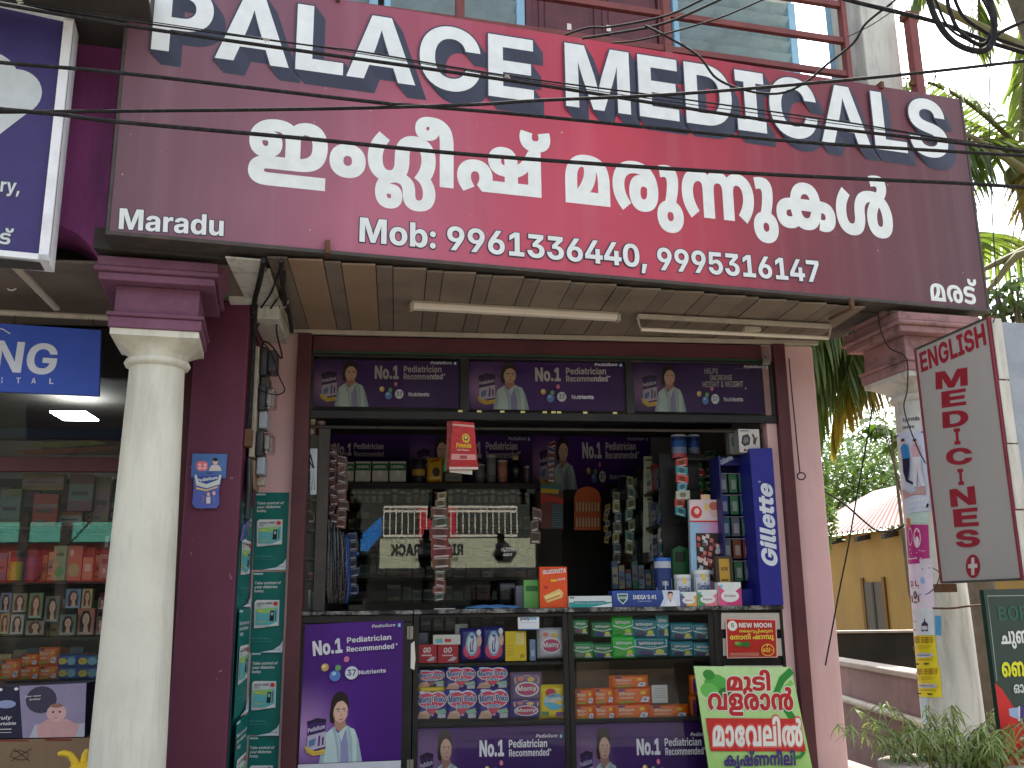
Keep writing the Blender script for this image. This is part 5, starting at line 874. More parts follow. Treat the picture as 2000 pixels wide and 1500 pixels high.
# two glass showcases
def showcase(xa, xb, label, pq, shelf_px, dim):
    t = Thing('glass_showcase', label, 'showcase', S, ((xa+xb)/2, 0, 0.36))
    z1, z0 = CT-0.03, 0.37
    zs = S.Z(1000, 1408, 0)
    for a, b, c, d in ((xa, xa+0.035, z0, z1), (xb-0.035, xb, z0, z1), (xa+0.036, xb-0.036, z1-0.025, z1), (xa+0.036, xb-0.036, zs-0.03, zs-0.001)):
        MB(S).box(a, b, 0.0, 0.03, c, d).build('frame_bar', M['blackwood'], t, 0.004)
    MB(S).box(xa, xb, 0.43, 0.45, z0, z1).build('back_panel', paint('brown_ply_back', (0.13, 0.09, 0.06), 0.7, 0.2, None, 0, 3, .1), t)
    for xx in (xa, xb-0.02): MB(S).box(xx, xx+0.02, 0.031, 0.429, z0, z1).build('side_panel', M['blackwood'], t)
    MB(S).box(xa+0.021, xb-0.021, 0.031, 0.429, zs-0.03, zs-0.004).build('shelf', M['blackwood'], t, 0.002)
    if shelf_px: zz = S.Z(1000, shelf_px, 0.04); MB(S).box(xa+0.021, xb-0.021, 0.04, 0.429, zz-0.018, zz).build('shelf', M['blackwood'], t, 0.002)
    MB(S).box(xa+0.036, xb-0.036, 0.012, 0.017, zs, z1-0.026).build('glass_pane', M['caseglass'], t)
    poster('poster', S, pq, 0.012, pedia_wide, None, t, dim=dim, low=True)
    MB(S).box(xa+0.036, xb-0.036, 0.003, 0.006, z0, zs-0.031).build('glass_pane', M['caseglass'], t)
    MB(S).box(xa, xb, -0.025, 0.035, CT-0.028, CT).build('counter_edge', M['worn'], t, 0.004); MB(S).box(xa, xb, 0.42, 0.45, CT-0.028, CT).build('counter_edge', M['worn'], t, 0.004)
    MB(S).box(xa+.001, xb-.001, 0.036, 0.419, CT-0.008, CT-.001).build('glass_top', M['caseglass'], t)  # unseen top, made of glass to let more light into the case
    return t, zs
sc1, ZS = showcase(x1c+0.002, x2c-0.001, 'left glass showcase under the counter filled with diaper packs', ((812, 1415), (1103, 1410), (1108, 1560), (812, 1562)), 1294, .9)
sc2, _ = showcase(x2c+0.001, x3c, 'right glass showcase under the counter filled with orange and green sanitary packs', ((1123, 1411), (1400, 1407), (1412, 1558), (1126, 1560)), None, .85)
c3 = Thing('small_cabinet', 'narrow black cabinet with cream panels at the right end of the counter', 'cabinet', S, ((x3c+x4c)/2, 0, 0.36))
MB(S).box(x3c+0.002, x4c, 0.02, 0.45, 0.37, CT-0.03).build('carcass', M['blackwood'], c3)
MB(S).box(x3c+0.002, x4c, -0.025, 0.45, CT-0.028, CT).build('counter_top', M['worn'], c3, 0.004)
cream = paint('cream_panel', (0.55, 0.51, 0.43), 0.6, 0.08, None, 0, 3, 0)
for q in (((1409, 1197), (1524, 1197), (1524, 1229), (1409, 1229)), ((1412, 1247), (1529, 1247), (1530, 1281), (1413, 1281)), ((1415, 1300), (1532, 1300), (1534, 1335), (1416, 1335))):
    c = [S.L(a, b, 0.01) for a, b in q]; MB(S).prism(c, 0.008, 0.019).build('cream_panel', cream, c3, 0.002)
for a, b, c, d in ((x3c+0.002, x3c+0.03, 0.37, CT-0.03), (x4c-0.02, x4c, 0.37, CT-0.03)): MB(S).box(a, b, -0.002, 0.019, c, d).build('frame_bar', M['blackwood'], c3, 0.003)
# stickers and posters on the counter
def newmoon(a):
    a.rect(0, 0, 1, 1, C(232, 190, 180)); a.rect(.02, .02, .98, .98, C(186, 42, 34)); Y_ = C(236, 208, 80)
    a.ell(.13, .82, .095, .13, C(236, 236, 226), 16); a.text('5', .10, .78, .165, .78, .10, C(60, 60, 60))
    a.text('NEW MOON', .26, .78, .90, .79, .115, WHITE, off=10); a.text('നരകറു\ue004ി\ue005ു\ue002', .26, .655, .92, .66, .06, Y_)
    a.text('\u0d47നാനി ഷാ\ue003ൂ', .07, .47, .93, .49, .10, Y_, off=6); a.ell(.25, .36, .10, .06, C(80, 130, 50)); a.ell(.38, .35, .09, .07, C(60, 110, 40)); a.ell(.20, .38, .05, .04, C(130, 170, 80), 10)
    a.ell(.80, .20, .13, .16, Y_, 20); a.ell(.80, .20, .115, .14, C(186, 42, 34), 20); a.text('40/-', .70, .15, .90, .155, .10, Y_, off=8); a.text('₹', .78, .27, .81, .27, .05, Y_)
    for i in range(3): a.rect(.05, .05+.035*i, .62, .062+.035*i, C(220, 170, 150))
poster('poster', S, ((1417, 1208), (1516, 1210), (1519, 1284), (1420, 1286)), -0.012, newmoon, 'small red NEW MOON poster priced 40/- stuck on the cream panels', None, 0.001, C(186, 42, 34))
def paytm(a):
    a.rect(0, 0, 1, 1, C(222, 226, 228)); a.text('pay', .12, .60, .57, .60, .20, C(24, 42, 100), off=8); a.text('tm', .58, .60, .86, .60, .20, C(20, 160, 210), off=8)
    a.text('Accepted Here', .15, .42, .85, .42, .05, C(120, 150, 190), off=-10); a.rect(0, 0, 1, .05, C(40, 90, 160)); a.text('...', .55, .14, .80, .14, .04, C(60, 70, 90))
poster('payment_sticker', S, ((1011, 1198), (1053, 1198), (1053, 1230), (1012, 1230)), 0.010, paytm, 'white square sticker reading paytm on the showcase glass', None, 0.001, WHITE, cat='sticker')
# leaning green poster board
LB = Fr(*(S.M @ Vector((0, -0.22, 0))).to_2d(), 7.0)
def green(a):
    a.grad(lambda x, y: mixc(C(170, 214, 120), C(190, 226, 160), y), 4, 6)
    for cx, cy, r, c in ((.20, .83, .12, C(84, 170, 74)), (.12, .77, .09, C(110, 190, 90)), (.28, .74, .07, C(50, 120, 50)), (.14, .92, .06, C(60, 140, 60))): a.ell(cx, cy, r, r*.8, c)
    a.line([(1.0, .97), (.88, .88), (.80, .76), (.86, .60), (.92, .48)], .07, C(50, 140, 60)); a.line([(.98, .86), (.90, .80), (.92, .70)], .05, C(130, 200, 90))
    Rd, W_ = C(186, 44, 46), C(232, 232, 222)
    for t, x0, y0, x1, y1, h in (('മുടി', .30, .77, .74, .775, .132), ('വളരാൻ', .08, .585, .93, .59, .155)):
        a.text(t, x0, y0, x1, y1, h, W_, off=52); a.text(t, x0, y0, x1, y1, h, Rd, off=14)
    a.rect(.04, .19, .97, .505, C(198, 48, 44)); a.text('മാ\u0d47വലിൽ', .07, .24, .95, .245, .19, C(222, 96, 90), off=64); a.text('മാ\u0d47വലിൽ', .07, .24, .95, .245, .19, W_, off=10)
    a.text('ക\u0d43ഷ്ണനീലി', .15, .05, .84, .06, .10, C(70, 50, 120), off=10); a.line([(.84, .13), (.90, .14), (.95, .19)], .03, C(40, 130, 60))
gb = Thing('leaning_board', 'light green hair oil poster board with red Malayalam lettering leaning at the counter', 'poster board', LB, (LB.X(1465, 1400), 0, 0.36))
gq = ((1355, 1301), (1545, 1303), (1599, 1560), (1393, 1560))
quad_sheet(LB, gq, 0.002, 0.012, C(170, 190, 140)).build('board', CARD, gb)
a = quadart(LB, gq); gp = a.sub(0, .21, 1, 1); green(gp); a.rect(0, 0, 1, .209, C(186, 222, 150)); a.text('ഹ', 0, 0, .1, 0, .1, WHITE)
a.text('കൺ\u0d47മണി'.replace('ൺ', 'ൻ'), .62, .145, .93, .15, .05, C(60, 50, 90))
lay(LB, 0, a).build('lettering', INK, gb)
for s_ in (0.2, 0.8): xx = LB.X(1355+(1545-1355)*s_, 1400); MB(LB).box(xx-0.012, xx+0.012, 0.016, 0.04, 0.37, 1.0).build('strut', M['card'], gb)

# ================================================================== PRODUCTS
CACHE = {}
class Proto(Thing): pass
def proto(key, cat, name, fn):
    if key not in CACHE:
        t = Thing(name, '', cat, G); fn(t); CACHE[key] = [t, False]
    return CACHE[key]
def place(key, name, cat, fn, fr, pos, label, group=None, rz=0.0, scale=(1, 1, 1)):
    rec = proto(key, cat, name, fn); t = rec[0]
    if rec[1]: o = copy_tree(t.o)
    else: o = t.o; rec[1] = True
    o.matrix_world = fr.M @ Matrix.Translation(pos) @ Matrix.Rotation(rz, 4, 'Z') @ Matrix.Diagonal((*scale, 1)); o.name = name
    o['label'] = label; o['category'] = cat
    if group: o['group'] = group
    elif 'group' in o: del o['group']
    return o
def unit(x0, x1, z0, z1): return Art(lambda a, b: (x0+(x1-x0)*a, z0+(z1-z0)*b), 1, 0.00018)
def carton(col, art, w=.1, h=.1, d=.06, mat=None, side=None):
    def fn(t):
        m = MB(G); m.box(-w/2, w/2, 0, d, 0, h, side or col); m.build('carton_body', mat or CARD, t, 0.0012)
        u = unit(-w/2+.001, w/2-.001, .001, h-.001); u.rect(0, 0, 1, 1, col); art(u); u.emit(MB(G), lambda x, z, l: (x, -l, z)).build('printed_front', CARD, t)
    return fn
def pouch(col, art, w=.2, h=.18, d=.07, p=5, seed=0, crimp=True):
    def fn(t):
        m = MB(G); n = 14; rnd = random.Random(seed)
        def prof(a, b):
            q = max(0, (1-abs(a)**p))*max(0, (1-abs(b)**p)); wr = noise.noise(Vector((a*3+seed, b*3, seed)))*.12
            return d/2*(q**.45)*(1+wr*(1-q*.7))
        for sgn in (-1, 1):
            v = []
            for j in range(n+1):
                for i in range(n+1):
                    a, b = 2*i/n-1, 2*j/n-1; sx = 1-.05*(1-abs(b)**2)*0-.03*abs(b)**6*noise.noise(Vector((b*4, a, seed))); v.append((a*w/2*sx, sgn*prof(a, b)+d/2, h*(b+1)/2))
            f = []
            for j in range(n):
                for i in range(n):
                    k = j*(n+1)+i; q = (k, k+1, k+n+2, k+n+1); f.append(q if sgn < 0 else q[::-1])
            m.add(v, f, col, True)
        m.build('pack_body', POUCH, t)
        u = unit(-w/2, w/2, 0, h); art(u)
        def m3(x, z, l):
            a, b = 2*x/w, 2*z/h-1; return (x, d/2-prof(max(-1, min(1, a)), max(-1, min(1, b)))-l*2-.0015, z)
        u.emit(MB(G), m3).build('printed_front', POUCH, t)
    return fn
def blank(a): pass
NAVY, PNK = C(44, 40, 150), C(222, 54, 96)
def diaper(a, big=True):
    a.ell(.33, .66, .28, .27, C(226, 226, 232), 18); a.ell(.68, .66, .28, .27, C(226, 226, 232), 18); a.poly([(.06, .56), (.95, .56), (.52, .12)], C(226, 226, 232))
    a.ell(.34, .65, .25, .23, PNK, 18); a.ell(.67, .65, .25, .23, PNK, 18); a.poly([(.10, .56), (.91, .56), (.52, .16)], PNK)
    a.text('Mamy', .08, .54, .52, .60, .20, WHITE, off=90); a.text('Poko', .54, .60, .94, .56, .18, WHITE, off=90); a.text('Mamy', .10, .55, .50, .60, .19, C(40, 70, 160), off=10); a.text('Poko', .56, .60, .92, .57, .17, C(40, 70, 160), off=10)
    a.text('pants', .32, .38, .70, .38, .13, WHITE, off=60); a.text('pants', .34, .39, .68, .39, .12, C(60, 130, 200))
    a.poly([(.04, .04), (.12, .26), (.34, .32), (.46, .16), (.42, .04)], C(232, 192, 170)); a.rect(.68, .05, .92, .20, C(216, 220, 232)); a.poly([(.60, .3), (.90, .36), (.94, .22), (.64, .2)], C(150, 200, 170)); a.ell(.2, .9, .1, .05, C(200, 206, 226), 8)
def diaper_v(a):
    a.ell(.5, .32, .36, .26, PNK, 16); a.ell(.5, .52, .26, .36, C(120, 180, 210), 16); a.ell(.5, .52, .20, .30, WHITE, 16)
    a.line([(.50, .28), (.48, .45), (.52, .62), (.50, .78)], .14, C(50, 90, 160)); a.line([(.50, .34), (.49, .50), (.52, .70)], .05, WHITE); a.ell(.82, .62, .10, .18, C(226, 180, 160), 10); a.ell(.80, .86, .10, .10, WHITE, 8)
def diaper_o(a):
    a.poly([(.10, .82), (.50, .92), (.9, .80), (.88, .62), (.12, .62)], C(222, 180, 130)); a.ell(.5, .42, .38, .26, WHITE, 18); a.ell(.5, .42, .33, .21, C(186, 60, 110), 18)
    a.text('Mamy', .2, .36, .8, .38, .16, WHITE, off=10); a.ell(.3, .78, .1, .08, C(220, 120, 110), 8); a.ell(.62, .76, .12, .08, C(226, 190, 90), 8)
def yellowpack(a): a.ell(.42, .78, .2, .12, C(190, 40, 60), 10); a.ell(.55, .52, .38, .24, C(90, 190, 220), 16); a.text('Super', .2, .50, .9, .55, .14, WHITE, off=20); a.rect(.08, .12, .34, .24, C(80, 150, 70)); a.rect(.6, .1, .9, .22, C(120, 60, 130))
def sanit(c1, c2):
    def f(a):
        a.poly([(.05, .86), (.5, .70), (.95, .86), (.95, .60), (.5, .46), (.05, .60)], c1); a.text('Whisper', .16, .60, .84, .62, .14, WHITE, off=4)
        a.poly([(.05, .56), (.5, .42), (.95, .56), (.95, .50), (.5, .37), (.05, .50)], C(214, 226, 222)); a.ell(.34, .22, .22, .13, c2, 12); a.ell(.72, .26, .12, .12, C(200, 206, 80), 10); a.rect(.56, .08, .9, .18, C(190, 190, 200))
    return f
def orange(a):
    a.text('Whisper', .14, .56, .55, .58, .18, C(236, 222, 200), off=4); a.text('choice', .16, .36, .5, .37, .13, C(236, 222, 200)); a.poly([(.12, .2), (.5, .26), (.52, .14), (.14, .1)], C(150, 180, 60))
    a.ell(.74, .70, .07, .10, C(240, 210, 50), 10); a.poly([(.66, .18), (.74, .48), (.90, .44), (.86, .16)], C(226, 230, 236)); a.poly([(.72, .3), (.8, .42), (.84, .24)], C(120, 150, 190)); a.rect(.12, .82, .30, .92, C(60, 40, 120))
def goprint(a): a.text('GO', .30, .55, .70, .58, .28, WHITE, off=12, shear=.2); a.rect(.2, .38, .75, .45, C(230, 200, 200)); a.poly([(.45, .1), (.75, .35), (.95, .3), (.8, .1)], C(190, 190, 200))
def pxput(key, name, cat, fn, q, y, label, w0, h0, fr=S, group=None, rz=0):
    """stand a product on the plane y so that it spans the box q = (x0, y0, x1, y1) of the photograph"""
    xa, za = fr.L(q[0], (q[1]+q[3])/2, y); xb, _ = fr.L(q[2], (q[1]+q[3])/2, y); _, z1 = fr.L((q[0]+q[2])/2, q[1], y); _, z0 = fr.L((q[0]+q[2])/2, q[3], y)
    kx, kz = (1.12, 1.07) if 'pack' in name else (1.0, 1.0)
    return place(key, name, cat, fn, fr, ((xa+xb)/2, y, z0), label, group, rz, ((xb-xa)/w0*kx, 1, (z1-z0)/h0*kz))
gD = 'diaper packs in the left showcase'
mp = pouch(NAVY, diaper, .2, .2, .09, 6, 1)
lowz = ZS
for i, (q, lab) in enumerate((((815, 1350, 872, 1406), 'leftmost in the bottom row, under yellow wipes'), ((874, 1348, 931, 1406), 'second from the left in the bottom row'), ((935, 1346, 993, 1406), 'third from the left in the bottom row'))):
    pxput('diap', 'diaper_pack', 'diaper pack', mp, q, .04, 'large navy and pink diaper pack, '+lab, .2, .2, group=gD)
for q, lab in (((872, 1303, 929, 1348), 'resting on the second bottom pack'), ((932, 1303, 991, 1346), 'with its film corner torn, right end of the upper row')):
    pxput('diap2', 'diaper_pack', 'diaper pack', pouch(NAVY, diaper, .2, .16, .09, 6, 4), q, .045, 'navy and pink diaper pack '+lab, .2, .16, group=gD)
pxput('diap3', 'diaper_pack', 'diaper pack', pouch(C(60, 70, 130), diaper, .17, .13, .09, 5, 5), (817, 1309, 868, 1343), .045, 'small pale blue diaper pack at the left end of the upper row', .17, .13, group=gD)
pxput('ystrip', 'baby_wipes', 'wipes pack', pouch(C(226, 196, 30), blank, .17, .035, .06, 4, 6), (816, 1342, 869, 1352), .035, 'thin yellow wipes pack squeezed between two diaper packs', .17, .035)
pxput('dv', 'diaper_pack', 'diaper pack', pouch(C(46, 40, 120), diaper_v, .15, .22, .08, 6, 7), (901, 1231, 942, 1292), .045, 'upright purple diaper pack on the upper shelf beside the red cartons', .15, .22, group=gD)
pxput('dv', 'diaper_pack', 'diaper pack', None, (944, 1228, 985, 1292), .045, 'upright purple diaper pack on the upper shelf beside the yellow box', .15, .22, group=gD)
pxput('dm', 'diaper_pack', 'diaper pack', pouch(C(120, 100, 140), diaper_o, .18, .18, .08, 5, 9), (1002, 1317, 1057, 1370), .045, 'mauve upside down diaper pack with clear film top', .18, .18, group=gD)
pxput('dn', 'diaper_pack', 'diaper pack', pouch(C(70, 60, 140), diaper_o, .18, .13, .08, 5, 10), (1000, 1367, 1056, 1405), .05, 'small blue diaper pack lying beneath the mauve one', .18, .13, group=gD)
pxput('dw', 'diaper_pack', 'diaper pack', pouch(C(196, 200, 208), diaper_o, .17, .19, .08, 5, 11), (1053, 1230, 1100, 1286), .05, 'white and yellow diaper pack on the upper shelf by the right frame', .17, .19, group=gD)
pxput('yp', 'sanitary_pack', 'sanitary pack', pouch(C(232, 206, 20), yellowpack, .16, .22, .08, 6, 12), (1056, 1342, 1104, 1406), .04, 'bright yellow pack at the right end of the diaper row', .16, .22)
go = carton(C(176, 34, 52), goprint, .13, .13, .08)
pxput('go', 'red_carton', 'carton', go, (816, 1259, 853, 1295), .04, 'small red GO carton at the left end of the upper shelf', .13, .13, group='red GO cartons')
pxput('go', 'red_carton', 'carton', None, (855, 1259, 895, 1295), .04, 'small red GO carton next to the upright purple packs', .13, .13, group='red GO cartons')
pxput('wb', 'white_carton', 'carton', carton(C(222, 222, 216), lambda a: (a.rect(.08, .2, .34, .6, C(110, 190, 210)), a.rect(.42, .25, .66, .6, C(200, 70, 60)), a.ell(.2, .7, .1, .15, C(230, 220, 140), 8)), .2, .07, .09), (846, 1240, 899, 1259), .045, 'flat white carton lying on the red GO cartons', .2, .07)
pxput('gy', 'grey_carton', 'carton', carton(C(96, 104, 116), blank, .08, .09, .08), (817, 1236, 836, 1258), .14, 'small grey carton behind the red GO carton', .08, .09)
pxput('yb', 'yellow_carton', 'carton', carton(C(236, 208, 40), lambda a: (a.rect(.5, .55, .9, .95, C(240, 226, 140)), a.rect(.7, .1, .9, .22, C(200, 150, 40)), [a.rect(.08, .2+.1*i, .4, .22+.1*i, C(200, 150, 30)) for i in range(4)]), .15, .2, .08), (987, 1233, 1028, 1291), .05, 'yellow carton on the upper shelf under the paytm sticker', .15, .2)
pxput('bs', 'blue_carton', 'carton', carton(C(120, 150, 180), lambda a: a.rect(.2, .2, .8, .5, C(170, 190, 210)), .04, .13, .06), (1031, 1249, 1050, 1290), .06, 'narrow pale blue carton right of the yellow carton', .07, .13)
pxput('wc', 'white_card', 'card', carton(C(200, 210, 200), blank, .08, .07, .01), (889, 1219, 914, 1240), .16, 'tilted pale card standing behind the white carton', .08, .07, rz=.2)
rndb = random.Random(3)
for i, xx in enumerate(range(822, 1090, 24)):
    if 975 < xx < 1000: continue
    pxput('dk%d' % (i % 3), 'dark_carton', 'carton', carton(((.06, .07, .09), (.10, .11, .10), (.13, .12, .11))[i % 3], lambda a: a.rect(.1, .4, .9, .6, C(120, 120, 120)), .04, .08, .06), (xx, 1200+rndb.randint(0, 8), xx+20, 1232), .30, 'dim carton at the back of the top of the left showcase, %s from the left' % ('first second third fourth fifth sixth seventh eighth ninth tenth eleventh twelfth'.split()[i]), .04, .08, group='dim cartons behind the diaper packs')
# right showcase
gS = 'sanitary packs in the right showcase'
gr1, gr2, tl = C(60, 150, 84), C(50, 190, 70), C(36, 120, 132)
PK = [('g1', gr1, sanit(C(96, 190, 120), C(130, 80, 120)), (1120, 1210, 1148, 1240), 'small green sanitary pack in the top left corner of the right showcase'), ('g1b', C(44, 120, 76), sanit(C(70, 170, 100), C(50, 50, 130)), (1158, 1215, 1195, 1246), 'dark green sanitary pack second in the top row'),
      ('g2', gr1, sanit(C(120, 180, 120), C(120, 130, 110)), (1120, 1256, 1158, 1287), 'small green sanitary pack in the second row at the left frame'), ('g1b', None, None, (1160, 1258, 1196, 1287), 'dark green sanitary pack in the second row beside the bright green one'),
      ('g3', gr2, sanit(C(110, 220, 120), C(60, 150, 60)), (1197, 1204, 1236, 1244), 'bright green sanitary pack at the top, crumpled'), ('g3b', gr2, sanit(C(90, 210, 100), C(80, 170, 70)), (1198, 1244, 1240, 1286), 'bright green sanitary pack in the second row'),
      ('t1', tl, sanit(C(100, 190, 200), C(60, 60, 100)), (1236, 1209, 1281, 1246), 'teal sanitary pack in the middle of the top row'), ('t2', C(60, 150, 170), sanit(C(120, 210, 215), C(60, 60, 100)), (1283, 1199, 1306, 1246), 'narrow upright teal sanitary pack in the top row'),
      ('t3', tl, sanit(C(110, 200, 205), C(60, 60, 110)), (1240, 1246, 1304, 1283), 'widest teal sanitary pack, in the second row'), ('t4', tl, sanit(C(90, 170, 185), C(70, 60, 100)), (1312, 1218, 1353, 1250), 'teal sanitary pack in the top row, second from the right'),
      ('t4', None, None, (1355, 1219, 1394, 1250), 'teal sanitary pack in the top right corner'), ('t4', None, None, (1312, 1254, 1353, 1283), 'teal sanitary pack in the second row, second from the right'), ('t4', None, None, (1356, 1256, 1394, 1283), 'teal sanitary pack at the right end of the second row')]
for i, (k, c, f, q, lab) in enumerate(PK): pxput(k, 'sanitary_pack', 'sanitary pack', pouch(c, f, .15, .12, .05, 6, 20+i) if f else None, q, .05, lab, .15, .12, group=gS)
zsh = S.Z(1250, 1288, .10); MB(S).box(x2c+0.023, x3c-0.023, .06, .40, zsh-.006, zsh-.001).build('glass_shelf', M['glass'], sc2)
OR = C(232, 110, 28)
for i, (q, lab) in enumerate((((1124, 1380, 1161, 1408), 'bottom row, at the left frame'), ((1124, 1348, 1160, 1379), 'second row, at the left frame'), ((1162, 1378, 1201, 1408), 'bottom row, second from the left'), ((1161, 1346, 1199, 1377), 'second row, second from the left'))):
    pxput('os', 'sanitary_pack', 'sanitary pack', pouch(OR, orange, .13, .11, .07, 6, 40), q, .045, 'small orange sanitary pack, '+lab, .13, .11, group='orange sanitary packs')
for i, (q, lab) in enumerate((((1202, 1377, 1269, 1407), 'bottom of the stack of three'), ((1202, 1345, 1272, 1377), 'middle of the stack of three'), ((1196, 1321, 1265, 1345), 'topmost of the stack of three'), ((1270, 1378, 1344, 1406), 'lying alone under the white card'))):
    pxput('ol', 'sanitary_pack', 'sanitary pack', pouch(OR, orange, .24, .11, .08, 7, 41), q, .045, 'wide orange sanitary pack, '+lab, .24, .11, group='orange sanitary packs')
for q, lab in (((1345, 1362, 1366, 1406), 'lower upright one behind the green board'), ((1345, 1322, 1366, 1361), 'upper upright one behind the green board')):
    pxput('ou', 'sanitary_pack', 'sanitary pack', pouch(OR, lambda a: a.ell(.6, .5, .25, .4, C(110, 50, 120), 12), .04, .15, .06, 6, 42), q, .09, 'narrow orange sanitary pack, '+lab, .07, .15, group='orange sanitary packs')
pxput('wcd', 'white_card', 'card', carton(C(206, 206, 202), lambda a: [a.rect(.15, .8-.1*i, .85, .82-.1*i, C(140, 140, 140)) for i in range(6)], .1, .12, .01), (1273, 1338, 1304, 1373), .035, 'small printed white card standing on an orange pack', .1, .12)
pxput('kraft', 'brown_carton', 'carton', carton(C(120, 98, 74), blank, .25, .22, .1), (1126, 1290, 1190, 1347), .28, 'plain brown carton in the shade behind the small orange packs', .25, .22)
# ================================================================== ON THE COUNTER TOP
def onct(key, name, cat, fn, q, y, label, w0, h0, **k):
    o = pxput(key, name, cat, fn, q, y, label, w0, h0, **k); m = o.matrix_world.copy(); dz = CT+0.001-m[2][3]
    m[2][3] = CT+0.001; h = h0*m.to_scale().z; 
    o.matrix_world = Matrix.Translation((0, 0, 0)) @ m @ Matrix.Diagonal((1, 1, max(.3, (h-dz)/h), 1)); return o
def gluco(a):
    a.poly([(.10, .83), (.93, .87), (.97, .93), (.14, .98)], C(190, 60, 36)); a.text('GLUCOVITA', .12, .82, .96, .86, .10, WHITE, off=12, shear=.2); a.text('BOLTS', .66, .66, .93, .68, .05, WHITE); a.rect(.40, .64, .62, .69, C(236, 200, 60))
    a.poly([(.12, .28), (.70, .46), (.86, .36), (.80, .24), (.24, .12)], C(222, 190, 120)); a.line([(.2, .24), (.75, .36)], .08, C(236, 214, 130)); a.line([(.22, .18), (.72, .30)], .03, C(180, 80, 40)); a.ell(.22, .50, .09, .04, C(190, 40, 40), 10)
onct('gluco', 'biscuit_carton', 'carton', carton(C(226, 82, 28), gluco, .19, .26, .07, None, C(170, 60, 24)), (1054, 1107, 1108, 1180), .02, 'orange GLUCOVITA carton standing upright on the counter', .19, .26)
def tray(a): a.rect(0, 0, 1, .45, C(40, 150, 146)); a.rect(.10, .30, .85, .55, C(50, 130, 140)); a.text('Nicotex nicotine gum', .14, .32, .82, .32, .12, C(200, 226, 226), off=-10); a.rect(.02, .82, .12, .92, C(60, 60, 60)); a.poly([(.5, 0), (1, .35), (1, 0)], C(220, 232, 232))
onct('tray', 'leaflet_tray', 'tray', carton(C(212, 222, 220), tray, .28, .06, .12), (1111, 1164, 1195, 1180), -.01, 'low white and teal tray between the orange carton and the blue INDIA S #1 tray', .28, .06)
def vicks(a):
    a.grad(lambda x, y: mixc(C(26, 52, 120), C(50, 84, 160), y), 4, 2); a.poly([(.70, 0), (.76, .5), (.74, 1), (1, 1), (1, 0)], C(210, 218, 230))
    a.poly([(.07, .82), (.23, .82), (.22, .45), (.15, .14), (.08, .45)], C(196, 220, 214)); a.poly([(.085, .76), (.215, .76), (.205, .48), (.15, .22), (.095, .48)], C(10, 84, 72)); a.text('VICKS', .095, .48, .205, .48, .16, WHITE, off=8)
    a.text("INDIA'S #1", .30, .46, .65, .46, .26, WHITE, off=0); a.text('Cough & Cold Brand', .37, .30, .57, .30, .08, C(190, 200, 230), off=-10)
    woman_m(a.sub(.76, 0, .95, .95))
def woman_m(a):
    a.poly([(0, 0), (.1, .28), (.35, .42), (.65, .42), (.9, .28), (1, 0)], C(226, 230, 234)); a.ell(.5, .66, .17, .24, SKIN, 14); a.poly([(.3, .68), (.32, .92), (.5, .99), (.7, .92), (.7, .70), (.62, .84), (.4, .84)], HAIR); a.poly([(.42, .42), (.5, .2), (.58, .42)], C(120, 140, 190))
    a.ell(.44, .68, .02, .02, HAIR, 6); a.ell(.56, .68, .02, .02, HAIR, 6); a.line([(.44, .54), (.5, .52), (.56, .54)], .02, C(160, 80, 80))
vt = onct('vicks', 'display_tray', 'tray', carton(C(30, 60, 130), vicks, .46, .095, .14), (1196, 1153, 1328, 1180), -.02, 'blue counter tray with a green shield and the words INDIA S #1', .46, .095)
def similac(a): a.ell(.5, .45, .36, .30, WHITE, 16); a.text('Similac', .22, .40, .78, .40, .12, C(60, 100, 160)); a.poly([(0, 0), (0, .3), (.4, 0)], C(240, 200, 60))
for i, (q, c, lab) in enumerate((((1329, 1156, 1361, 1180), C(90, 90, 150), 'small purple and white leaflet holder, leftmost of three at the counter edge'), ((1363, 1152, 1401, 1180), C(70, 150, 90), 'small green and white leaflet holder between the purple and pink ones'), ((1403, 1137, 1448, 1180), C(220, 90, 140), 'taller pink and green leaflet holder beside the razor stand'))):
    def brf(a, c=c, i=i):
        a.poly([(0, 0), (0, .9), (.4, .5), (1, .55), (1, 0)], c); a.poly([(.3, 0), (.6, .5), (1, .8), (1, 0)], (C(226, 170, 80), C(230, 120, 140), C(200, 60, 120))[i]); a.ell(.5, .40, .40, .26, WHITE, 16); a.text(('Digene', 'Digene', 'Brufen')[i], .26, .36, .74, .36, .12, C(150, 90, 120), off=-6); a.rect(.06, .78, .2, .90, C(120, 190, 220))
    onct('br%d' % i, 'leaflet_holder', 'leaflet holder', carton(C(220, 226, 222), brf, .13, .11, .07), q, -.015, lab, .13, .11, group='leaflet holders')
def can(bands, r=.05, h=.12, lid=None, art=None, mat=None):
    def fn(t):
        prof = []; cols = []
        for z, c in bands: prof.append((r, z*h)); cols.append(c)
        prof.append((r, h)); m = MB(G).lathe(0, r, prof, 24, cols); m.build('tin_body', mat or CARD, t)
        if lid: MB(G).lathe(0, r, [(r*1.03, h), (r*1.03, h+.012), (r*.98, h+.015)], 24, lid).build('lid', PLAST, t)
        if art:
            u = unit(-1, 1, 0, h); art(u); u.emit(MB(G), lambda x, z, l: ((r+l)*math.sin(x*1.1), r-(r+l)*math.cos(x*1.1), z)).build('printed_label', CARD, t)
    return fn
def sim(a): a.poly([(0, .0), (0, .9), (.25, .35), (.6, .1), (.6, 0)], C(60, 90, 160)); a.poly([(.3, 0), (.55, .3), (.8, .1), (.8, 0)], C(230, 196, 40)); a.text('Similac', .15, .48, .85, .50, .22, C(50, 80, 140), off=4); a.rect(.25, .32, .75, .38, C(120, 150, 190)); a.rect(.42, .8, .58, 1, C(236, 206, 60))
cn = can([(0, C(206, 210, 214)), (.05, C(218, 222, 224)), (.9, C(196, 200, 206))], .05, .12, C(222, 222, 220), sim)
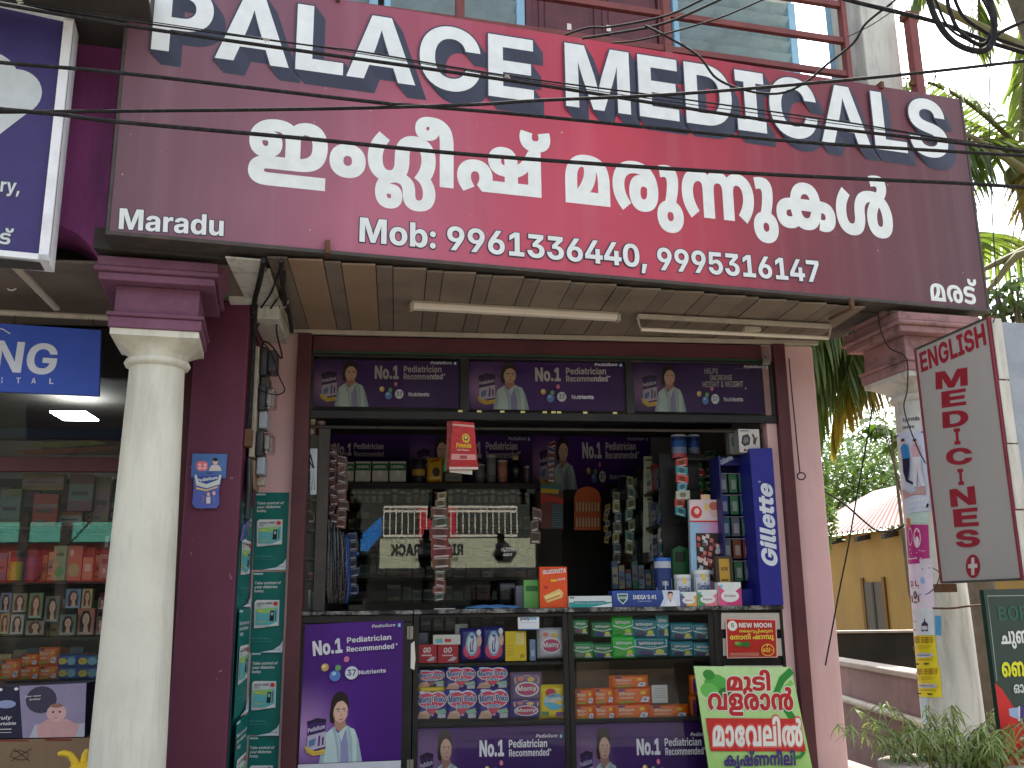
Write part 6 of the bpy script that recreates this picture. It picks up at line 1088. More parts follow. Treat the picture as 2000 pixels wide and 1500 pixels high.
onct('sim', 'formula_tin', 'tin', cn, (1322, 1122, 1354, 1182), .10, 'white and blue milk powder tin in front of the candy stand', .1, .135, group='milk powder tins')
onct('sim', 'formula_tin', 'tin', None, (1359, 1113, 1392, 1182), .12, 'taller standing white and blue milk powder tin right of the other', .1, .135, group='milk powder tins')
vj = can([(0, C(40, 60, 110)), (.25, C(206, 212, 220)), (.3, C(40, 60, 120)), (.85, C(190, 196, 206))], .055, .19, C(30, 90, 180), lambda a: (a.poly([(.3, .62), (.7, .62), (.66, .42), (.5, .30), (.34, .42)], C(14, 90, 76)), a.text('VICKS', .34, .46, .66, .46, .09, WHITE), a.line([(0, .1), (.5, .25), (1, .3)], .06, WHITE)))
onct('vj', 'lozenge_jar', 'jar', vj, (1283, 1089, 1316, 1182), .14, 'blue capped plastic lozenge jar behind the blue tray', .11, .205)
def serum(a): a.rect(.2, 0, .8, .95, C(196, 156, 60)); a.rect(.2, 0, .8, .45, C(120, 80, 40)); a.text('WOW', .3, .7, .7, .7, .08, C(60, 40, 20)); a.rect(.3, .5, .7, .53, C(90, 60, 30)); a.text('SKIN', .35, .12, .65, .12, .08, C(230, 200, 150))
onct('serum', 'serum_carton', 'carton', carton(C(70, 56, 46), serum, .09, .18, .05), (1399, 1086, 1433, 1180), .10, 'slim dark and gold carton behind the pink leaflet holder', .09, .18)
# candy stand: pink and blue card with a cut window
cs = Thing('candy_stand', 'tall pink and pale blue card candy stand with a tab on top', 'display stand', S, (S.X(1382, 1100, .2), .2, CT))
Y_ = .2
cq = ((1346, 976), (1411, 976), (1424, 1180), (1352, 1180)); pc = [S.L(*q, Y_) for q in cq]
MB(S).prism(pc, Y_, Y_+.04, C(200, 206, 214)).build('stand_body', CARD, cs, 0.004)
a = quadart(S, cq, Y_); a.grad(lambda x, y: mixc(C(150, 196, 226), C(226, 140, 186), max(0, min(1, x*1.3-.15))), 8, 2)
a.rect(0, .80, 1, 1, C(226, 206, 210)); a.ell(.20, .88, .17, .06, C(206, 60, 60), 14); a.ell(.22, .89, .08, .03, C(240, 200, 190), 10); a.ell(.72, .90, .15, .07, C(226, 190, 180), 14); a.ell(.72, .94, .14, .04, C(200, 110, 90), 12); a.ell(.5, .93, .06, .04, C(236, 200, 90), 8)
a.rect(0, .785, 1, .80, C(206, 50, 50)); a.rect(.16, .22, .86, .68, C(58, 44, 44)); a.ell(.22, .16, .15, .05, C(206, 60, 70), 14); a.rect(0, .06, .7, .11, C(206, 50, 60)); rr = random.Random(5)
for i in range(46):
    cx, cy = rr.uniform(.20, .82), rr.uniform(.25, .65); c = rr.choice([C(214, 120, 110), C(226, 200, 190), C(160, 60, 60), C(190, 200, 210), C(230, 220, 210), C(120, 80, 70)]); a.poly([(cx-.05, cy-.015), (cx+.04, cy-.025), (cx+.06, cy+.012), (cx-.04, cy+.025)], c)
lay(S, Y_, a).build('printed_front', CARD, cs)
pc = [S.L(*q, Y_+.01) for q in ((1369, 966), (1386, 966), (1387, 977), (1369, 977))]; MB(S).prism(pc, Y_+.005, Y_+.02, C(230, 190, 150)).build('top_tab', CARD, cs)
gn = Thing('green_dispenser', 'dark green plastic house shaped dispenser behind the milk powder tins', 'dispenser', S, (S.X(1330, 1120, .3), .3, CT))
for q in (((1314, 1072), (1328, 1066), (1345, 1072), (1346, 1182), (1314, 1182)),): MB(S).prism([S.L(*p, .3) for p in q], .3, .36, C(20, 84, 44)).build('dispenser_body', PLAST, gn, .003)
MB(S).prism([S.L(*p, .298) for p in ((1319, 1078), (1339, 1078), (1339, 1098), (1319, 1098))], .2965, .299, C(8, 24, 14)).build('opening', PLAST, gn)  # solid dark plate: shade of a recess put into its colour
# razor stand
rz_ = Thing('razor_stand', 'tall blue razor display stand with Gillette written up its front edge', 'display stand', S, (S.X(1500, 1170, 0), 0, CT))
RF = Fr(*(S.M @ Vector((0, -.03, 0))).to_2d(), 7)
q1 = ((1464, 876), (1508, 875), (1530, 1174), (1487, 1177)); P1 = [RF.L(*q) for q in q1]; P1[2] = (P1[2][0], CT+.002); P1[3] = (P1[3][0], CT+.002)
BL = C(38, 40, 138)
MB(RF).prism(P1, .001, .30, BL).build('front_column', CARD, rz_, .002)
RA = Art(lambda x, y: tuple(Vector(RF.L(1518, 1104))+(Vector(RF.L(1507, 945))-Vector(RF.L(1518, 1104)))*x+(Vector(RF.L(1487, 1106))-Vector(RF.L(1518, 1104)))*y), 1)
RA.text('Gillette', 0, 0, 1, 0, .92, C(214, 222, 232), off=24, shear=.22); RA.ell(1.035, .78, .012, .07, C(214, 222, 232), 10); RA.ell(1.035, .78, .008, .045, BL, 10)
lay(RF, 0, RA).build('lettering', INK, rz_)
# open bay left of it
bx0 = S.X(1404, 1000, .16); bx1 = P1[0][0]; zt_ = S.Z(1440, 893, .16)
MB(S).box(bx0, bx1+.08, .30, .315, CT+.002, zt_, C(24, 26, 84)).build('back_card', CARD, rz_)
MB(S).box(bx0, bx0+.012, .10, .299, CT+.002, zt_, C(30, 34, 100)).build('side_card', CARD, rz_)
MB(S).box(bx0+.013, bx1+.07, .16, .299, zt_-.06, zt_, C(26, 28, 92)).build('header', CARD, rz_)
a = Art(lambda px, py: S.L(px, py, .16), -1); a.text('Gillette', 1409, 908, 1432, 897, 9, C(190, 200, 220), off=16, shear=.2); lay(S, .16, a).build('lettering', INK, rz_)
MB(S).box(bx0+.013, bx1+.05, .12, .299, CT+.003, CT+.11, BL).build('tray_front', CARD, rz_)
rr = random.Random(9)
for row in range(5):
    z = CT+.17+row*.155
    MB(S).tube([(bx0+.02, .19, z+.135), (bx1+.05, .19, z+.135)], .003, 6, C(150, 150, 150)).build('hook_rail', PLAST, rz_)
    for cidx in range(3):
        xx = bx0+.055+cidx*.075
        if xx > bx1+.02: continue
        c = rr.choice([C(40, 90, 110), C(120, 60, 30), C(90, 96, 100), C(30, 60, 120), C(60, 110, 70)])
        m = MB(S).box(xx-.03, xx+.03, .195, .205, z, z+.13, c).box(xx-.018, xx+.018, .185, .194, z+.02, z+.09, mixc(c, C(200, 200, 200), .4))
        m.solo('razor_pack', CARD, 'carded razor pack hanging in the razor stand, %s row, %s column' % (('lowest', 'second lowest', 'middle', 'second highest', 'highest')[row], ('left', 'middle', 'right')[cidx]), 'razor pack', base=(xx, .2, z), group='carded razor packs in the blue stand')
def gymbox(a): a.poly([(.10, .40), (.18, .72), (.45, .80), (.56, .62), (.50, .34), (.24, .26)], C(58, 58, 62)); a.poly([(.2, .46), (.28, .64), (.44, .66), (.46, .46), (.3, .38)], C(120, 120, 118)); a.poly([(.62, .78), (.70, .60), (.66, .40), (.78, .30), (.84, .50), (.92, .70), (.80, .62), (.72, .80)], C(80, 66, 66)); a.rect(.08, .90, .5, .95, C(120, 120, 120)); a.ell(.26, .1, .07, .06, C(160, 50, 50), 8); a.ell(.5, .1, .07, .06, C(160, 110, 60), 8); a.ell(.74, .1, .07, .06, C(150, 60, 50), 8)
pxput('gym', 'white_carton', 'carton', carton(C(206, 202, 196), gymbox, .15, .17, .10, None, C(150, 146, 140)), (1443, 838, 1484, 884), .02, 'white carton with dark pictures on top of the blue razor stand', .15, .17)
pxput('gymb', 'grey_box', 'carton', carton(C(120, 116, 110), lambda a: a.rect(.2, .3, .8, .7, C(60, 90, 70)), .05, .14, .08), (1425, 840, 1441, 886), .12, 'narrow grey carton left of the white one on the razor stand', .05, .14)
# blue folded cloth and dark back of a chair on the counter
cl = MB(S); p, q = S.X(909, 1177, .06), S.X(1018, 1177, .06); v = []
for i in range(13):
    for j in range(5):
        t = i/12; v.append((p+(q-p)*t, .04+.05*j, CT+.002+.022*math.sin(math.pi*min(1, t*1.02))**.3*(1 if 0 < j < 4 else .1)+.004*math.sin(i*1.7+j)))
cl.add(v, [(i*5+j, (i+1)*5+j, (i+1)*5+j+1, i*5+j+1) for i in range(12) for j in range(4)], C(90, 140, 190), True).solo('folded_cloth', MATTE, 'pale blue folded cloth lying on the counter behind the glass', 'cloth', base=(p, .06, CT))
onct('bag', 'dark_bag', 'bag', pouch(C(16, 16, 18), blank, .12, .13, .1, 3, 60), (972, 1132, 1012, 1180), .45, 'dark rounded bag behind the blue cloth', .12, .13)
onct('gcup', 'grey_box', 'carton', carton(C(120, 124, 132), blank, .08, .14, .07), (1008, 1144, 1038, 1180), .30, 'grey carton right of the blue cloth', .08, .14)
onct('gpk', 'green_packet', 'packet', carton(C(120, 190, 100), lambda a: a.rect(.1, .6, .9, .8, C(60, 120, 60)), .08, .14, .03), (1025, 1136, 1052, 1180), .16, 'light green packet standing left of the orange carton', .08, .14)
MB(S).box(S.X(848, 1180, .02), S.X(889, 1180, .02), .0, .10, CT+.001, CT+.006, C(210, 210, 200)).solo('paper_sheet', MATTE, 'white sheet of paper lying at the counter edge', 'paper', base=(S.X(868, 1180, .02), .05, CT))

# ================================================================== HANGING GOODS
def strip(name, label, cat, px, y0, y1, wpx, ydep, cols, n, rot=0.0, seed=1):
    t = Thing(name, label, cat, S, (S.X(px, (y0+y1)/2, ydep), ydep, S.Z(px, y1, ydep))); r = random.Random(seed)
    for i in range(n):
        a, b = y0+(y1-y0)*i/n, y0+(y1-y0)*(i+1.1)/n; c = cols[i % len(cols)]; w_ = wpx*(1+r.uniform(-.18, .18)); dx = r.uniform(-3, 3); tl_ = r.uniform(-3, 3)
        q = [(px-w_/2+dx, a+tl_), (px+w_/2+dx, a-tl_), (px+w_/2+dx+r.uniform(-2, 2), b-tl_), (px-w_/2+dx, b+tl_)]; yy = ydep-i*.002
        pts = [S.L(*z, yy) for z in q]; m = MB(S); m.prism(pts, yy, yy+.012, c)
        ar = quadart(S, q, yy); ar.ell(.5, .55, .24, .3, mixc(c, C(30, 20, 20), .6), 10); ar.rect(.15, .1, .85, .25, mixc(c, WHITE, .5)); ar.line([(.1, .9), (.9, .86)], .06, mixc(c, WHITE, .35)); lay(S, yy, ar, m)
        m.build('sachet', POUCH, t, .002)
    return t
strip('sachet_strip', 'hanging strip of reddish brown sachets in front of the glass rack', 'sachet strip', 861, 961, 990, 22, .16, [C(110, 96, 60), C(96, 84, 50)], 2)
strip('sachet_strip', 'bulky strip of maroon sachets flaring out in the middle of the opening', 'sachet strip', 861, 990, 1108, 38, .13, [C(96, 62, 48), C(70, 78, 60), C(100, 44, 38), C(108, 40, 40), C(112, 36, 40)], 6, seed=4)
strip('sachet_strip', 'narrow lower strip of green and red sachets reaching the counter', 'sachet strip', 858, 1104, 1172, 22, .15, [C(60, 80, 66), C(90, 76, 60), C(96, 40, 40), C(120, 70, 60)], 5, seed=6)
strip('sachet_strip', 'strip of brown sachets beside the dark door', 'sachet strip', 1046, 992, 1060, 20, .5, [C(70, 46, 40), C(80, 60, 50)], 3, seed=8)
strip('sachet_strip', 'strip of red mottled sachets left of the rack', 'sachet strip', 668, 890, 1030, 22, .35, [C(84, 44, 34), C(110, 60, 44), C(70, 40, 36)], 8, seed=9)
strip('sachet_strip', 'strip of crimson sachets beside the left post', 'sachet strip', 650, 868, 1020, 15, .30, [C(80, 24, 22), C(60, 20, 20)], 9, seed=10)
strip('toothbrush_strip', 'hanging strip of red and teal toothbrush packs above the candy stand', 'toothbrush strip', 1331, 895, 1006, 23, .30, [C(170, 60, 40), C(60, 140, 150), C(190, 60, 40), C(90, 150, 170), C(190, 190, 170)], 7, seed=11)
strip('balm_strip', 'strip of green packets patterned with red and white', 'packet strip', 1360, 888, 970, 28, .5, [C(20, 84, 46), C(40, 110, 60), C(150, 50, 40)], 6, seed=12)
# dark bundle of hair bands / bags at the left post
post = MB(S).box(S.X(618, 1000, .1), S.X(640, 1000, .1), .08, .13, CT, S.Z(630, 838, .1)).solo('rack_post', M['angle'], 'dark upright post at the left of the shop opening', 'post', base=(S.X(629, 1000, .1), .1, CT))
bun = Thing('hanging_bags', 'bunch of dark plastic bags and a blue one hanging on the left post', 'bags', S, (S.X(655, 1100, .2), .2, CT+.05)); r = random.Random(2)
for i in range(11):
    xx = 636+i*3.6; c = [C(22, 20, 24), C(34, 28, 34), C(16, 16, 18)][i % 3] if i < 9 else C(24, 60, 120)
    P = [S.L(xx+r.uniform(-2, 2), yy_, .0) for yy_ in (1010+i*3, 1050, 1100, 1150, 1178)]
    MB(S).tube([(p_[0], .18+.01*i, p_[1]) for p_ in P], [.008, .022, .03, .028, .012], 7, c).build('bag', POUCH, bun)
# the red packet hung over the opening
fp = Thing('hanging_packets', 'bright red Friends adult diaper packets hung from the transom', 'packets', S, (S.X(903, 925, -.06), -.06, S.Z(903, 925, -.06)))
def friends(a):
    a.grad(lambda x, y: mixc(C(176, 26, 36), C(206, 40, 44), y), 3, 3); a.ell(.60, .66, .16, .10, C(222, 190, 40), 14); a.ell(.60, .67, .10, .06, C(90, 40, 20), 12); a.ell(.60, .68, .06, .04, C(230, 210, 120), 10)
    a.text('Friends', .22, .46, .80, .46, .09, C(236, 200, 40), off=14); a.text('Adult Diapers', .25, .39, .72, .39, .04, C(236, 220, 200), off=-6); a.rect(.05, .20, .95, .32, C(222, 150, 150)); a.rect(.36, .22, .62, .29, C(170, 70, 80)); a.rect(.0, .0, 1, .05, C(222, 200, 190)); a.rect(0, .90, 1, .94, C(226, 170, 160))
for q, yy, c, nm in ((((884, 822), (926, 826), (934, 917), (877, 917)), -.06, C(190, 30, 36), 'red_packet'), (((873, 823), (895, 823), (900, 912), (872, 918)), -.04, C(150, 30, 36), 'red_packet'), (((873, 850), (884, 850), (884, 918), (867, 920)), -.02, C(20, 120, 50), 'green_packet'), (((880, 905), (924, 908), (922, 927), (878, 922)), -.045, C(210, 206, 196), 'white_packet')):
    m = quad_sheet(S, q, yy, .015, c)
    if yy == -.06: ar = quadart(S, q, yy); friends(ar); lay(S, yy, ar, m)
    m.build(nm, POUCH, fp, .004)
# knives card, colour chart, comb card in the middle of the shop
kn = Thing('orange_card', 'arched orange card with two rows of small pale tools hung on the dark door', 'card', S, (S.X(1148, 1000, 2.0), 2.0, S.Z(1148, 1035, 2.0)))
ko = []
for k in range(9): an = math.pi*k/8; ko.append((1147.5+25.5*math.cos(an), 972-22*math.sin(an)))
kp = [(1122, 1035), (1173, 1035)]+ko; MB(S).prism([S.L(*q, 1.6) for q in kp], 1.6, 1.61, C(190, 84, 24)).build('card_sheet', CARD, kn)
for row, yy in enumerate((990, 1020)):
    for i in range(8):
        a_, b_ = S.L(1127+i*6, yy-9, 1.58), S.L(1127+i*6, yy+9, 1.58); MB(S).tube([(a_[0], 1.585, a_[1]), (b_[0], 1.585, b_[1])], .008, 5, C(210, 190, 150)).build('tool', PLAST, kn)
def chart(a):
    a.rect(0, .88, 1, 1, C(60, 110, 110)); a.rect(0, .8, .8, .9, C(190, 160, 50)); a.poly([(0, .55), (.5, .62), (1, .56), (1, .70), (0, .80)], C(170, 50, 40))
    for i in range(10): a.rect(.02, .04+.055*i, .44, .06+.055*i, C(140, 40, 46)); a.rect(.5, .04+.055*i, .98, .065+.055*i, C(50, 120, 130))
poster('wall_chart', S, ((1056, 945), (1100, 948), (1100, 1034), (1056, 1032)), 1.4, chart, 'small colourful striped chart hanging left of the orange card', None, .006, C(90, 60, 60), cat='chart')
m = MB(S); a_, b_ = S.L(1262, 893, .9), S.L(1268, 1078, .8); m.prism([(a_[0]-.03, a_[1]), (a_[0]+.035, a_[1]), (b_[0]+.04, b_[1]), (b_[0]-.035, b_[1])], .85, .865, C(170, 176, 150))
for i in range(12): zz = b_[1]+(a_[1]-b_[1])*(i+.5)/12; m.box(a_[0]-.02, a_[0]+.03, .842, .849, zz-.006, zz+.006, C(80, 90, 70))
m.solo('pale_strip', CARD, 'long pale green strip of packets hanging at the right rack', 'packet strip', base=(a_[0], .85, b_[1]))

# ================================================================== INSIDE: back wall, racks, medicines
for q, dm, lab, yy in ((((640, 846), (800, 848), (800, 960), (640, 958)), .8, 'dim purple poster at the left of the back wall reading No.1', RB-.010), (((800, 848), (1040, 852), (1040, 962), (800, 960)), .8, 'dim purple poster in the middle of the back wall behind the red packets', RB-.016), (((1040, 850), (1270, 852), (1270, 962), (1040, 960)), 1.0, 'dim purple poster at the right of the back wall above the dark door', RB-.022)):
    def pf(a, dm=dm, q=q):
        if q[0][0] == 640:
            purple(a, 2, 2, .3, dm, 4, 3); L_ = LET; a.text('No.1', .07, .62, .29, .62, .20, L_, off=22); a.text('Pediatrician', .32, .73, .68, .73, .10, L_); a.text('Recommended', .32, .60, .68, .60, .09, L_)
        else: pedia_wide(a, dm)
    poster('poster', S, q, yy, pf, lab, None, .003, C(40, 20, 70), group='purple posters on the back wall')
rk = Thing('medicine_rack', 'dark wooden medicine rack with sliding glass doors at the back of the shop', 'rack', S, (S.X(860, 1100, 1.8), 2.0, .36))
RY0, RY1 = 1.75, 2.10
rx0, rx1 = S.X(668, 1060, RY0), S.X(1050, 1060, RY0)
shz = [S.Z(860, yy, RY0) for yy in (944, 984, 1034, 1082, 1128, 1172)]
for i, z in enumerate(shz): MB(S).box(rx0, rx1, RY0+.01, RY1, z-.022, z).build('shelf', M['blackwood'], rk)
MB(S).box(rx0, rx1, RY1, RY1+.02, .36, shz[0]+.03).build('back_board', M['room'], rk)
for xx in (rx0, (rx0+rx1)/2, rx1-.03): MB(S).box(xx, xx+.03, RY0+.011, RY1, .37, shz[0]-.023).build('upright', M['blackwood'], rk)
for k in range(2):
    xa = rx0+.01+(rx1-rx0)/2*k; xb = xa+(rx1-rx0)/2-.03*k; MB(S).box(xa, xb, RY0-.012-.008*k, RY0-.007-.008*k, .9, shz[0]-.05).build('glass_door', M['rackglass'], rk)
MB(S).box(rx0, rx1, RY0-.02, RY0+.008, shz[0]-.05, shz[0]+.004).build('header', M['blackwood'], rk, .003)
ORD = 'first second third fourth fifth sixth seventh eighth ninth tenth eleventh twelfth thirteenth fourteenth fifteenth sixteenth seventeenth eighteenth nineteenth twentieth'.split()
def ordn(i): return ORD[i] if i < 20 else 'twenty '+ORD[i-20]
cc = [('grey', C(130, 130, 124)), ('white', C(186, 184, 172)), ('pale green', C(120, 140, 120)), ('brown', C(110, 92, 74)), ('pale blue', C(110, 130, 150)), ('cream', C(180, 170, 130)), ('pinkish', C(160, 120, 112))]
def medart(i):
    def f(a):
        r = random.Random(i); a.rect(0, r.uniform(.0, .6), 1, r.uniform(.65, .9), mixc(cc[r.randrange(7)][1], C(40, 60, 90), .45)); a.rect(.12, .42, .8, .52, C(60, 60, 66)); a.rect(.1, .12, .5, .2, C(90, 90, 90))
    return f
rr = random.Random(21)
for sh in range(1, 6):
    x = rx0+.04; i = 0; top = shz[sh-1]-.03
    while x < rx1-.06:
        ci = rr.randrange(7); v_ = rr.randrange(3); wd = rr.uniform(.055, .12); ht = rr.uniform(.45, .85)*(shz[sh-1]-shz[sh]-.03)
        if sh == 1:
            bt = can([(0, C(60, 40, 24)), (.12, cc[ci][1]), (.62, C(50, 34, 22)), (.8, C(200, 200, 196))], .024, .12, None, None, PLAST)
            place('bot%d' % ci, 'medicine_bottle', 'bottle', bt, S, (x+.03, RY0+.05, shz[sh]+.001), 'small %s labelled bottle on the top glazed shelf, %s from the left' % (cc[ci][0], ordn(i)), 'small bottles on the top glazed shelf', 0, (1, 1, rr.uniform(.8, 1.1))); x += .06
        else:
            place('med%d_%d' % (ci, v_), 'medicine_carton', 'carton', carton(cc[ci][1], medart(ci*3+v_), .08, .1, .07), S, (x+wd/2, RY0+.03+rr.uniform(0, .08), shz[sh]+.001), '%s medicine carton on the %s glazed shelf down, %s from the left' % (cc[ci][0], ORD[sh-1], ordn(i)), 'medicine cartons in the glazed rack', rr.uniform(-.05, .05), (wd/.08, 1, ht/.1)); x += wd+rr.uniform(.004, .02)
        i += 1
# things standing on the rack
def zandu(a): a.rect(0, .55, 1, .9, C(30, 110, 66)); a.rect(0, 0, 1, .3, C(206, 206, 200)); a.ell(.5, .42, .18, .14, C(226, 226, 220), 12); a.text('HERBAL', .1, .66, .9, .68, .13, WHITE)
for i, q in enumerate(((674, 902, 691, 941), (694, 901, 724, 941), (727, 901, 758, 941), (761, 901, 793, 941))):
    pxput('zan', 'health_carton', 'carton', carton(C(196, 200, 190), zandu, .14, .19, .09), q, RY0+.05, 'green and white carton on top of the rack, %s from the left' % ORD[i], .14, .19, group='green and white cartons on the rack')
pxput('jar1', 'dark_jar', 'jar', can([(0, C(30, 24, 44)), (.3, C(190, 150, 60)), (.6, C(50, 40, 70)), (.85, C(30, 26, 40))], .055, .17, C(40, 34, 50), None, PLAST), (804, 896, 831, 941), RY0+.05, 'dark purple jar with a yellow band on top of the rack', .11, .185)
pxput('yel1', 'yellow_pouch', 'pouch', pouch(C(206, 160, 30), lambda a: (a.line([(.2, .8), (.8, .9)], .1, C(150, 50, 30)), a.ell(.6, .4, .25, .2, C(60, 40, 30), 10)), .13, .2, .05, 5, 61), (834, 893, 864, 941), RY0+.05, 'yellow pouch standing on the rack left of the red packets', .13, .2)
pxput('low1', 'flat_carton', 'carton', carton(C(150, 110, 70), medart(3), .16, .07, .08), (870, 925, 902, 941), RY0+.05, 'low brown carton on the rack under the red packets', .16, .07)
for i, (q, c, lab) in enumerate((((928, 906, 948, 942), C(110, 110, 116), 'grey jar with a pale lid'), ((951, 888, 970, 942), C(130, 128, 134), 'tall grey jar behind the others'), ((973, 898, 992, 942), C(190, 130, 110), 'pinkish jar with a cream lid'), ((1024, 910, 1036, 942), C(120, 96, 100), 'small mauve jar at the rack end'))):
    pxput('jr%d' % i, 'jar', 'jar', can([(0, mixc(c, C(20, 20, 20), .4)), (.3, c), (.75, mixc(c, C(30, 30, 30), .3))], .045, .14, C(190, 186, 176), None, PLAST), q, RY0+.05, lab+' on top of the rack', .09, .155)
lp = Thing('oil_lamp', 'dark lantern with a small shiny cap on top of the rack', 'lantern', S, (S.X(1007, 910, RY0+.1), RY0+.1, shz[0]))
xx = S.X(1007, 910, RY0+.1); MB(S).lathe(xx, RY0+.1, [(.05, shz[0]), (.055, shz[0]+.03), (.035, shz[0]+.06), (.06, shz[0]+.12), (.055, shz[0]+.19), (.02, shz[0]+.22)], 16, C(30, 26, 22)).build('lantern_body', PLAST, lp)
MB(S).lathe(xx, RY0+.1, [(.025, shz[0]+.221), (.03, shz[0]+.24), (.012, shz[0]+.26)], 12, C(190, 170, 110)).build('cap', PLAST, lp)
# dark door and the right hand rack running back
MB(S).box(S.X(1102, 1100, RB-.1), S.X(1192, 1100, RB-.1), RB-.05, RB-.03, .36, S.Z(1140, 955, RB-.1)).solo('inner_door', M['blackwood'], 'dark inner door at the back between the racks', 'door', base=(S.X(1148, 1100, RB-.1), RB-.04, .36))
rr2 = Thing('side_rack', 'shelving of packets running back along the right wall of the shop', 'rack', S, (1.3, 1.2, .36))
SX0, SX1 = 1.13, 1.45
lv = [.62, .95, 1.28, 1.56, 1.82, 2.08, 2.34]
for z in lv: MB(S).box(SX0, SX1, .45, RB-.06, z-.02, z).build('shelf', M['blackwood'], rr2)
for yy in (.45, 1.1, 1.75, RB-.09): MB(S).box(SX0+.02, SX1, yy, yy+.025, .37, 2.6).build('upright', M['blackwood'], rr2)
c4 = [('dark green', C(24, 92, 56)), ('navy', C(30, 44, 96)), ('white', C(180, 182, 180)), ('teal', C(40, 120, 120)), ('red', C(150, 40, 36)), ('grey', C(110, 112, 112))]
for li, z in enumerate(lv[2:]):
    yy = .50; i = 0
    while yy < RB-.2:
        ci = rr.randrange(6); wd = rr.uniform(.09, .15); ht = rr.uniform(.14, .21)
        place('side%d' % ci, 'product_carton', 'carton', carton(c4[ci][1], medart(40+ci), .08, .1, .10), S, (SX0+.03, yy+wd/2, z+.001), '%s carton on the %s of the right rack, %s from street' % (c4[ci][0], ('lowest shelf', 'second shelf up', 'middle shelf', 'second shelf down', 'top shelf')[min(li, 4)], ordn(i)), 'cartons on the right side rack', math.pi/2*-1, (wd/.08, 1, ht/.1)); yy += wd+.015; i += 1
for i, (q, c, lab) in enumerate((((1315, 848, 1344, 893), C(40, 90, 170), 'blue and white shampoo bottle hanging left of its twin'), ((1347, 848, 1370, 895), C(34, 80, 150), 'darker blue shampoo bottle behind the razor stand'))):
    pxput('sh%d' % i, 'shampoo_bottle', 'bottle', can([(0, C(190, 80, 90)), (.2, mixc(c, WHITE, .3)), (.5, c), (.8, C(30, 50, 110))], .045, .17, C(200, 210, 220), None, PLAST), q, .38+.1*i, lab, .09, .185)
MB(S).box(1.32, 1.62, .36, .62, S.Z(1340, 895, .4)-.02, S.Z(1340, 895, .4)-.002).solo('upper_shelf', M['blackwood'], 'small dark shelf high up carrying the blue shampoo bottles', 'shelf', base=(1.47, .5, 2.4))
# left side of the opening: glass side case
lc = Thing('side_case', 'narrow glass side case by the left jamb with small goods inside', 'showcase', S, (S.X(606, 1150, .1), .2, CT))
MB(S).box(S.X(599, 1000, .1), S.X(617, 1000, .1), .06, .066, CT+.002, S.Z(610, 850, .06)).build('glass_pane', M['glass'], lc)
for i, yy in enumerate((1130, 1090, 1035, 975, 900)): MB(S).box(S.X(599, 1000, .1), S.X(617, 1000, .1), .07, .35, S.Z(608, yy, .1)-.012, S.Z(608, yy, .1)).build('shelf', M['angle'], lc)
for i, (q, c, nm) in enumerate((((600, 812, 616, 848), C(190, 180, 150), 'cream tin'), ((618, 822, 634, 848), C(130, 30, 50), 'crimson tin'), ((600, 1152, 607, 1188), C(150, 170, 170), 'clear bottle'), ((608, 1156, 617, 1188), C(90, 130, 110), 'green bottle'), ((600, 1118, 612, 1130), C(150, 40, 40), 'red pot'), ((602, 945, 614, 974), C(150, 140, 120), 'cream pack'))):
    pxput('sc%d' % i, 'tin' if 'tin' in nm else 'bottle', 'tin' if 'tin' in nm else 'bottle', can([(0, mixc(c, BLACK, .3)), (.3, c), (.8, mixc(c, WHITE, .3))], .03, .12, C(180, 180, 176), None, PLAST), q, .12, nm+' beside the left jamb of the opening', .06, .135)
def vstk(a): a.rect(0, 0, 1, 1, C(190, 200, 204)); a.text('V', .1, .55, .9, .6, .3, C(30, 30, 34), off=10); a.line([(.2, .1), (.5, .5), (.7, .1)], .1, C(30, 30, 34))
poster('sticker', S, ((606, 876), (620, 876), (618, 966), (606, 966)), .055, vstk, 'tall white sticker with black strokes near the left jamb', None, .002, C(190, 200, 204), cat='sticker')

for i, (px_, ya, yb, w_, dp, cols, lab) in enumerate(((606, 880, 1020, 12, .25, [C(60, 50, 40), C(90, 84, 70)], 'strip of dull packets close to the left jamb'), (1206, 960, 1100, 16, 1.0, [C(70, 70, 50), C(120, 110, 60), C(60, 80, 90)], 'strip of small olive packets beside the dark door'), (1232, 930, 1080, 15, .9, [C(90, 100, 60), C(60, 100, 80)], 'strip of green packets at the front of the right rack'), (1296, 930, 1110, 20, .5, [C(40, 60, 110), C(120, 120, 110), C(50, 90, 90)], 'strip of blue and grey packets left of the toothbrush strip'), (1186, 985, 1060, 9, 1.4, [C(170, 150, 70), C(150, 150, 150)], 'narrow strip of shiny gold packets on the dark door'), (1385, 880, 968, 22, .6, [C(30, 90, 50), C(100, 120, 60)], 'strip of green packets beside the razor stand'), (1075, 862, 940, 16, .9, [C(90, 30, 30), C(60, 60, 90)], 'strip of dull red packets under the back posters'), (690, 1040, 1160, 18, .6, [C(30, 60, 110), C(40, 44, 60)], 'strip of dark blue packets left of the glass rack'))):
    strip('packet_strip', lab, 'packet strip', px_, ya, yb, w_, dp, cols, 7, seed=30+i)
for i in range(9):
    q = (1196+i*13, 1096+(i % 3)*8, 1207+i*13, 1150); c = (C(60, 90, 110), C(130, 120, 90), C(90, 50, 50), C(50, 100, 70), C(120, 130, 140))[i % 5]
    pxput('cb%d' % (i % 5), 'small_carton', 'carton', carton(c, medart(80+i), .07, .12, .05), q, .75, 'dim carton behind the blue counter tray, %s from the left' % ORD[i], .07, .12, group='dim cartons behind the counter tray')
MB(S).box(.93, 1.62, .74, .95, S.Z(1250, 1150, .75)-.02, S.Z(1250, 1150, .75)-.001).solo('inner_counter', M['blackwood'], 'low dark inner counter behind the blue tray', 'counter', base=(1.2, .8, 1.4))
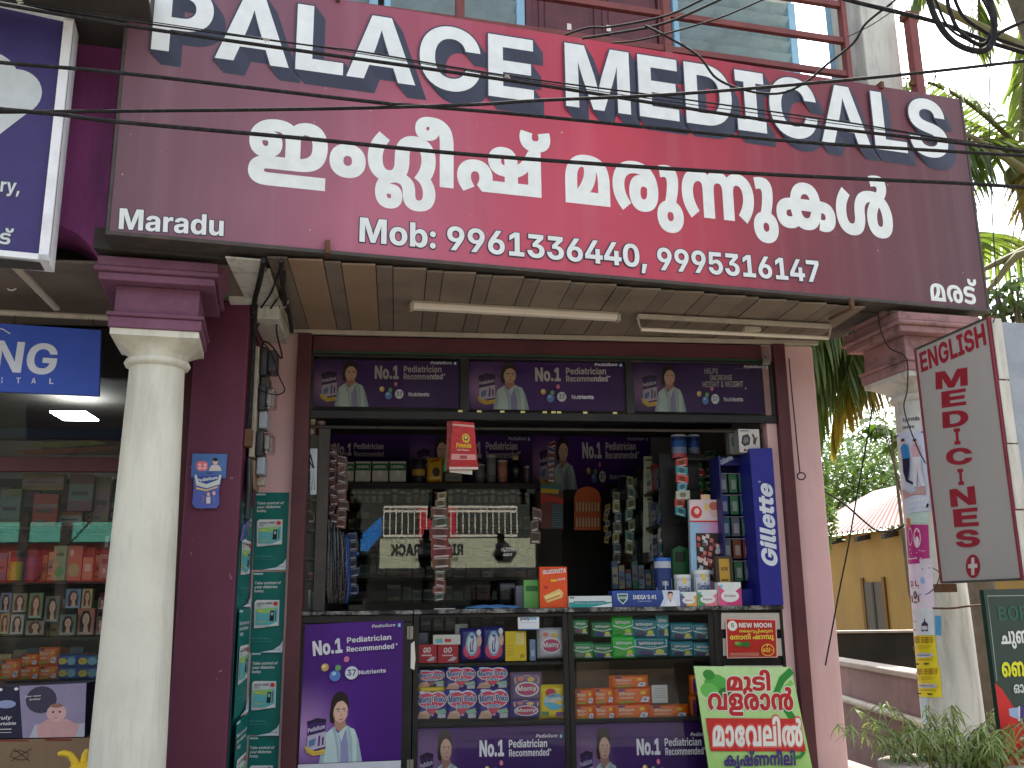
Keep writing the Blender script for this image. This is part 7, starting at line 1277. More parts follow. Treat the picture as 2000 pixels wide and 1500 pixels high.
# ================================================================== PIER: posters, meters, cables
def accu(a):
    a.rect(0, 0, 1, 1, C(8, 110, 102)); a.rect(.02, .965, .30, .985, C(190, 210, 210)); a.text('Take control of', .06, .845, .86, .85, .034, WHITE, shear=.1); a.text('your diabetes', .06, .795, .76, .80, .034, WHITE, shear=.1); a.text('today.', .06, .745, .36, .748, .034, WHITE, shear=.1)
    a.poly([(.10, .30), (.08, .62), (.84, .65), (.85, .33)], C(206, 212, 210)); a.poly([(.08, .62), (.14, .65), (.84, .65), (.84, .645)], C(230, 232, 230)); a.text('ACCU-CHEK', .16, .59, .62, .60, .022, C(40, 50, 60), off=6); a.text('Active', .16, .565, .30, .567, .014, C(60, 60, 66)); a.ell(.73, .605, .07, .025, C(206, 50, 50), 14)
    a.poly([(.14, .34), (.14, .54), (.80, .56), (.80, .38), (.6, .34)], C(100, 180, 186)); a.poly([(.14, .50), (.14, .54), (.80, .56), (.5, .48)], C(150, 200, 120)); a.rect(.2, .50, .36, .52, C(220, 210, 80)); a.poly([(.56, .39), (.58, .52), (.70, .52), (.69, .39)], C(26, 34, 40)); a.rect(.60, .46, .67, .50, C(160, 180, 170)); a.rect(.735, .40, .755, .52, C(40, 44, 50)); a.poly([(.14, .3), (.4, .31), (.8, .38), (.8, .34)], C(230, 232, 230)); a.rect(.2, .375, .45, .385, C(206, 196, 60))
    a.text('ACCU-CHEK Active', .06, .165, .58, .166, .016, C(110, 170, 150), off=-10); a.rect(.06, .135, .66, .142, C(60, 140, 130)); a.poly([(.30, 0), (.70, .03), (.92, .09), (1, .15), (1, 0)], C(206, 220, 224)); a.text('ACCU-CHEK', .72, .03, .94, .034, .012, C(150, 60, 90))
ay = [(962, 1113), (1117, 1274), (1273, 1436), (1438, 1600)]; LBL = ('topmost', 'second from the top', 'third from the top', 'lowest')
for i, (a_, b_) in enumerate(ay):
    k0, k1 = (a_-962)/538, (b_-962)/538
    q = ((499-14*k0-(0), a_), (565-22*k0, a_), (565-22*k1, b_), (499-19*k1, b_))
    poster('poster', S, q, -.004, accu, 'teal diabetes poster on the pink strip beside the pier, %s' % LBL[i], None, .003, C(8, 100, 96), group='teal diabetes posters pasted in a column')
# the pier's right hand face, seen edge on: frame E runs front to back
E_ = Fr(*(S.M @ Vector((px1+0.002, py, 0))).to_2d(), 7.0+90)      # local x = into the building, local -y = towards +x
def ebox(x0, x1, out, z0, z1, nm, mt, par, bv=0, inn=0): return MB(E_).box(x0, x1, -out, -inn, z0, z1).build(nm, mt, par, bv)
sidep = MB(E_).box(.05, .50, -.004, -.001, S.Z(470, 1600, -.3), S.Z(480, 985, -.3), C(10, 96, 92))
aE = Art(lambda x, z: (.05+.45*x, z), 1, .0002)
z_ = S.Z(480, 985, -.3)
for i in range(3):
    sb = aE.sub(0, z_-.62*(i+1), 1, z_-.62*i-.01); accu(sb)
aE.emit(sidep, lambda x, z, l: (x, -.004-l, z)); sidep.solo('poster', INK, 'faded teal diabetes poster strip pasted on the right side of the maroon pier', 'poster', base=(.25, 0, z_-.9))
def ez(py_): return S.Z(505, py_, -.35)
bd = Thing('meter_board', 'pale wooden board with cut outs carrying the electricity meters on the pier', 'board', E_, (.2, -.03, ez(940)))
ebox(.10, .36, .05, ez(900), ez(690), 'board_panel', M['pvc'], bd, .003, .02); ebox(.12, .34, .055, ez(960), ez(905), 'lower_panel', M['card'], bd, .003, .02)
for k, (y0_, y1_, lab) in enumerate(((688, 748, 'dark old electricity meter at the top, half hidden by loops of cable'), (760, 815, 'electricity meter with clear cover, middle one of three on the pier'), (848, 903, 'electricity meter with clear cover, lowest of three on the pier'))):
    z1, z0 = ez(y0_), ez(y1_); mt = Thing('electricity_meter', lab, 'meter', E_, (.22, -.06, z0), 'electricity meters on the pier')
    ebox(.13, .33, .095, z0+.02, z1, 'meter_case', M['bakelite'], mt, .01, .056); 
    MB(E_).box(.15, .31, -.150, -.096, z0+.05, z1-.012).build('clear_cover', M['film'] if k else M['bakelite'], mt, .012)
    MB(E_).box(.17, .29, -.125, -.097, z0+.07, z1-.03, C(176, 174, 170)).build('dial_plate', PLAST, mt, .004)
    ebox(.16, .30, .11, z0-.09, z0+.018, 'terminal_cover', M['angle'] if k == 0 else M['greysheet'], mt, .008, .06)
    if k: MB(E_).box(.25, .33, -.10, -.056, z0-.145, z0-.10).build('seal_box', M['trim'], mt, .004)
cd = Thing('conduit_pipe', 'thick black conduit pipe running down the corner of the pier beside the meter board', 'pipe', E_, (.03, -.02, 2.2))
MB(E_).tube([(.04, -.02, ez(470)), (.04, -.022, ez(640)), (.035, -.024, ez(860))], .016, 8).build('pipe', M['cable'], cd)
ebox(.01, .07, .045, ez(885), ez(852), 'pipe_cap', M['rust'], cd, .004, .002)
bq = Thing('hanging_bundle', 'bundle of dark umbrella like wraps and a purple bag hanging below the meters', 'bundle', E_, (.1, -.05, ez(1060)))
for i, (xx, r0) in enumerate(((.05, .018), (.10, .02), (.14, .015))): MB(E_).tube([(xx, -.03, ez(905)), (xx+.01, -.035, ez(960)), (xx, -.03, ez(1020))], [r0*.6, r0, r0*.5], 7, (C(22, 22, 26), C(30, 28, 40), C(46, 60, 34))[i]).build('wrap', POUCH, bq)
MB(E_).add([(.02, -.02, ez(1062)), (.20, -.03, ez(1050)), (.20, -.035, ez(1010)), (.06, -.03, ez(1030)), (.02, -.01, ez(1062)), (.20, -.012, ez(1050)), (.20, -.015, ez(1010)), (.06, -.012, ez(1030))], [(0, 1, 2, 3), (7, 6, 5, 4), (0, 4, 5, 1), (1, 5, 6, 2), (2, 6, 7, 3), (3, 7, 4, 0)], C(70, 60, 120)).build('purple_bag', POUCH, bq)
def cable(pts, Y, r, label, name='cable', mat='cable', sag=0):
    P = [(lambda v, c: c if c.z < v.z else v)(atY(a, b, Y), atZ(a, b, CZ-.03)) if sag else atY(a, b, Y if not isinstance(Y, (list, tuple)) else Y[0]+(Y[1]-Y[0])*i/(len(pts)-1)) for i, (a, b) in enumerate(pts)]
    Q = []
    for i in range(len(P)-1):                       # smooth Catmull-Rom through the points
        p0, p1, p2, p3 = P[max(i-1, 0)], P[i], P[i+1], P[min(i+2, len(P)-1)]
        for k in range(6):
            t = k/6; Q.append(0.5*((2*p1)+(p2-p0)*t+(2*p0-5*p1+4*p2-p3)*t*t+(3*p1-p0-3*p2+p3)*t**3))
    Q.append(P[-1])
    if pts[0][0] <= -50: Q.insert(0, Q[0]+(Q[0]-Q[1]).normalized()*9)          # the line goes on to the next pole
    if pts[-1][0] >= 2050: Q.append(Q[-1]+(Q[-1]-Q[-2]).normalized()*9)
    elif pts[-1][1] <= -10: Q.append(Q[-1]+(Q[-1]-Q[-2]).normalized()*3)
    return MB(G).tube(Q, r, 6).solo(name, M[mat], label, 'cable', base=tuple(P[0]))
cable([(548, 512), (545, 530), (530, 570), (512, 598), (500, 612), (500, 590)], 5.75, .006, 'black cable curving left from the ceiling corner to the conduit', sag=1)
cable([(552, 512), (550, 560), (545, 610), (540, 645), (551, 700), (530, 675), (515, 668), (511, 690)], 5.75, .0055, 'black cable hanging in a long narrow loop down to the first meter', sag=1)
cable([(556, 530), (552, 565), (530, 600), (508, 628), (499, 650), (505, 675), (512, 690)], 5.72, .006, 'black cable sweeping left above the meter board', sag=1)
cable([(512, 668), (530, 690), (545, 735), (556, 762), (540, 771), (515, 765), (495, 755)], 5.7, .0045, 'thin black cable curling round the second meter')
cable([(550, 508), (550, 540), (555, 575), (563, 605), (570, 648)], 5.9, .014, 'thick black cable bundle running down to the corner of the ceiling trim', sag=1)
cable([(515, 508), (508, 545), (497, 590), (489, 640)], 5.7, .015, 'black conduit leaning from the signboard to the top of the pier', sag=1)
cable([(498, 606), (530, 604), (556, 600), (562, 588)], 5.85, .007, 'pale pipe piece under the cable loops', 'conduit', 'pvc', sag=1)
cable([(500, 618), (525, 612), (560, 616), (566, 640)], 5.87, .005, 'thin pale wire under the cable loops', 'conduit', 'pvc', sag=1)
# hanging toothpaste-like card on the pier
PF = Fr(*(S.M @ Vector((0, py-.012, 0))).to_2d(), 7.0)
hc = Thing('hanging_display_card', 'pale blue die cut cardboard display card hanging on the maroon pier', 'card', PF, (PF.X(405, 940), 0, PF.Z(405, 993)))
def rq(c): return [PF.L(*q) for q in c]
MB(PF).prism(rq([(376, 886), (444, 887), (441, 934), (373, 933)]), -.004, .002, C(74, 112, 168)).build('top_card', CARD, hc)
MB(PF).prism(rq([(379, 927), (434, 927), (428, 960), (429, 985), (423, 993), (383, 993), (376, 985), (379, 955)]), -.012, -.006, C(84, 100, 176)).build('lower_card', CARD, hc)
a = Art(lambda x, y: PF.L(x, y), -1); a.poly([(384, 905), (388, 901), (401, 901), (406, 905), (406, 916), (401, 920), (388, 920), (384, 915)], C(222, 120, 130)); a.text('1.2', 388, 916, 403, 916, 10, C(240, 210, 210), off=10)
a.poly([(408, 920), (412, 911), (417, 908), (426, 908), (431, 913), (433, 920)], C(206, 196, 190)); a.ell(421, 902, 5, 6, SKIN, 10); a.ell(421, 898, 5, 3.5, HAIR, 8); a.poly([(402, 924), (416, 923), (415, 925), (403, 925)], C(40, 60, 90))
lay(PF, -.004, a).build('printed_front', INK, hc)
a = Art(lambda x, y: PF.L(x, y), -1); a.poly([(381, 928), (384, 948), (404, 954), (430, 946), (433, 928), (429, 928), (426, 938), (404, 946), (388, 940), (385, 928)], C(206, 212, 200)); a.poly([(386, 930), (428, 930), (426, 938), (404, 946), (388, 941)], C(54, 84, 150)); a.text('PediaSure', 387, 942, 426, 936, 6, WHITE, off=6)
a.poly([(384, 952), (404, 957), (426, 950), (426, 953), (404, 960), (384, 956)], C(226, 190, 120)); a.ell(408, 966, 3, 4, SKIN, 8); a.poly([(404, 984), (404, 971), (412, 971), (412, 984)], C(214, 200, 200)); a.ell(419, 964, 3, 4, SKIN, 8); a.poly([(415, 984), (415, 969), (423, 969), (423, 984)], C(90, 110, 180)); a.line([(395, 968), (400, 975), (394, 982)], 2, C(180, 120, 160))
lay(PF, -.012, a).build('printed_front', INK, hc)
cable([(375, 889), (385, 888), (398, 885), (404, 885)], 5.55, .0018, 'thin wire tying the display card to the pier', 'wire', 'steelwire')

# ================================================================== LEFT SHOP
lsx0, lsx1 = -4.6, px0-.092
lf = Thing('shop_window', 'maroon framed glass front of the neighbouring optical shop left of the column', 'shop front', S, (-3.0, 0, .36))
zb1, zb0 = S.Z(120, 893, 0), S.Z(120, 921, 0)
MB(S).box(lsx0, lsx1, -.01, .05, zb0, zb1).build('transom_bar', M['maroonframe'], lf, .004)
MB(S).box(lsx0, lsx1, -.01, .05, 3.0, 3.34).build('top_bar', M['blackwood'], lf)
MB(S).box(lsx0, lsx1, .0, .06, .365, .42).build('bottom_bar', M['maroonframe'], lf)
MB(S).box(lsx0, lsx1-.001, .012, .018, .421, zb0-.001).build('glass_pane', M['glass'], lf)
MB(S).box(lsx0, lsx1-.001, .012, .018, zb1+.001, 2.999).build('glass_pane', M['glass'], lf)
shl = [S.Z(120, yy, .12) for yy in (1030, 1136, 1244, 1332)]
for z in shl: MB(S).box(lsx0, lsx1-.004, .06, .34, z-.018, z).build('shelf', M['blackwood'], lf)
MB(S).box(lsx0, lsx1, .36, .38, .37, zb0).build('back_board', M['blackwood'], lf)
zt2 = 2.98
lp0 = S.I @ atZ(146, 811, zt2)
MB(S).box(lp0.x-.13, lp0.x+.13, lp0.y-.16, lp0.y+.16, zt2-.012, zt2).solo('ceiling_light', M['panel_light'], 'lit square ceiling panel glowing inside the shop left of the column', 'ceiling light', base=(lp0.x, lp0.y, zt2))
def lput(key, name, cat, fn, q, label, w0, h0, dep=.10, **k): return pxput(key, name, cat, fn, q, dep, label, w0, h0, **k)
# reflections aside: goods on the shelves
def face(c1, c2):
    def f(a):
        a.rect(0, 0, 1, .25, c1); a.poly([(.2, .1), (.15, .6), (.3, .9), (.65, .92), (.85, .6), (.8, .1)], c2); a.ell(.52, .58, .2, .24, SKIN, 12); a.poly([(.4, .1), (.45, .4), (.62, .4), (.7, .1)], SKIN); a.rect(.1, .02, .9, .1, mixc(c1, WHITE, .4))
        a.ell(.46, .60, .03, .02, HAIR, 6); a.ell(.58, .60, .03, .02, HAIR, 6); a.line([(.46, .47), (.52, .45), (.58, .47)], .025, C(160, 50, 60))
    return f
LS = [((0, 1158, 22, 1196), C(120, 116, 160), 'lilac'), ((24, 1159, 52, 1196), C(126, 120, 70), 'olive'), ((56, 1158, 83, 1208), C(96, 130, 70), 'green'), ((87, 1164, 116, 1215), C(60, 66, 60), 'black'), ((128, 1150, 158, 1188), C(80, 130, 180), 'blue'), ((160, 1150, 180, 1188), C(190, 176, 110), 'yellow'), ((150, 1188, 184, 1240), C(180, 90, 60), 'copper'), ((192, 1166, 206, 1190), C(120, 80, 60), 'brown'), ((0, 1198, 18, 1238), C(200, 160, 90), 'golden'), ((20, 1200, 46, 1239), C(170, 176, 170), 'white'), ((50, 1212, 86, 1240), C(130, 120, 100), 'tan'), ((188, 1204, 203, 1240), C(90, 70, 80), 'plum'), ((116, 1200, 148, 1240), C(70, 110, 100), 'teal')]
for i, (q, c, nm) in enumerate(LS):
    lput('hc%d' % i, 'hair_colour_carton', 'carton', carton(mixc(c, WHITE, .12), face(mixc(c, WHITE, .2), (HAIR, C(90, 40, 24), C(130, 60, 30))[i % 3]), .1, .14, .05), q, '%s hair colour carton with a face on it in the left shop window' % nm, .1, .14, dep=.10 if q[1] < 1190 else .065, group='hair colour cartons in the left shop window')
for i, (q, c, nm) in enumerate((((40, 1278, 74, 1302), C(222, 116, 40), 'upper orange pack at the middle'), ((74, 1266, 112, 1301), C(232, 120, 40), 'upper orange pack at the right'), ((0, 1290, 38, 1330), C(226, 122, 40), 'orange pack at the left edge'), ((38, 1302, 76, 1330), C(226, 110, 36), 'lower orange pack at the middle'), ((76, 1302, 112, 1329), C(220, 104, 36), 'lower orange pack at the right'))):
    lput('lo%d' % (i % 2), 'sanitary_pack', 'sanitary pack', pouch(OR, orange, .15, .11, .06, 6, 70+i), q, nm+' in the left shop window', .15, .11, group='orange packs in the left shop window')
for i, (q, nm) in enumerate((((112, 1280, 150, 1304), 'upper left'), ((150, 1280, 192, 1304), 'upper right'), ((112, 1304, 150, 1328), 'lower left'), ((150, 1304, 192, 1328), 'lower right'))):
    lput('lb', 'blue_pack', 'sanitary pack', pouch(C(30, 90, 170), lambda a: (a.ell(.3, .5, .2, .25, C(226, 206, 60), 10), a.ell(.7, .5, .2, .3, C(120, 190, 220), 10)), .15, .1, .06, 6, 77), q, nm+' of the four blue and yellow packs in the left shop window', .15, .1, group='blue packs in the left shop window')
UPR = [((15, 1078, 40, 1133), C(190, 170, 30), can([(0, C(196, 176, 30)), (.7, C(150, 40, 36)), (.88, C(20, 20, 20))], .04, .2, C(24, 24, 24), lambda a: a.ell(.5, .45, .3, .2, C(40, 40, 30), 12), PLAST), 'yellow and red bottle', 'bottle', .08, .215), ((41, 1072, 76, 1133), None, can([(0, C(40, 52, 90)), (.5, C(54, 64, 104)), (.8, C(26, 30, 50))], .05, .2, C(20, 20, 26), None, PLAST), 'dark blue rounded jar', 'jar', .1, .215),
       ((103, 1066, 129, 1134), None, carton(C(150, 160, 120), lambda a: (a.ell(.5, .25, .4, .15, C(90, 150, 90), 12), a.rect(.2, .7, .8, .8, C(90, 110, 80))), .08, .2, .06), 'pale green tall carton', 'carton', .08, .2), ((130, 1066, 160, 1134), None, carton(C(170, 110, 90), lambda a: (a.ell(.5, .3, .4, .2, C(130, 170, 120), 12), a.ell(.3, .8, .15, .1, C(200, 190, 180), 10)), .09, .2, .06), 'rose and green tall carton', 'carton', .09, .2),
       ((161, 1088, 181, 1134), None, carton(C(180, 130, 100), lambda a: a.rect(.2, .4, .8, .7, C(200, 190, 170)), .06, .14, .05), 'salmon small carton', 'carton', .06, .14), ((194, 1082, 214, 1130), None, carton(C(120, 126, 126), lambda a: (a.ell(.5, .3, .2, .12, C(200, 200, 200), 10), a.rect(.2, .6, .8, .8, C(60, 60, 64))), .06, .14, .05), 'grey carton with a white ring', 'carton', .06, .14), ((200, 1026, 218, 1080), None, carton(C(30, 28, 30), lambda a: a.rect(.3, .2, .7, .6, C(160, 160, 160)), .05, .16, .05), 'black upright carton', 'carton', .05, .16)]
for i, (q, _, fn, nm, cat, w0, h0) in enumerate(UPR): lput('up%d' % i, cat if cat != 'carton' else 'tall_carton', cat, fn, q, nm+' on the upper shelf of the left shop window', w0, h0, dep=.09+.002*i)
TOPR = [((0, 955, 40, 1028), C(96, 100, 70), 'dull olive'), ((44, 925, 125, 957), C(120, 96, 50), 'wide tan'), ((64, 965, 112, 1028), C(140, 40, 30), 'red'), ((134, 925, 182, 998), C(110, 70, 80), 'mauve'), ((20, 1000, 54, 1028), C(110, 60, 40), 'rust'), ((184, 930, 214, 1028), C(120, 110, 90), 'drab'), ((114, 1000, 160, 1028), C(150, 80, 50), 'orange brown')]
for i, (q, c, nm) in enumerate(TOPR): lput('tp%d' % i, 'gift_carton', 'carton', carton(c, medart(60+i), .14, .2, .05), q, '%s carton behind the glass high in the left shop window' % nm, .14, .2, dep=.08+.025*i)
rl_ = random.Random(44)
def crowd(x0, x1, y1, hmin, hmax, wmin, wmax, dep, row, n0=0):
    x = x0; i = 0
    while x < x1:
        wd = rl_.uniform(wmin, wmax); ht = rl_.uniform(hmin, hmax); c = rl_.choice([C(150, 60, 50), C(190, 170, 120), C(70, 100, 130), C(120, 130, 90), C(180, 180, 170), C(90, 60, 90), C(60, 110, 90), C(200, 130, 60)])
        kx = 'cr%d' % rl_.randrange(9)
        pxput(kx, 'small_carton', 'carton', carton(c, medart(rl_.randrange(90)), .08, .12, .04), (x, y1-ht, x+wd, y1), dep, 'small mixed carton %s, %s from left' % (row, ordn(i)), .08, .12, group='small mixed cartons in the left shop window'); x += wd+rl_.uniform(0, 4); i += 1
crowd(-170, 232, 1134, 36, 66, 13, 24, .20, 'back of upper shelf in left window')
crowd(-170, 210, 1242, 60, 86, 16, 26, .22, 'behind the hair colour cartons')
crowd(-170, 196, 1330, 50, 72, 18, 30, .20, 'behind orange packs in left window')
crowd(-170, 236, 1028, 60, 95, 20, 36, .27, 'back of topmost shelf in left window')
mir = MB(S).box(-3.2, -1.9, .40, .42, S.Z(100, 888, .4), S.Z(100, 850, .4), C(70, 40, 24)); ar = Art(lambda px, py_: S.L(px, py_, .40), -1)  # reflections in the upper window glass, painted on a board
ar.poly([(30, 872), (100, 862), (180, 860), (210, 866), (120, 874)], C(120, 120, 50)); ar.poly([(20, 880), (120, 876), (230, 872), (230, 878), (60, 890)], C(140, 70, 36)); lay(S, .40, ar, mir); mir.solo('painted_reflection', INK, 'dim orange and olive painted reflection behind the glass above the maroon bar', 'header', base=(-2.6, .4, 2.6))
bg_ = MB(S).box(-3.6, -1.9, .385, .40, S.Z(100, 858, .4)+.004, S.Z(100, 838, .4), C(36, 50, 70)); bg_.solo('painted_reflection_top', INK, 'dim blue painted reflection under the ceiling of the left shop', 'header', base=(-2.6, .39, 2.7))  # upper band of the same painted reflections
def baby(a):
    a.rect(0, 0, 1, 1, C(28, 30, 60)); a.grad(lambda x, y: C(28, 30, 60), 1, 1); a.poly([(.44, 0), (.40, 1), (1, 1), (1, 0)], C(150, 140, 170)); a.ell(.60, .72, .14, .26, C(60, 56, 80), 16); a.poly([(.5, 0), (.55, .25), (1, .25), (1, 0)], C(186, 186, 200))
    a.poly([(.58, .0), (.56, .22), (.66, .34), (.84, .34), (.95, .22), (.92, .0)], C(206, 160, 160)); a.ell(.74, .46, .09, .17, C(212, 170, 166), 14); a.ell(.71, .48, .012, .02, HAIR, 6); a.ell(.77, .48, .012, .02, HAIR, 6); a.line([(.725, .375), (.74, .37), (.755, .375)], .008, C(180, 110, 110)); a.ell(.74, .60, .06, .04, C(150, 110, 96), 10)
    a.text('Truly', .18, .36, .34, .37, .07, WHITE, shear=.2); a.text('Comfortable', .08, .25, .38, .26, .06, WHITE, shear=.2); a.rect(.14, .17, .34, .185, WHITE); a.rect(.1, .11, .34, .12, WHITE); a.ell(.29, .66, .09, .08, C(150, 160, 200), 12); a.text('Our new', .46, .78, .60, .79, .03, WHITE)
    a.text('baby', .50, .72, .60, .73, .03, WHITE); a.ell(.24, .95, .02, .03, WHITE, 8); a.ell(.38, .95, .02, .03, WHITE, 8)
nb = Thing('diaper_carton', 'large carton printed Truly Comfortable with a baby, at the foot of the left window', 'carton', S, (S.X(60, 1390, -.3), -.3, .9))
bq_ = ((-50, 1344), (169, 1334), (165, 1439), (-50, 1443)); pb_ = [S.L(*q, -.3) for q in bq_]; MB(S).prism(pb_, -.3, -.02, C(24, 26, 54)).build('carton_body', CARD, nb, .003); a = quadart(S, bq_, -.3); baby(a); lay(S, -.3, a).build('printed_front', CARD, nb)
kb = Thing('cardboard_box', 'plain brown cardboard box with a crossed sketch under the baby diaper carton', 'box', S, (S.X(60, 1470, -.3), -.3, .36))
bq_ = ((-50, 1446), (176, 1441), (172, 1640), (-50, 1640)); pb_ = [S.L(*q, -.3) for q in bq_]; MB(S).prism(pb_, -.3, -.02).build('box_body', M['card'], kb, .003)
a = Art(lambda px, py_: S.L(px, py_, -.3), -1); K = C(50, 34, 24)
a.line([(20, 1480), (24, 1468), (40, 1466), (56, 1472), (52, 1484), (34, 1484), (24, 1478)], 1.6, K); a.line([(26, 1462), (58, 1486)], 1.6, K); a.line([(22, 1486), (62, 1462)], 1.6, K); a.rect(-40, 1448, 56, 1445, C(130, 50, 46)); a.rect(88, 1447, 140, 1443, C(130, 50, 46)); lay(S, -.3, a).build('printed_marks', INK, kb)
yp = Thing('yellow_toy', 'bright yellow plastic toy with curved horns poking up beside the column foot', 'toy', S, (S.X(165, 1500, -.6), -.6, .36))
Y6 = -.55
def sp_(px, py_): p = S.L(px, py_, Y6); return (p[0], Y6, p[1])
MB(S).tube([sp_(114, 1473), sp_(124, 1471), sp_(137, 1474), sp_(146, 1486), sp_(150, 1502)], [.012, .017, .018, .022, .03], 10).build('horn', M['yellowplastic'], yp)
MB(S).tube([sp_(172, 1464), sp_(166, 1474), sp_(164, 1490), sp_(168, 1505)], [.014, .018, .022, .03], 10).build('horn', M['yellowplastic'], yp)
c_ = sp_(165, 1530); MB(S).sphere(c_, .12, 12, None, (1, .7, 1.0)).build('toy_body', M['yellowplastic'], yp)

# ================================================================== RIGHT COLUMN: posters, rope, sign
cxw = B.M @ Vector((RC.x, RC.y, 0)); rcol = 0.186
cf = Fr(cxw.x, cxw.y, 14.3)
def colrad(z):
    t = max(0, min(1, (z-.36)/(zsL-.36))); return .186+(.150-.186)*t**1.3
def col_hit(px, py_):
    o = cf.I @ Vector((0, 0, CAMZ)); d = (cf.I.to_3x3() @ ray(px, py_)); z = 1.5
    for _ in range(5):
        r = colrad(z)+.002; a_ = d.x**2+d.y**2; b_ = 2*(o.x*d.x+o.y*d.y); c_ = o.x**2+o.y**2-r*r; q = b_*b_-4*a_*c_
        t = (-b_-math.sqrt(max(q, 0)))/(2*a_); p = o+d*t; z = p.z
    return math.atan2(p.x, -p.y)*.186, p.z
def wrap(name, label, q, art, col, cat='poster', group=None):
    """paper pasted round the column; q = pixel quad TL TR BR BL"""
    c = [col_hit(*p) for p in q]
    def m2(x, y): b = 1-y; return tuple((1-b)*((1-x)*c[0][k]+x*c[1][k])+b*((1-x)*c[3][k]+x*c[2][k]) for k in (0, 1))
    A_ = Art(m2, 1); A_.grad(lambda x, y: col, 16, 8); art(A_); m = MB(cf)
    def m3(s, z, l): r = colrad(z)+.0025+l*2; an = s/.186; return (r*math.sin(an), -r*math.cos(an), z)
    A_.emit(m, m3); base = m3(c[3][0], c[3][1], 0)
    return m.solo(name, INK, label, cat, base=base, group=group)
def walkers(a):
    a.rect(0, 0, 1, .18, C(34, 54, 110)); a.text('Ensure', .22, .115, .85, .13, .05, WHITE, off=4, shear=.15); a.text('STRONG & ACTIVE', .12, .05, .9, .06, .022, WHITE); a.rect(0, .955, 1, .97, C(60, 80, 150))
    a.poly([(.1, .3), (.45, .22), (.9, .35), (.9, .2), (.1, .18)], C(190, 150, 150))
    a.ell(.34, .87, .07, .03, SKIN, 12); a.ell(.34, .89, .07, .02, HAIR, 10); a.poly([(.22, .80), (.34, .845), (.50, .82), (.52, .66), (.26, .66)], C(50, 130, 190)); a.poly([(.16, .80), (.22, .80), (.24, .66), (.18, .64)], SKIN)
    a.poly([(.26, .66), (.52, .66), (.46, .48), (.40, .40), (.62, .34), (.60, .32), (.32, .38), (.24, .50)], C(30, 36, 60)); a.ell(.72, .85, .06, .028, SKIN, 12); a.ell(.73, .868, .06, .02, C(90, 50, 40), 10); a.poly([(.60, .79), (.72, .82), (.86, .79), (.86, .66), (.62, .66)], C(200, 160, 170)); a.poly([(.62, .66), (.86, .66), (.84, .5), (.92, .3), (.8, .3), (.72, .5), (.66, .30), (.56, .30)], C(206, 206, 212))
def sandals(a):
    a.ell(.25, .70, .13, .24, C(216, 170, 196), 16); a.ell(.58, .66, .15, .26, C(226, 196, 206), 16); a.ell(.58, .58, .08, .12, C(230, 214, 214), 12); a.poly([(.44, .74), (.58, .88), (.72, .74), (.58, .80)], C(206, 60, 110)); rnd = random.Random(4)
    for i in range(14): x, y = rnd.uniform(.1, .9), rnd.uniform(.08, .38); a.ell(x, y, .03, .015, C(226, 170, 196), 8)
    a.rect(.1, .12, .6, .15, C(230, 190, 206))
def notice(a):
    a.text('D L', .1, .50, .5, .50, .12, C(150, 40, 60), off=10); a.rect(0, .88, 1, .94, C(160, 40, 70)); a.rect(.5, .3, .8, .33, C(110, 150, 200)); a.ell(.66, .62, .08, .08, C(150, 180, 220), 12); a.rect(.08, .15, .5, .30, C(150, 44, 50))
def idcard(a): a.rect(.1, .05, .9, .95, C(226, 226, 226)); a.rect(.1, .80, .9, 1, C(130, 30, 50)); a.ell(.5, .5, .22, .2, C(70, 60, 90), 12); a.ell(.5, .52, .13, .12, C(150, 130, 150), 10); a.rect(.3, .12, .7, .2, C(80, 80, 90))
def bottlep(a): a.rect(.08, .84, .9, .87, C(60, 90, 90)); a.rect(.08, .78, .7, .81, C(80, 110, 110)); a.poly([(.56, .14), (.56, .42), (.66, .52), (.66, .62), (.70, .62), (.70, .52), (.80, .42), (.80, .14)], C(60, 50, 76)); a.rect(.58, .2, .78, .34, C(200, 200, 206)); a.rect(.05, .18, .3, .22, C(190, 50, 50)); a.rect(.1, .5, .35, .52, C(140, 140, 140))
def yellown(a):
    a.rect(0, 0, 1, 1, C(226, 206, 36))
    for i, y in enumerate((.93, .86, .79)): a.text('മരുന കളവ', .08+.03*i, y-.02, .94, y-.02, .05, C(150, 90, 30))
    a.text('10', .12, .55, .30, .56, .12, C(130, 50, 40), off=10); a.rect(.45, .66, .9, .675, C(150, 120, 40)); a.rect(.45, .60, .85, .615, C(150, 120, 40)); a.ell(.62, .38, .32, .08, C(206, 206, 212), 16); a.rect(.4, .37, .85, .39, C(120, 120, 150)); a.rect(.12, .08, .78, .13, C(50, 44, 30)); a.rect(.3, .22, .9, .24, C(150, 120, 40))
wrap('poster', 'white paper strip at the very top of the right column', ((1757, 812), (1797, 808), (1800, 842), (1762, 846)), lambda a: (a.text('Ayurveda', .15, .6, .95, .62, .25, C(60, 60, 66)), a.text('centre', .1, .2, .7, .2, .2, C(90, 90, 96))), C(206, 206, 204))
wrap('poster', 'health drink poster of a walking couple pasted round the right column', ((1753, 846), (1803, 838), (1818, 998), (1768, 1004)), walkers, C(196, 204, 222))
wrap('poster', 'torn pale green paper between the couple poster and the pink sandal poster', ((1768, 1004), (1812, 1000), (1815, 1020), (1771, 1025)), lambda a: a.rect(.2, .3, .8, .5, C(120, 170, 170)), C(186, 206, 196))
wrap('poster', 'magenta poster with a pair of pale sandals on the right column', ((1770, 1025), (1813, 1025), (1816, 1100), (1774, 1102)), sandals, C(176, 44, 120))
wrap('poster', 'pale pink notice with dark red letters under the sandal poster', ((1774, 1102), (1822, 1100), (1826, 1188), (1782, 1190)), notice, C(222, 206, 222))
wrap('card', 'white identity card like sticker with a dark red top on the right column', ((1780, 1142), (1797, 1142), (1799, 1183), (1783, 1183)), idcard, C(214, 212, 214), 'card')
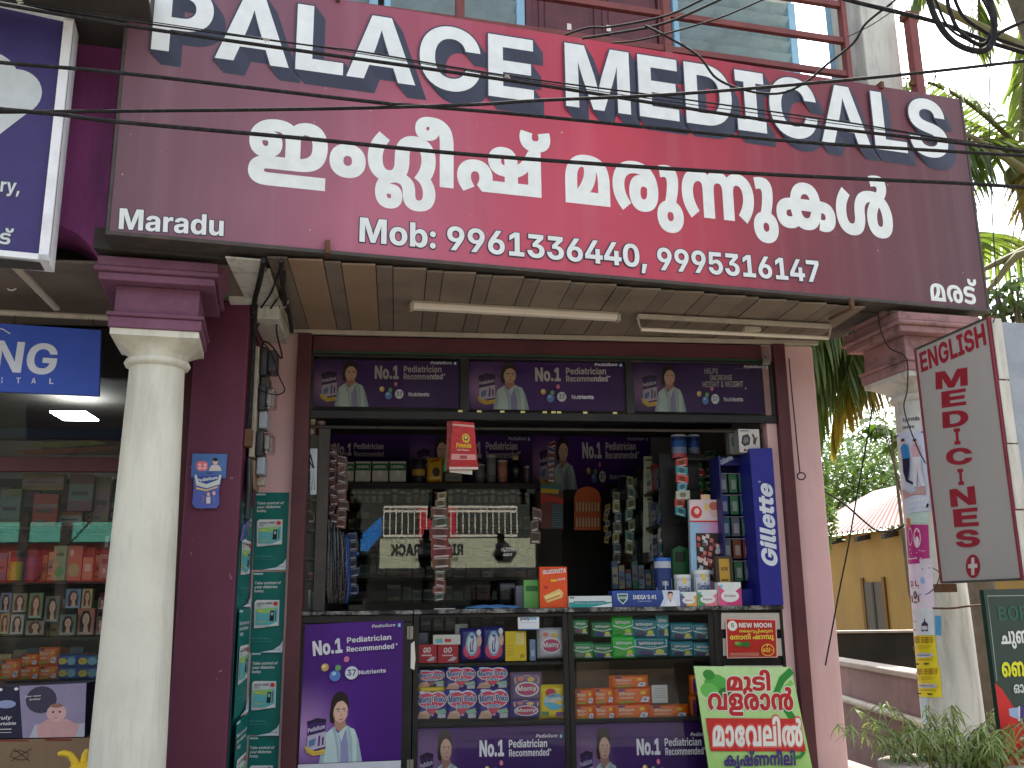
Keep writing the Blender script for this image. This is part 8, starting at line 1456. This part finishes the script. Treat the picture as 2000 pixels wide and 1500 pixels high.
wrap('poster', 'white paper with a small dark dropper bottle on the right column', ((1783, 1188), (1823, 1188), (1826, 1240), (1785, 1241)), bottlep, C(210, 214, 218))
wrap('poster', 'upper one of two yellow Malayalam notices on the right column', ((1785, 1241), (1826, 1241), (1833, 1302), (1788, 1304)), yellown, C(226, 206, 36), group='yellow notices on the column')
wrap('poster', 'lower yellow Malayalam notice with its corner curling, on the right column', ((1788, 1304), (1836, 1302), (1840, 1362), (1793, 1360)), yellown, C(226, 206, 36), group='yellow notices on the column')
wrap('poster', 'small blue paper edge beside the white bottle paper', ((1826, 1202), (1838, 1204), (1838, 1242), (1827, 1240)), lambda a: None, C(70, 150, 200))
wrap('poster', 'pale blue torn paper low on the right column behind the plant', ((1795, 1362), (1812, 1362), (1814, 1415), (1798, 1415)), lambda a: a.rect(.1, .2, .6, .8, C(150, 180, 200)), C(190, 206, 212))
wrap('poster', 'torn grey paper remnant under the lower yellow notice', ((1796, 1415), (1838, 1413), (1842, 1450), (1799, 1452)), lambda a: (a.poly([(.1, .2), (.5, .9), (.9, .3)], C(170, 180, 190)), a.rect(.2, .1, .8, .2, C(120, 130, 140))), C(196, 200, 196))
wrap('poster', 'small orange handbill at the left edge of the right column', ((1770, 1012), (1778, 1012), (1779, 1030), (1772, 1030)), lambda a: None, C(190, 110, 60))
wrap('poster', 'crumpled white handbill overlapping the magenta sandal poster', ((1796, 1092), (1822, 1090), (1826, 1118), (1800, 1122)), lambda a: (a.rect(.1, .6, .9, .7, C(130, 120, 140)), a.rect(.1, .3, .7, .4, C(130, 120, 140))), C(214, 206, 214))
# projecting sign
nr, fr_ = atY(1929, 622, 5.15), None
zt_near = nr.z
p_near = nr; p_far_dir = None
# far top edge lies at the same height on the sight line of (1789, 684)
p_far = atZ(1789, 684, zt_near)
d_ = (p_far-p_near); yawp = math.degrees(math.atan2(d_.y, d_.x)); 
PS = Fr(p_near.x, p_near.y, yawp-180)              # local x runs from the wall end to the street end, facing -y
Lp = d_.length; zb_s = atY(1988, 1129, p_near.y)[2]
ps = Thing('projecting_sign', 'tall grey projecting light box sign reading ENGLISH MEDICINES with a red cross', 'signboard', PS, (-Lp/2, 0, zb_s))
MB(PS).box(-Lp, 0, 0, .05, zb_s, zt_near).build('face', M['lampgrey'], ps)
rb = paint('dark_red_edge', (0.20, 0.03, 0.045), .5, .2)
for a_, b_, c_, d2 in ((-Lp-.012, -Lp+.004, zb_s-.01, zt_near+.01), (-.006, .012, zb_s-.01, zt_near+.01)): MB(PS).box(a_, b_, -.008, .052, c_, d2).build('edge_strip', rb, ps, .002)
MB(PS).box(-Lp, 0, -.005, .052, zt_near+.0, zt_near+.012).build('edge_strip', M['angle'], ps); MB(PS).box(-Lp, 0, -.005, .052, zb_s-.012, zb_s).build('edge_strip', M['angle'], ps)
MB(PS).box(-Lp+.02, .008, .054, .07, zb_s+.0, zt_near-.01).build('box_side', M['trim'], ps, .004)
for k in range(4):
    z0 = zb_s+(zt_near-zb_s)*k/4; MB(PS).box(.013, .020+.003*(k % 2), +.003*k, .07, z0+.004, z0+(zt_near-zb_s)/4-.004).build('front_strip', M['whiteold'], ps, .003)
MB(PS).box(-.10, .010, .075, .80, zb_s+.01, zt_near-.02).build('back_sheet', M['greysheet'], ps, .004)
RDP = C(150, 36, 50)
a = Art(lambda px, py_: PS.L(px, py_, 0), -1)
a.text('ENGLISH', 1800, 727, 1927, 672, 38, RDP, off=12)
lay(PS, 0, a).build('lettering', INK, ps); a = Art(lambda px, py_: PS.L(px, py_, 0), -1)
col_ = 1863
let = [('M', 1829, 760, 1889, 752, 32), ('E', 1841, 796, 1886, 790, 30), ('D', 1843, 836, 1891, 830, 30), ('I', 1865, 868, 1876, 867, 30), ('C', 1850, 908, 1899, 905, 30), ('I', 1873, 947, 1883, 946, 30), ('N', 1859, 990, 1906, 984, 33), ('E', 1866, 1029, 1911, 1026, 33), ('S', 1870, 1069, 1914, 1066, 31)]
for ch, x0, y0, x1, y1, h in let: a.text(ch, x0, y0, x1, y1, h, RDP, off=18)
cx_, cy_ = 1901, 1106; a.ell(cx_, cy_, 14, 23, RDP, 24)
a.poly([(cx_-3, cy_-17), (cx_+3, cy_-17), (cx_+3, cy_+17), (cx_-3, cy_+17)], C(200, 196, 190)); a.poly([(cx_-9, cy_-4), (cx_+9, cy_-5), (cx_+9, cy_+3), (cx_-9, cy_+4)], C(200, 196, 190))
lay(PS, 0, a).build('lettering', INK, ps)
# rope / pull ring on the pink pillar and other wires
cable([(1541, 700), (1546, 760), (1556, 860), (1562, 922)], 6.55, .0045, 'thin dark pull rod hanging in front of the pink pillar', 'pull_rod', 'steelwire')
P = [atY(1565+8*math.cos(t*math.pi/6), 930+7*math.sin(t*math.pi/6), 6.55) for t in range(13)]; MB(G).tube(P, .005, 6).solo('pull_ring', M['steelwire'], 'oval pull ring at the end of the dark rod by the pink pillar', 'ring', base=tuple(P[0]))
cable([(1612, 960), (1650, 985), (1690, 1020), (1715, 1037), (1745, 1036), (1775, 1020), (1805, 1000), (1812, 985)], (6.9, 6.1), .007, 'black cable drooping from the pillar to the poster column')
cable([(1705, 790), (1690, 880), (1675, 960), (1658, 1060), (1640, 1150), (1625, 1230), (1612, 1300)], 6.4, .005, 'twisted rope slanting down between the pillar and the poster column', 'rope')
cable([(1715, 615), (1722, 650), (1738, 680), (1770, 700), (1772, 760), (1766, 800), (1790, 870), (1808, 905)], 5.95, .004, 'thin wire wandering down the right capital')
cable([(1822, 1110), (1835, 1120), (1828, 1145), (1812, 1160)], 5.9, .003, 'short curl of wire near the foot of the grey sign', 'wire', 'steelwire')
cable([(1822, 1188), (1860, 1188), (1900, 1183), (1960, 1180)], 5.7, .006, 'rusty rod tying the green board to the column', 'rod', 'rust')
# ================================================================== OVERHEAD CABLES
cable([(-60, 0), (0, 8), (241, 49), (600, 101), (897, 143), (1125, 177), (1300, 205), (1545, 241), (1877, 280), (2060, 305)], (3.7, 4.7), .0095, 'thick black overhead cable crossing the PALACE MEDICALS letters from top left')
cable([(-60, -14), (0, 0), (245, 40), (600, 88), (700, 100), (985, 147), (1300, 189), (1667, 241), (1877, 277), (2060, 303)], (3.72, 4.72), .0045, 'thin wire running just above the thick overhead cable')
cable([(-60, -20), (0, -4), (245, 35), (520, 76), (700, 104), (985, 150), (1300, 197), (1667, 246), (1877, 274), (2060, 300)], (3.75, 4.75), .0025, 'thinnest wire twisted along the upper overhead cable')
cable([(-60, 112), (0, 122), (241, 143), (700, 196), (806, 206), (1020, 224), (1300, 252), (1560, 277), (1877, 297), (2060, 308)], (3.6, 4.6), .0095, 'second thick overhead cable passing under the P and A')
cable([(-60, 221), (0, 219), (231, 217), (600, 213), (908, 205), (1055, 196), (1300, 185), (1545, 166), (1790, 143), (2060, 112)], (3.8, 4.3), .0085, 'overhead cable that rises to the right across the letters')
cable([(-60, 205), (0, 213), (120, 224), (231, 238), (600, 271), (897, 300), (1300, 329), (1650, 348), (1877, 358), (2060, 370)], (3.5, 4.4), .0105, 'thickest lowest overhead cable crossing the Malayalam line')
cable([(1104, 68), (1150, 54), (1195, 52), (1300, 31), (1370, 0), (1400, -14)], 5.0, .007, 'dark cable curving up across the balcony door, leftmost of the bunch')
cable([(1137, 75), (1195, 66), (1300, 45), (1405, 0), (1440, -16)], 4.98, .008, 'middle dark cable rising over the balcony railing')
cable([(1195, 84), (1240, 80), (1300, 66), (1405, 35), (1489, 0), (1530, -14)], 4.96, .0055, 'thin dark cable rising over the louvred window')
cable([(1260, 50), (1300, 70), (1363, 108), (1401, 154), (1464, 178), (1524, 182), (1573, 161), (1615, 126), (1667, 84), (1692, 45), (1745, 3), (1760, -14)], (4.9, 4.6), .007, 'black cable sagging below the balcony then rising past the white pillar')
cable([(1655, 72), (1700, 50), (1745, 20), (1775, -6)], 4.9, .003, 'thin wire in front of the white pillar', 'wire', 'steelwire')
cable([(1620, -16), (1657, 0), (1825, 42), (1900, 70), (1950, 88), (2060, 120)], 4.4, .012, 'thick cable bundle at the top right corner')
for i, pts in enumerate(([(1810, -20), (1825, 30), (1850, 70), (1880, 92), (1915, 100), (1935, 88), (1942, 60), (1935, 10), (1925, -20)], [(1850, -20), (1852, 10), (1870, 55), (1905, 84), (1928, 82), (1940, 50)], [(1858, -20), (1880, 30), (1920, 60), (1960, 80), (2060, 110)], [(1820, -20), (1850, 50), (1890, 78), (1925, 92), (1945, 70), (1930, 20), (1910, -15)], [(1930, -20), (1945, 40), (1940, 75), (1960, 60), (2050, 20)])):
    cable(pts, 4.2+.03*i, (.016, .010, .009, .007, .010)[i], ('fat dark loop of cable hanging in the top right corner', 'inner loop of cable in the top right corner', 'cable leaving the corner loop to the right', 'thin outer loop beside the fat dark loop', 'cable springing from the loop knot upward right')[i], 'cable_loop')
cable([(1935, 95), (1932, 200), (1934, 300), (1938, 420), (1944, 520), (1946, 600), (1940, 630)], 5.1, .0035, 'thin vertical wire with knots hanging along the right of the signboard', 'wire', 'steelwire')
cable([(1838, 70), (1830, 120), (1822, 180)], 4.9, .003, 'short dark twig of wire under the thick cable bundle', 'wire', 'steelwire')
kn_ = atY(985, 148, 4.2); r = random.Random(1)
for px_, py_, Y_, lab in ((990, 149, 4.22, 'small knot of binding wire on the overhead cable near the letter E'), (38, 5, 3.72, 'small wire binding on the overhead cables at top left'), (520, 80, 3.98, 'small wire binding on the cables above the letter A')):
    c_ = atY(px_, py_, Y_); m = MB(G)
    for i in range(7): m.tube([c_+Vector((r.uniform(-.012, .012), 0, r.uniform(-.012, .012))), c_+Vector((r.uniform(-.02, .02), r.uniform(-.01, .01), r.uniform(-.015, .02)))], .002, 4)
    m.solo('wire_binding', M['pvc'], lab, 'wire binding', base=tuple(c_))

# ================================================================== ALLEY, SHED, BOARD
wl = Thing('boundary_wall', 'stained pinkish alley wall with a pale coping running back beside the shop', 'wall', G, (3.0, 8.5, 0))
XW = 3.02
hz = (atY(1789, 1318, 7.2).z+atY(1640, 1295, 8.8).z)/2
MB(G).box(XW, XW+.16, 6.9, 13.4, 0, hz-.05).build('wall_body', M['alley'], wl)
MB(G).box(XW-.03, XW+.19, 6.85, 13.4, hz-.048, hz).build('coping', M['coping'], wl, .01)
MB(G).tube([(XW-.03, 6.9, .62), (XW-.03, 13.0, .70)], .035, 8).solo('wall_pipe', M['pvc'], 'grey pipe running low along the alley wall', 'pipe', base=(XW, 6.9, .6))
dw = atY(1700, 1236, 13.5).z
mw = Thing('mossy_wall', 'black mossy wall across the back of the alley', 'wall', G, (4, 13.5, 0))
MB(G).box(1.6, 9.5, 13.5, 13.7, 0, dw).build('wall_body', M['moss'], mw); MB(G).box(1.6, 9.5, 13.46, 13.74, dw, dw+.03).build('coping', M['coping'], mw)
sh = Thing('ochre_shed', 'ochre walled shed with a pale red corrugated sheet roof behind the alley', 'shed', G, (7.5, 19, 0))
ea, eb = Vector((7.1, 21.9, 3.0)), Vector((8.62, 16.6, 3.0))
u_ = (eb-ea); u_.z = 0; ul = u_.length; yaw = math.degrees(math.atan2(u_.y, u_.x)); SH = Fr(ea.x, ea.y, yaw)
MB(SH).box(-.7, ul+4, .25, .45, 0, 2.98).build('wall', M['ochre'], sh)
MB(SH).box(.0, .2, .451, 5, 0, 3.0).build('wall', M['ochre'], sh)
w0_, w1_ = SH.L(1692, 1190, .22)[0], SH.L(1727, 1190, .22)[0]; wz1, wz0 = SH.L(1706, 1137, .22)[1], SH.L(1712, 1238, .22)[1]-.3
if w0_ > w1_: w0_, w1_ = w1_, w0_
MB(SH).box(w0_, w1_, .22, .249, wz0, wz1, C(84, 80, 72)).build('window', MATTE, sh); MB(SH).box((w0_+w1_)/2-.03, (w0_+w1_)/2+.03, .20, .219, wz0, wz1, C(60, 58, 52)).build('mullion', MATTE, sh)
for a_ in (w0_-.1, w1_+.01): MB(SH).box(a_, a_+.09, .20, .249, wz0, wz1+.1, C(105, 78, 40)).build('window_frame', MATTE, sh)
ra, rbb = atY(1706, 962, 25.0), atY(1862, 925, 19.0)
rv = []; NR = 64; m = MB(G)
e0, e1 = ea+(ea-eb)*.24+Vector((-.1, .1, 0)), eb+(eb-ea)*.9+Vector((0, 0, 0)); r0, r1 = ra, ra+(rbb-ra)*1.4
for i in range(NR*4+1):
    t = i/(NR*4); p = e0.lerp(e1, t); q = r0.lerp(r1, t); n_ = (q-p).cross(e1-e0).normalized(); 
    if n_.z < 0: n_ = -n_
    o_ = n_*.045*math.cos(i*math.pi/2*1.0); rv += [p+o_, q+o_]
m.add(rv, [(2*i, 2*i+2, 2*i+3, 2*i+1) for i in range(NR*4)], None, True); m.build('roof_sheet', M['roofred'], sh)
for i in range(14): t = i/13; p = e0.lerp(e1, t); MB(G).obox(p+Vector((.25, .1, -.12)), (.3, .08, .06), (-.02, .04, 0), (0, 0, .05)).build('rafter', M['dark'], sh)
# green and red board on the right
BB = Fr(*atY(1960, 1300, 4.9).to_2d(), 16)
bb = Thing('hoarding_board', 'dark green and red ointment board with white and yellow Malayalam letters at the right edge', 'board', BB, (BB.X(1990, 1400), 0, 0))
q = ((1921, 1152), (2100, 1146), (2130, 1560), (1972, 1560)); MB(BB).prism([BB.L(*p) for p in q], .001, .03, C(24, 50, 42)).build('board', CARD, bb, .003)
a = Art(lambda px, py_: BB.L(px, py_, 0), -1)
a.line([(2100, 1162), (1928, 1164), (1936, 1230), (1947, 1330)], 1.2, C(150, 160, 150)); a.text('BOR', 1951, 1212, 2010, 1210, 27, C(34, 84, 66)); a.text('ചുണ', 1956, 1258, 2014, 1255, 24, C(206, 210, 206), off=6); a.text('\u0d46ബാ', 1958, 1322, 2022, 1319, 28, C(206, 206, 40), off=10); a.text('ഓ', 1980, 1354, 2000, 1353, 17, C(190, 196, 190))
a.poly([(1942, 1334), (1955, 1345), (1985, 1390), (2020, 1440), (2130, 1500), (2130, 1560), (1972, 1560)], C(190, 34, 34)); a.poly([(1969, 1384), (1971, 1398), (1996, 1408), (1996, 1380)], C(150, 170, 200)); a.poly([(1989, 1380), (1991, 1408), (2050, 1440), (2050, 1380)], C(60, 50, 110)); a.rect(1988, 1379, 1991, 1409, C(206, 206, 220))
for y_ in (1442, 1464, 1486): a.ell(1998, y_, 8, 4, C(196, 190, 170), 12); a.ell(2014, y_-1, 7, 4, C(196, 190, 170), 12)
lay(BB, 0, a).build('lettering', INK, bb)
for xx in (BB.X(1935, 1300)+.05, BB.X(2080, 1300)): MB(BB).box(xx, xx+.04, .034, .07, 0, 1.3).build('post', M['rust'], bb)
# small bracket on the column
MB(G).box(*(lambda p: (p.x-.04, p.x+.06, 5.9, 6.0, p.z-.02, p.z+.03))(atY(1850, 1150, 5.9))).solo('iron_bracket', M['rust'], 'small iron bracket under the projecting grey sign', 'bracket', base=tuple(atY(1850, 1150, 5.9)))

# ================================================================== PLANTS
def leaflet(m, p, d, w, up, droop=.3, n=3):
    L_ = d.length; t = d.normalized(); s_ = t.cross(up).normalized() if t.cross(up).length > .01 else Vector((1, 0, 0)); v = []; pos = Vector(p); step = L_/n
    for i in range(n+1):
        ww = w*(1, 1.15, .75, .08)[min(3, int(i*3/n))]/2; v += [pos+s_*ww, pos-s_*ww]; t = (t+Vector((0, 0, -droop/n))).normalized(); pos = pos+t*step
    m.add(v, [(2*i, 2*i+1, 2*i+3, 2*i+2) for i in range(n)], None, False)
def frond(par, base, d, L_, droop, seed=0, yellow=False, dens=34, lw=.045, ll=.75):
    r = random.Random(seed); t = Vector(d).normalized(); pts = [Vector(base)]; N = 12
    for i in range(N): t = (t+Vector((0, 0, -droop/N*(.4+1.2*i/N)))).normalized(); pts.append(pts[-1]+t*(L_/N))
    stem = MB(G).tube(pts, [.035*(1-i/N)+.006 for i in range(N+1)], 5)
    fo = stem.build('frond', M['twig'] if not yellow else M['palmyellow'], par)
    m = MB(G)
    for i in range(dens):
        s_ = .12+.88*i/dens; k = s_*N; a_ = int(min(k, N-1)); p = pts[a_].lerp(pts[min(a_+1, N)], k-a_); tt = (pts[min(a_+1, N)]-pts[a_]).normalized(); side = tt.cross(Vector((0, 0, 1)))
        side = side.normalized() if side.length > .02 else Vector((1, 0, 0)); ln = ll*math.sin(math.pi*(.18+.75*s_))**.7*r.uniform(.8, 1.1)
        for sg in (-1, 1):
            if r.random() < .06: continue
            dv = (side*sg*(1-.35*s_)+tt*(.45+.5*s_)+Vector((r.uniform(-.1, .1), r.uniform(-.1, .1), -.25+r.uniform(-.15, .1)))).normalized()*ln
            leaflet(m, p, dv, lw*r.uniform(.8, 1.2), Vector((0, 0, 1)) if r.random() < .6 else side, 1.1*r.uniform(.6, 1.3))
    m.build('leaflets', M['palmyellow'] if yellow else M['palmleaf'], par, sub=fo)
def palm(base, top, label, specs, seed, nuts=(), ll=.75, dens=34):
    t = Thing('coconut_palm', label, 'palm tree', G, tuple(base)); b, tp = Vector(base), Vector(top)
    P = [b.lerp(tp, i/8)+Vector((.25*math.sin(i*.4), 0, 0))*(1-i/8) for i in range(9)]; MB(G).tube(P, [.2-.008*i for i in range(9)], 10).build('trunk', M['bark'], t)
    for i, (d, L_, dr, ye) in enumerate(specs): frond(t, tp+Vector((0, 0, .05)), d, L_, dr, seed+i, ye, dens, .045, ll)
    for i, o_ in enumerate(nuts): MB(G).sphere(tp+Vector(o_), .13, 8, None, (1, 1, 1.2)).build('coconut', M['coconut'], t)
    return t
c1 = atY(1800, 540, 11.5)
palm((c1.x+.25, 11.7, 0), c1, 'coconut palm behind the shop whose yellow tipped fronds hang below the signboard',
     [((-1, -.3, .1), 2.6, 2.4, False), ((-1, -.1, -.15), 2.5, 2.2, False), ((-.9, -.3, -.5), 2.4, 1.8, True), ((-.15, -.2, -1), 2.3, .8, True), ((-1, .2, .5), 3.0, 2.6, False), ((-1, -.2, .35), 2.9, 3.0, False), ((-.7, .3, 1.2), 3.6, 1.5, False), ((-1, .1, 1.0), 3.6, 1.5, False), ((.5, .2, .6), 2.6, 2.0, False), ((-.75, .2, -.45), 2.5, 2.2, True), ((-.95, .15, -.3), 2.7, 2.6, False), ((-1, -.5, -.3), 2.3, 2.0, False), ((-.9, -.1, -.35), 2.6, 1.9, False), ((-.6, -.4, -.25), 2.4, 2.2, True), ((-.30, -.4, -.75), 2.6, 1.1, True), ((-.22, -.3, -.85), 2.9, 1.0, True)], 100, ll=1.05, dens=50)
c2 = atY(1995, 300, 10.5)
palm((c2.x+.5, 10.8, 0), c2, 'tall coconut palm with green nuts at the right edge',
     [((-.9, -.3, .9), 2.4, 1.5, False), ((-1, -.2, .35), 2.2, 2.0, False), ((-.8, -.4, .15), 2.1, 2.0, False), ((.2, 0, 1.3), 2.8, 1.0, False), ((.3, -.6, .2), 2.2, 1.8, False), ((-.25, -.5, -.6), 1.7, 1.0, True), ((.1, -.2, -.8), 1.5, .9, True), ((-.95, .4, 1.1), 2.8, 1.3, False), ((-.7, -.3, -.1), 2.0, 1.9, False)], 200, [(-.12, -.25, -.15), (.05, -.3, -.25), (-.2, -.15, -.38), (.15, -.2, -.05)], .8, 40)
c3 = atY(1925, -190, 9.5)
palm((c3.x+2.0, 9.8, 0), c3, 'coconut palm leaning over the top right corner with drooping fronds', [((-.4, -.2, -.3), 2.0, 1.2, False), ((.2, -.3, -.5), 1.9, 1.1, False), ((.6, -.1, -.1), 2.1, 1.6, False), ((-.9, .2, .2), 1.7, 1.6, False), ((.0, .3, -.6), 1.8, 1.0, False), ((-.6, .1, -.5), 1.8, 1.2, False)], 300, (), .65, 34)
def tree(base, crown, rad, label, n, leaf, seed, mat='leaf', ls=.09, twigs=6, tr=.16):
    r = random.Random(seed); t = Thing('leafy_tree', label, 'tree', G, tuple(base)); b = Vector(base); c = Vector(crown)
    MB(G).tube([b, b.lerp(c, .5)+Vector((r.uniform(-.2, .2), 0, 0)), c], [tr, tr*.75, tr*.4], 8).build('trunk', M['bark'], t)
    tips = []
    for i in range(twigs):
        e = c+Vector((r.uniform(-1, 1)*rad[0], r.uniform(-1, 1)*rad[1], r.uniform(-.7, 1)*rad[2])); MB(G).tube([c.lerp(b, .25), c.lerp(e, .5)+Vector((0, 0, .1)), e], [tr*.3, tr*.2, .01], 5).build('limb', M['bark'], t); tips.append(e)
    m = MB(G); cl = tips+[c+Vector((r.gauss(0, .5)*rad[0], r.gauss(0, .5)*rad[1], r.gauss(0, .5)*rad[2])) for _ in range(n//28)]
    for i in range(n):
        o = r.choice(cl); p = o+Vector((r.gauss(0, .22)*rad[0], r.gauss(0, .22)*rad[1], r.gauss(0, .2)*rad[2])); a_ = Vector((r.uniform(-1, 1), r.uniform(-1, 1), r.uniform(-1, .4))).normalized(); u_ = a_.orthogonal().normalized(); s_ = ls*r.uniform(.6, 1.4)
        m.add([p, p+a_*s_*.5+u_*s_*.28, p+a_*s_, p+a_*s_*.5-u_*s_*.28], [(0, 1, 2, 3)])
    m.build('crown', M[mat], t); return t
tree((7.4, 31, 0), atY(1660, 945, 31), (3.0, 1.6, 1.8), 'bright green bushy tree behind the red shed roof', 5200, 1, 5, ls=.20)
tree((11.5, 33, 0), atY(1765, 925, 33), (3.0, 1.6, 2.2), 'duller green tree right of the bushy one behind the shed', 4200, 1, 6, ls=.20)
tree((3.6, 16.0, 0), atY(1604, 1000, 17), (.18, .4, .7), 'dark small tree peeping out beside the pink pillar', 700, 1, 7, ls=.12, mat='leaf')
tree((4.15, 9.6, 0), atY(1740, 842, 9.6), (.22, .25, .12), 'sapling with a few light leaves by the right capital', 110, 1, 8, ls=.14, twigs=3, tr=.03)
tree((5.0, 8.9, 0), atY(1985, 600, 8.9), (.42, .4, .22), 'tree with light green leaves above the projecting sign', 420, 1, 9, ls=.12, tr=.06)
# bare branches at the right
def branch(pts, Y, r0, r1, label):
    P = [atY(*p, Y) for p in pts]; n = len(P); MB(G).tube(P, [r0+(r1-r0)*i/(n-1) for i in range(n)], 7).solo('tree_branch', M['twig'], label, 'branch', base=tuple(P[-1]))
branch([(1914, 530), (1945, 515), (1968, 505), (2000, 490), (2060, 470)], 7.5, .02, .045, 'upper bare branch reaching in from the right of the signboard')
branch([(1930, 566), (1950, 545), (1965, 522), (1985, 500), (2050, 480)], 7.45, .018, .04, 'lower bare branch forking under the upper one at the right')
branch([(1872, 300-45), (1905, 270), (1945, 296), (2000, 330), (2060, 350)], 9.0, .02, .05, 'slanting palm stalk right of the letter S')
branch([(1812, 0), (1870, 30), (1930, 60), (1990, 88), (2060, 110)], 7.2, .03, .05, 'brown branch crossing the top right corner')
# fine leaved pot plant
rp = random.Random(12); pc_ = atY(1800, 1560, 4.9)
pt = Thing('pot_plant', 'fine feathery green pot plant in a pale concrete pot at the bottom right', 'plant', G, (pc_.x, 4.9, 0))
ztop_ = atY(1800, 1496, 4.9).z
MB(G).lathe(pc_.x+.18, 4.95, [(.20, 0), (.24, .1), (.31, ztop_-.06), (.34, ztop_-.03), (.34, ztop_), (.29, ztop_)], 28).build('pot', M['coping'], pt)
MB(G).lathe(pc_.x+.18, 4.95, [(.285, ztop_-.02), (.28, ztop_-.019)], 24).build('soil', M['earth'], pt)
for i in range(58):
    a_ = rp.uniform(0, 2*math.pi); rr_ = rp.uniform(0, .22); b = Vector((pc_.x+.20+rr_*math.cos(a_)*1.2, 4.93+rr_*math.sin(a_), ztop_-.02)); lean = Vector((math.cos(a_)*rp.uniform(.1, .65)+.02, math.sin(a_)*.4, 1)).normalized()
    L_ = rp.uniform(.16, .42); t = lean; pts = [b]; N = 6
    for k in range(N): t = (t+Vector((math.cos(a_)*.10, math.sin(a_)*.08, -.13))).normalized(); pts.append(pts[-1]+t*L_/N)
    st = MB(G).tube(pts, [.005, .005, .004, .004, .003, .002, .0015], 4).build('stem', M['twig'], pt); m = MB(G)
    for k in range(30):
        p = pts[min(N, 1+k*N//26)]+Vector((rp.uniform(-.01, .01), rp.uniform(-.01, .01), rp.uniform(-.02, .02))); an = rp.uniform(0, 6.28); d = Vector((math.cos(an), math.sin(an), rp.uniform(-.3, .5))).normalized()*rp.uniform(.05, .13); leaflet(m, p, d, .0085, Vector((0, 0, 1)), 1.4)
    m.build('foliage', M['fern'], pt, sub=st)

# ================================================================== ACROSS THE STREET (seen only in the glass)
def oppo(glass_y, q, depth):                       # virtual image behind the pane -> real place across the street
    (x0, z0), (x1, z1) = S.L(q[0], q[1], glass_y+depth), S.L(q[2], q[3], glass_y+depth); return x0, x1, z0, z1, glass_y-depth
ob = Thing('opposite_building', 'dark walled building across the street with a white railed balcony, seen mirrored in the glass', 'building', S, (0, -16.5, 0))
OY = RY0-.012-18.0
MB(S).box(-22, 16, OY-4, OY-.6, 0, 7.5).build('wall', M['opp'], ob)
x0, x1, z1, z0, _ = oppo(RY0-.012, (742, 1052, 1046, 1108), 18.0)
MB(S).box(x0, x1, OY-.04, OY, z0, z1, C(180, 182, 156)).build('banner', INK, ob)
a = Art(lambda x, y: (x0+(x1-x0)*(1-x), z0+(z1-z0)*y), 1)   # x runs right to left as seen from the shop
def oa(t, xa, xb, y, h, c, **k):
    sv = Art(lambda x, y_: (x, y_), 1); sv.text(t, xa, y, xb, y, h, c, fit=True, **k); a.it += [([(x0+(x1-x0)*(1-p[0]), z0+(z1-z0)*p[1]) for p in P_], tr_, c_) for P_, tr_, c_ in sv.it]
oa('RIGHT TRACK', .47, .93, .44, .36, C(12, 12, 12), off=24); oa('SHOES AND MORE', .5, .78, .25, .12, C(120, 120, 110))
a.poly([(.12, .5), (.2, .92), (.28, .5), (.24, .2), (.16, .2)], C(40, 40, 40)); oa('RIGHT', .14, .27, .55, .12, WHITE, off=6); oa('TRACK', .15, .26, .38, .10, WHITE, off=6)
m = MB(S); [m.add([(x, OY+.004+.001*i, z) for x, z in p], [tuple(reversed(t)) for t in tr_], c_) for i, (p, tr_, c_) in enumerate(a.it)]; m.build('lettering', INK, ob)
x0, x1, z1, z0, _ = oppo(RY0-.012, (750, 990, 1010, 1046), 18.0)
for z in (z0, z1, (z1*.85+z0*.15)): MB(S).box(x0, x1, OY-.03, OY, z-.03, z+.03).build('rail', M['tube'], ob)
n_ = 22
for i in range(n_+1): xx = x0+(x1-x0)*i/n_; MB(S).box(xx-.012, xx+.012, OY-.02, OY+.0, z0, z1).build('baluster', M['tube'], ob)
x0, x1, z1, z0, _ = oppo(RY0-.012, (818, 992, 890, 1050), 18.6)
MB(S).box(x0, x1, OY-.6, OY-.55, z0, z1, C(190, 40, 60)).build('shutter', INK, ob)
x0, x1, z1, z0, _ = oppo(RY0-.012, (676, 1000, 745, 1060), 18.0)
MB(S).prism([(x0, z0-.2), (x1, z1-.1), (x1, z1+.6-1.2), (x0, z0-1.0)], OY-.1, OY, C(40, 120, 200)).build('blue_awning', INK, ob)
x0, x1, z1, z0, _ = oppo(.012, (-10, 1020, 232, 1058), 16.2)
OY2 = .012-16.2
MB(S).box(x0-3, x1+.3, OY2-.3, OY2, z0, z1, C(120, 210, 190)).build('teal_awning', INK, ob)
x0, x1, z1, z0, _ = oppo(.012, (-10, 1062, 222, 1136), 16.2)
MB(S).box(x0-3, x1, OY2-.35, OY2-.1, z0, z1, C(160, 52, 46)).build('red_shutter', INK, ob)
for q in ((40, 1010, 44, 1140), (120, 1018, 135, 1070)):
    x0, x1, z1, z0, _ = oppo(.012, q, 15.0); MB(S).box(x0, x1, .012-15.1, .012-15.0, 0, z1).build('pole', M['angle'], ob)
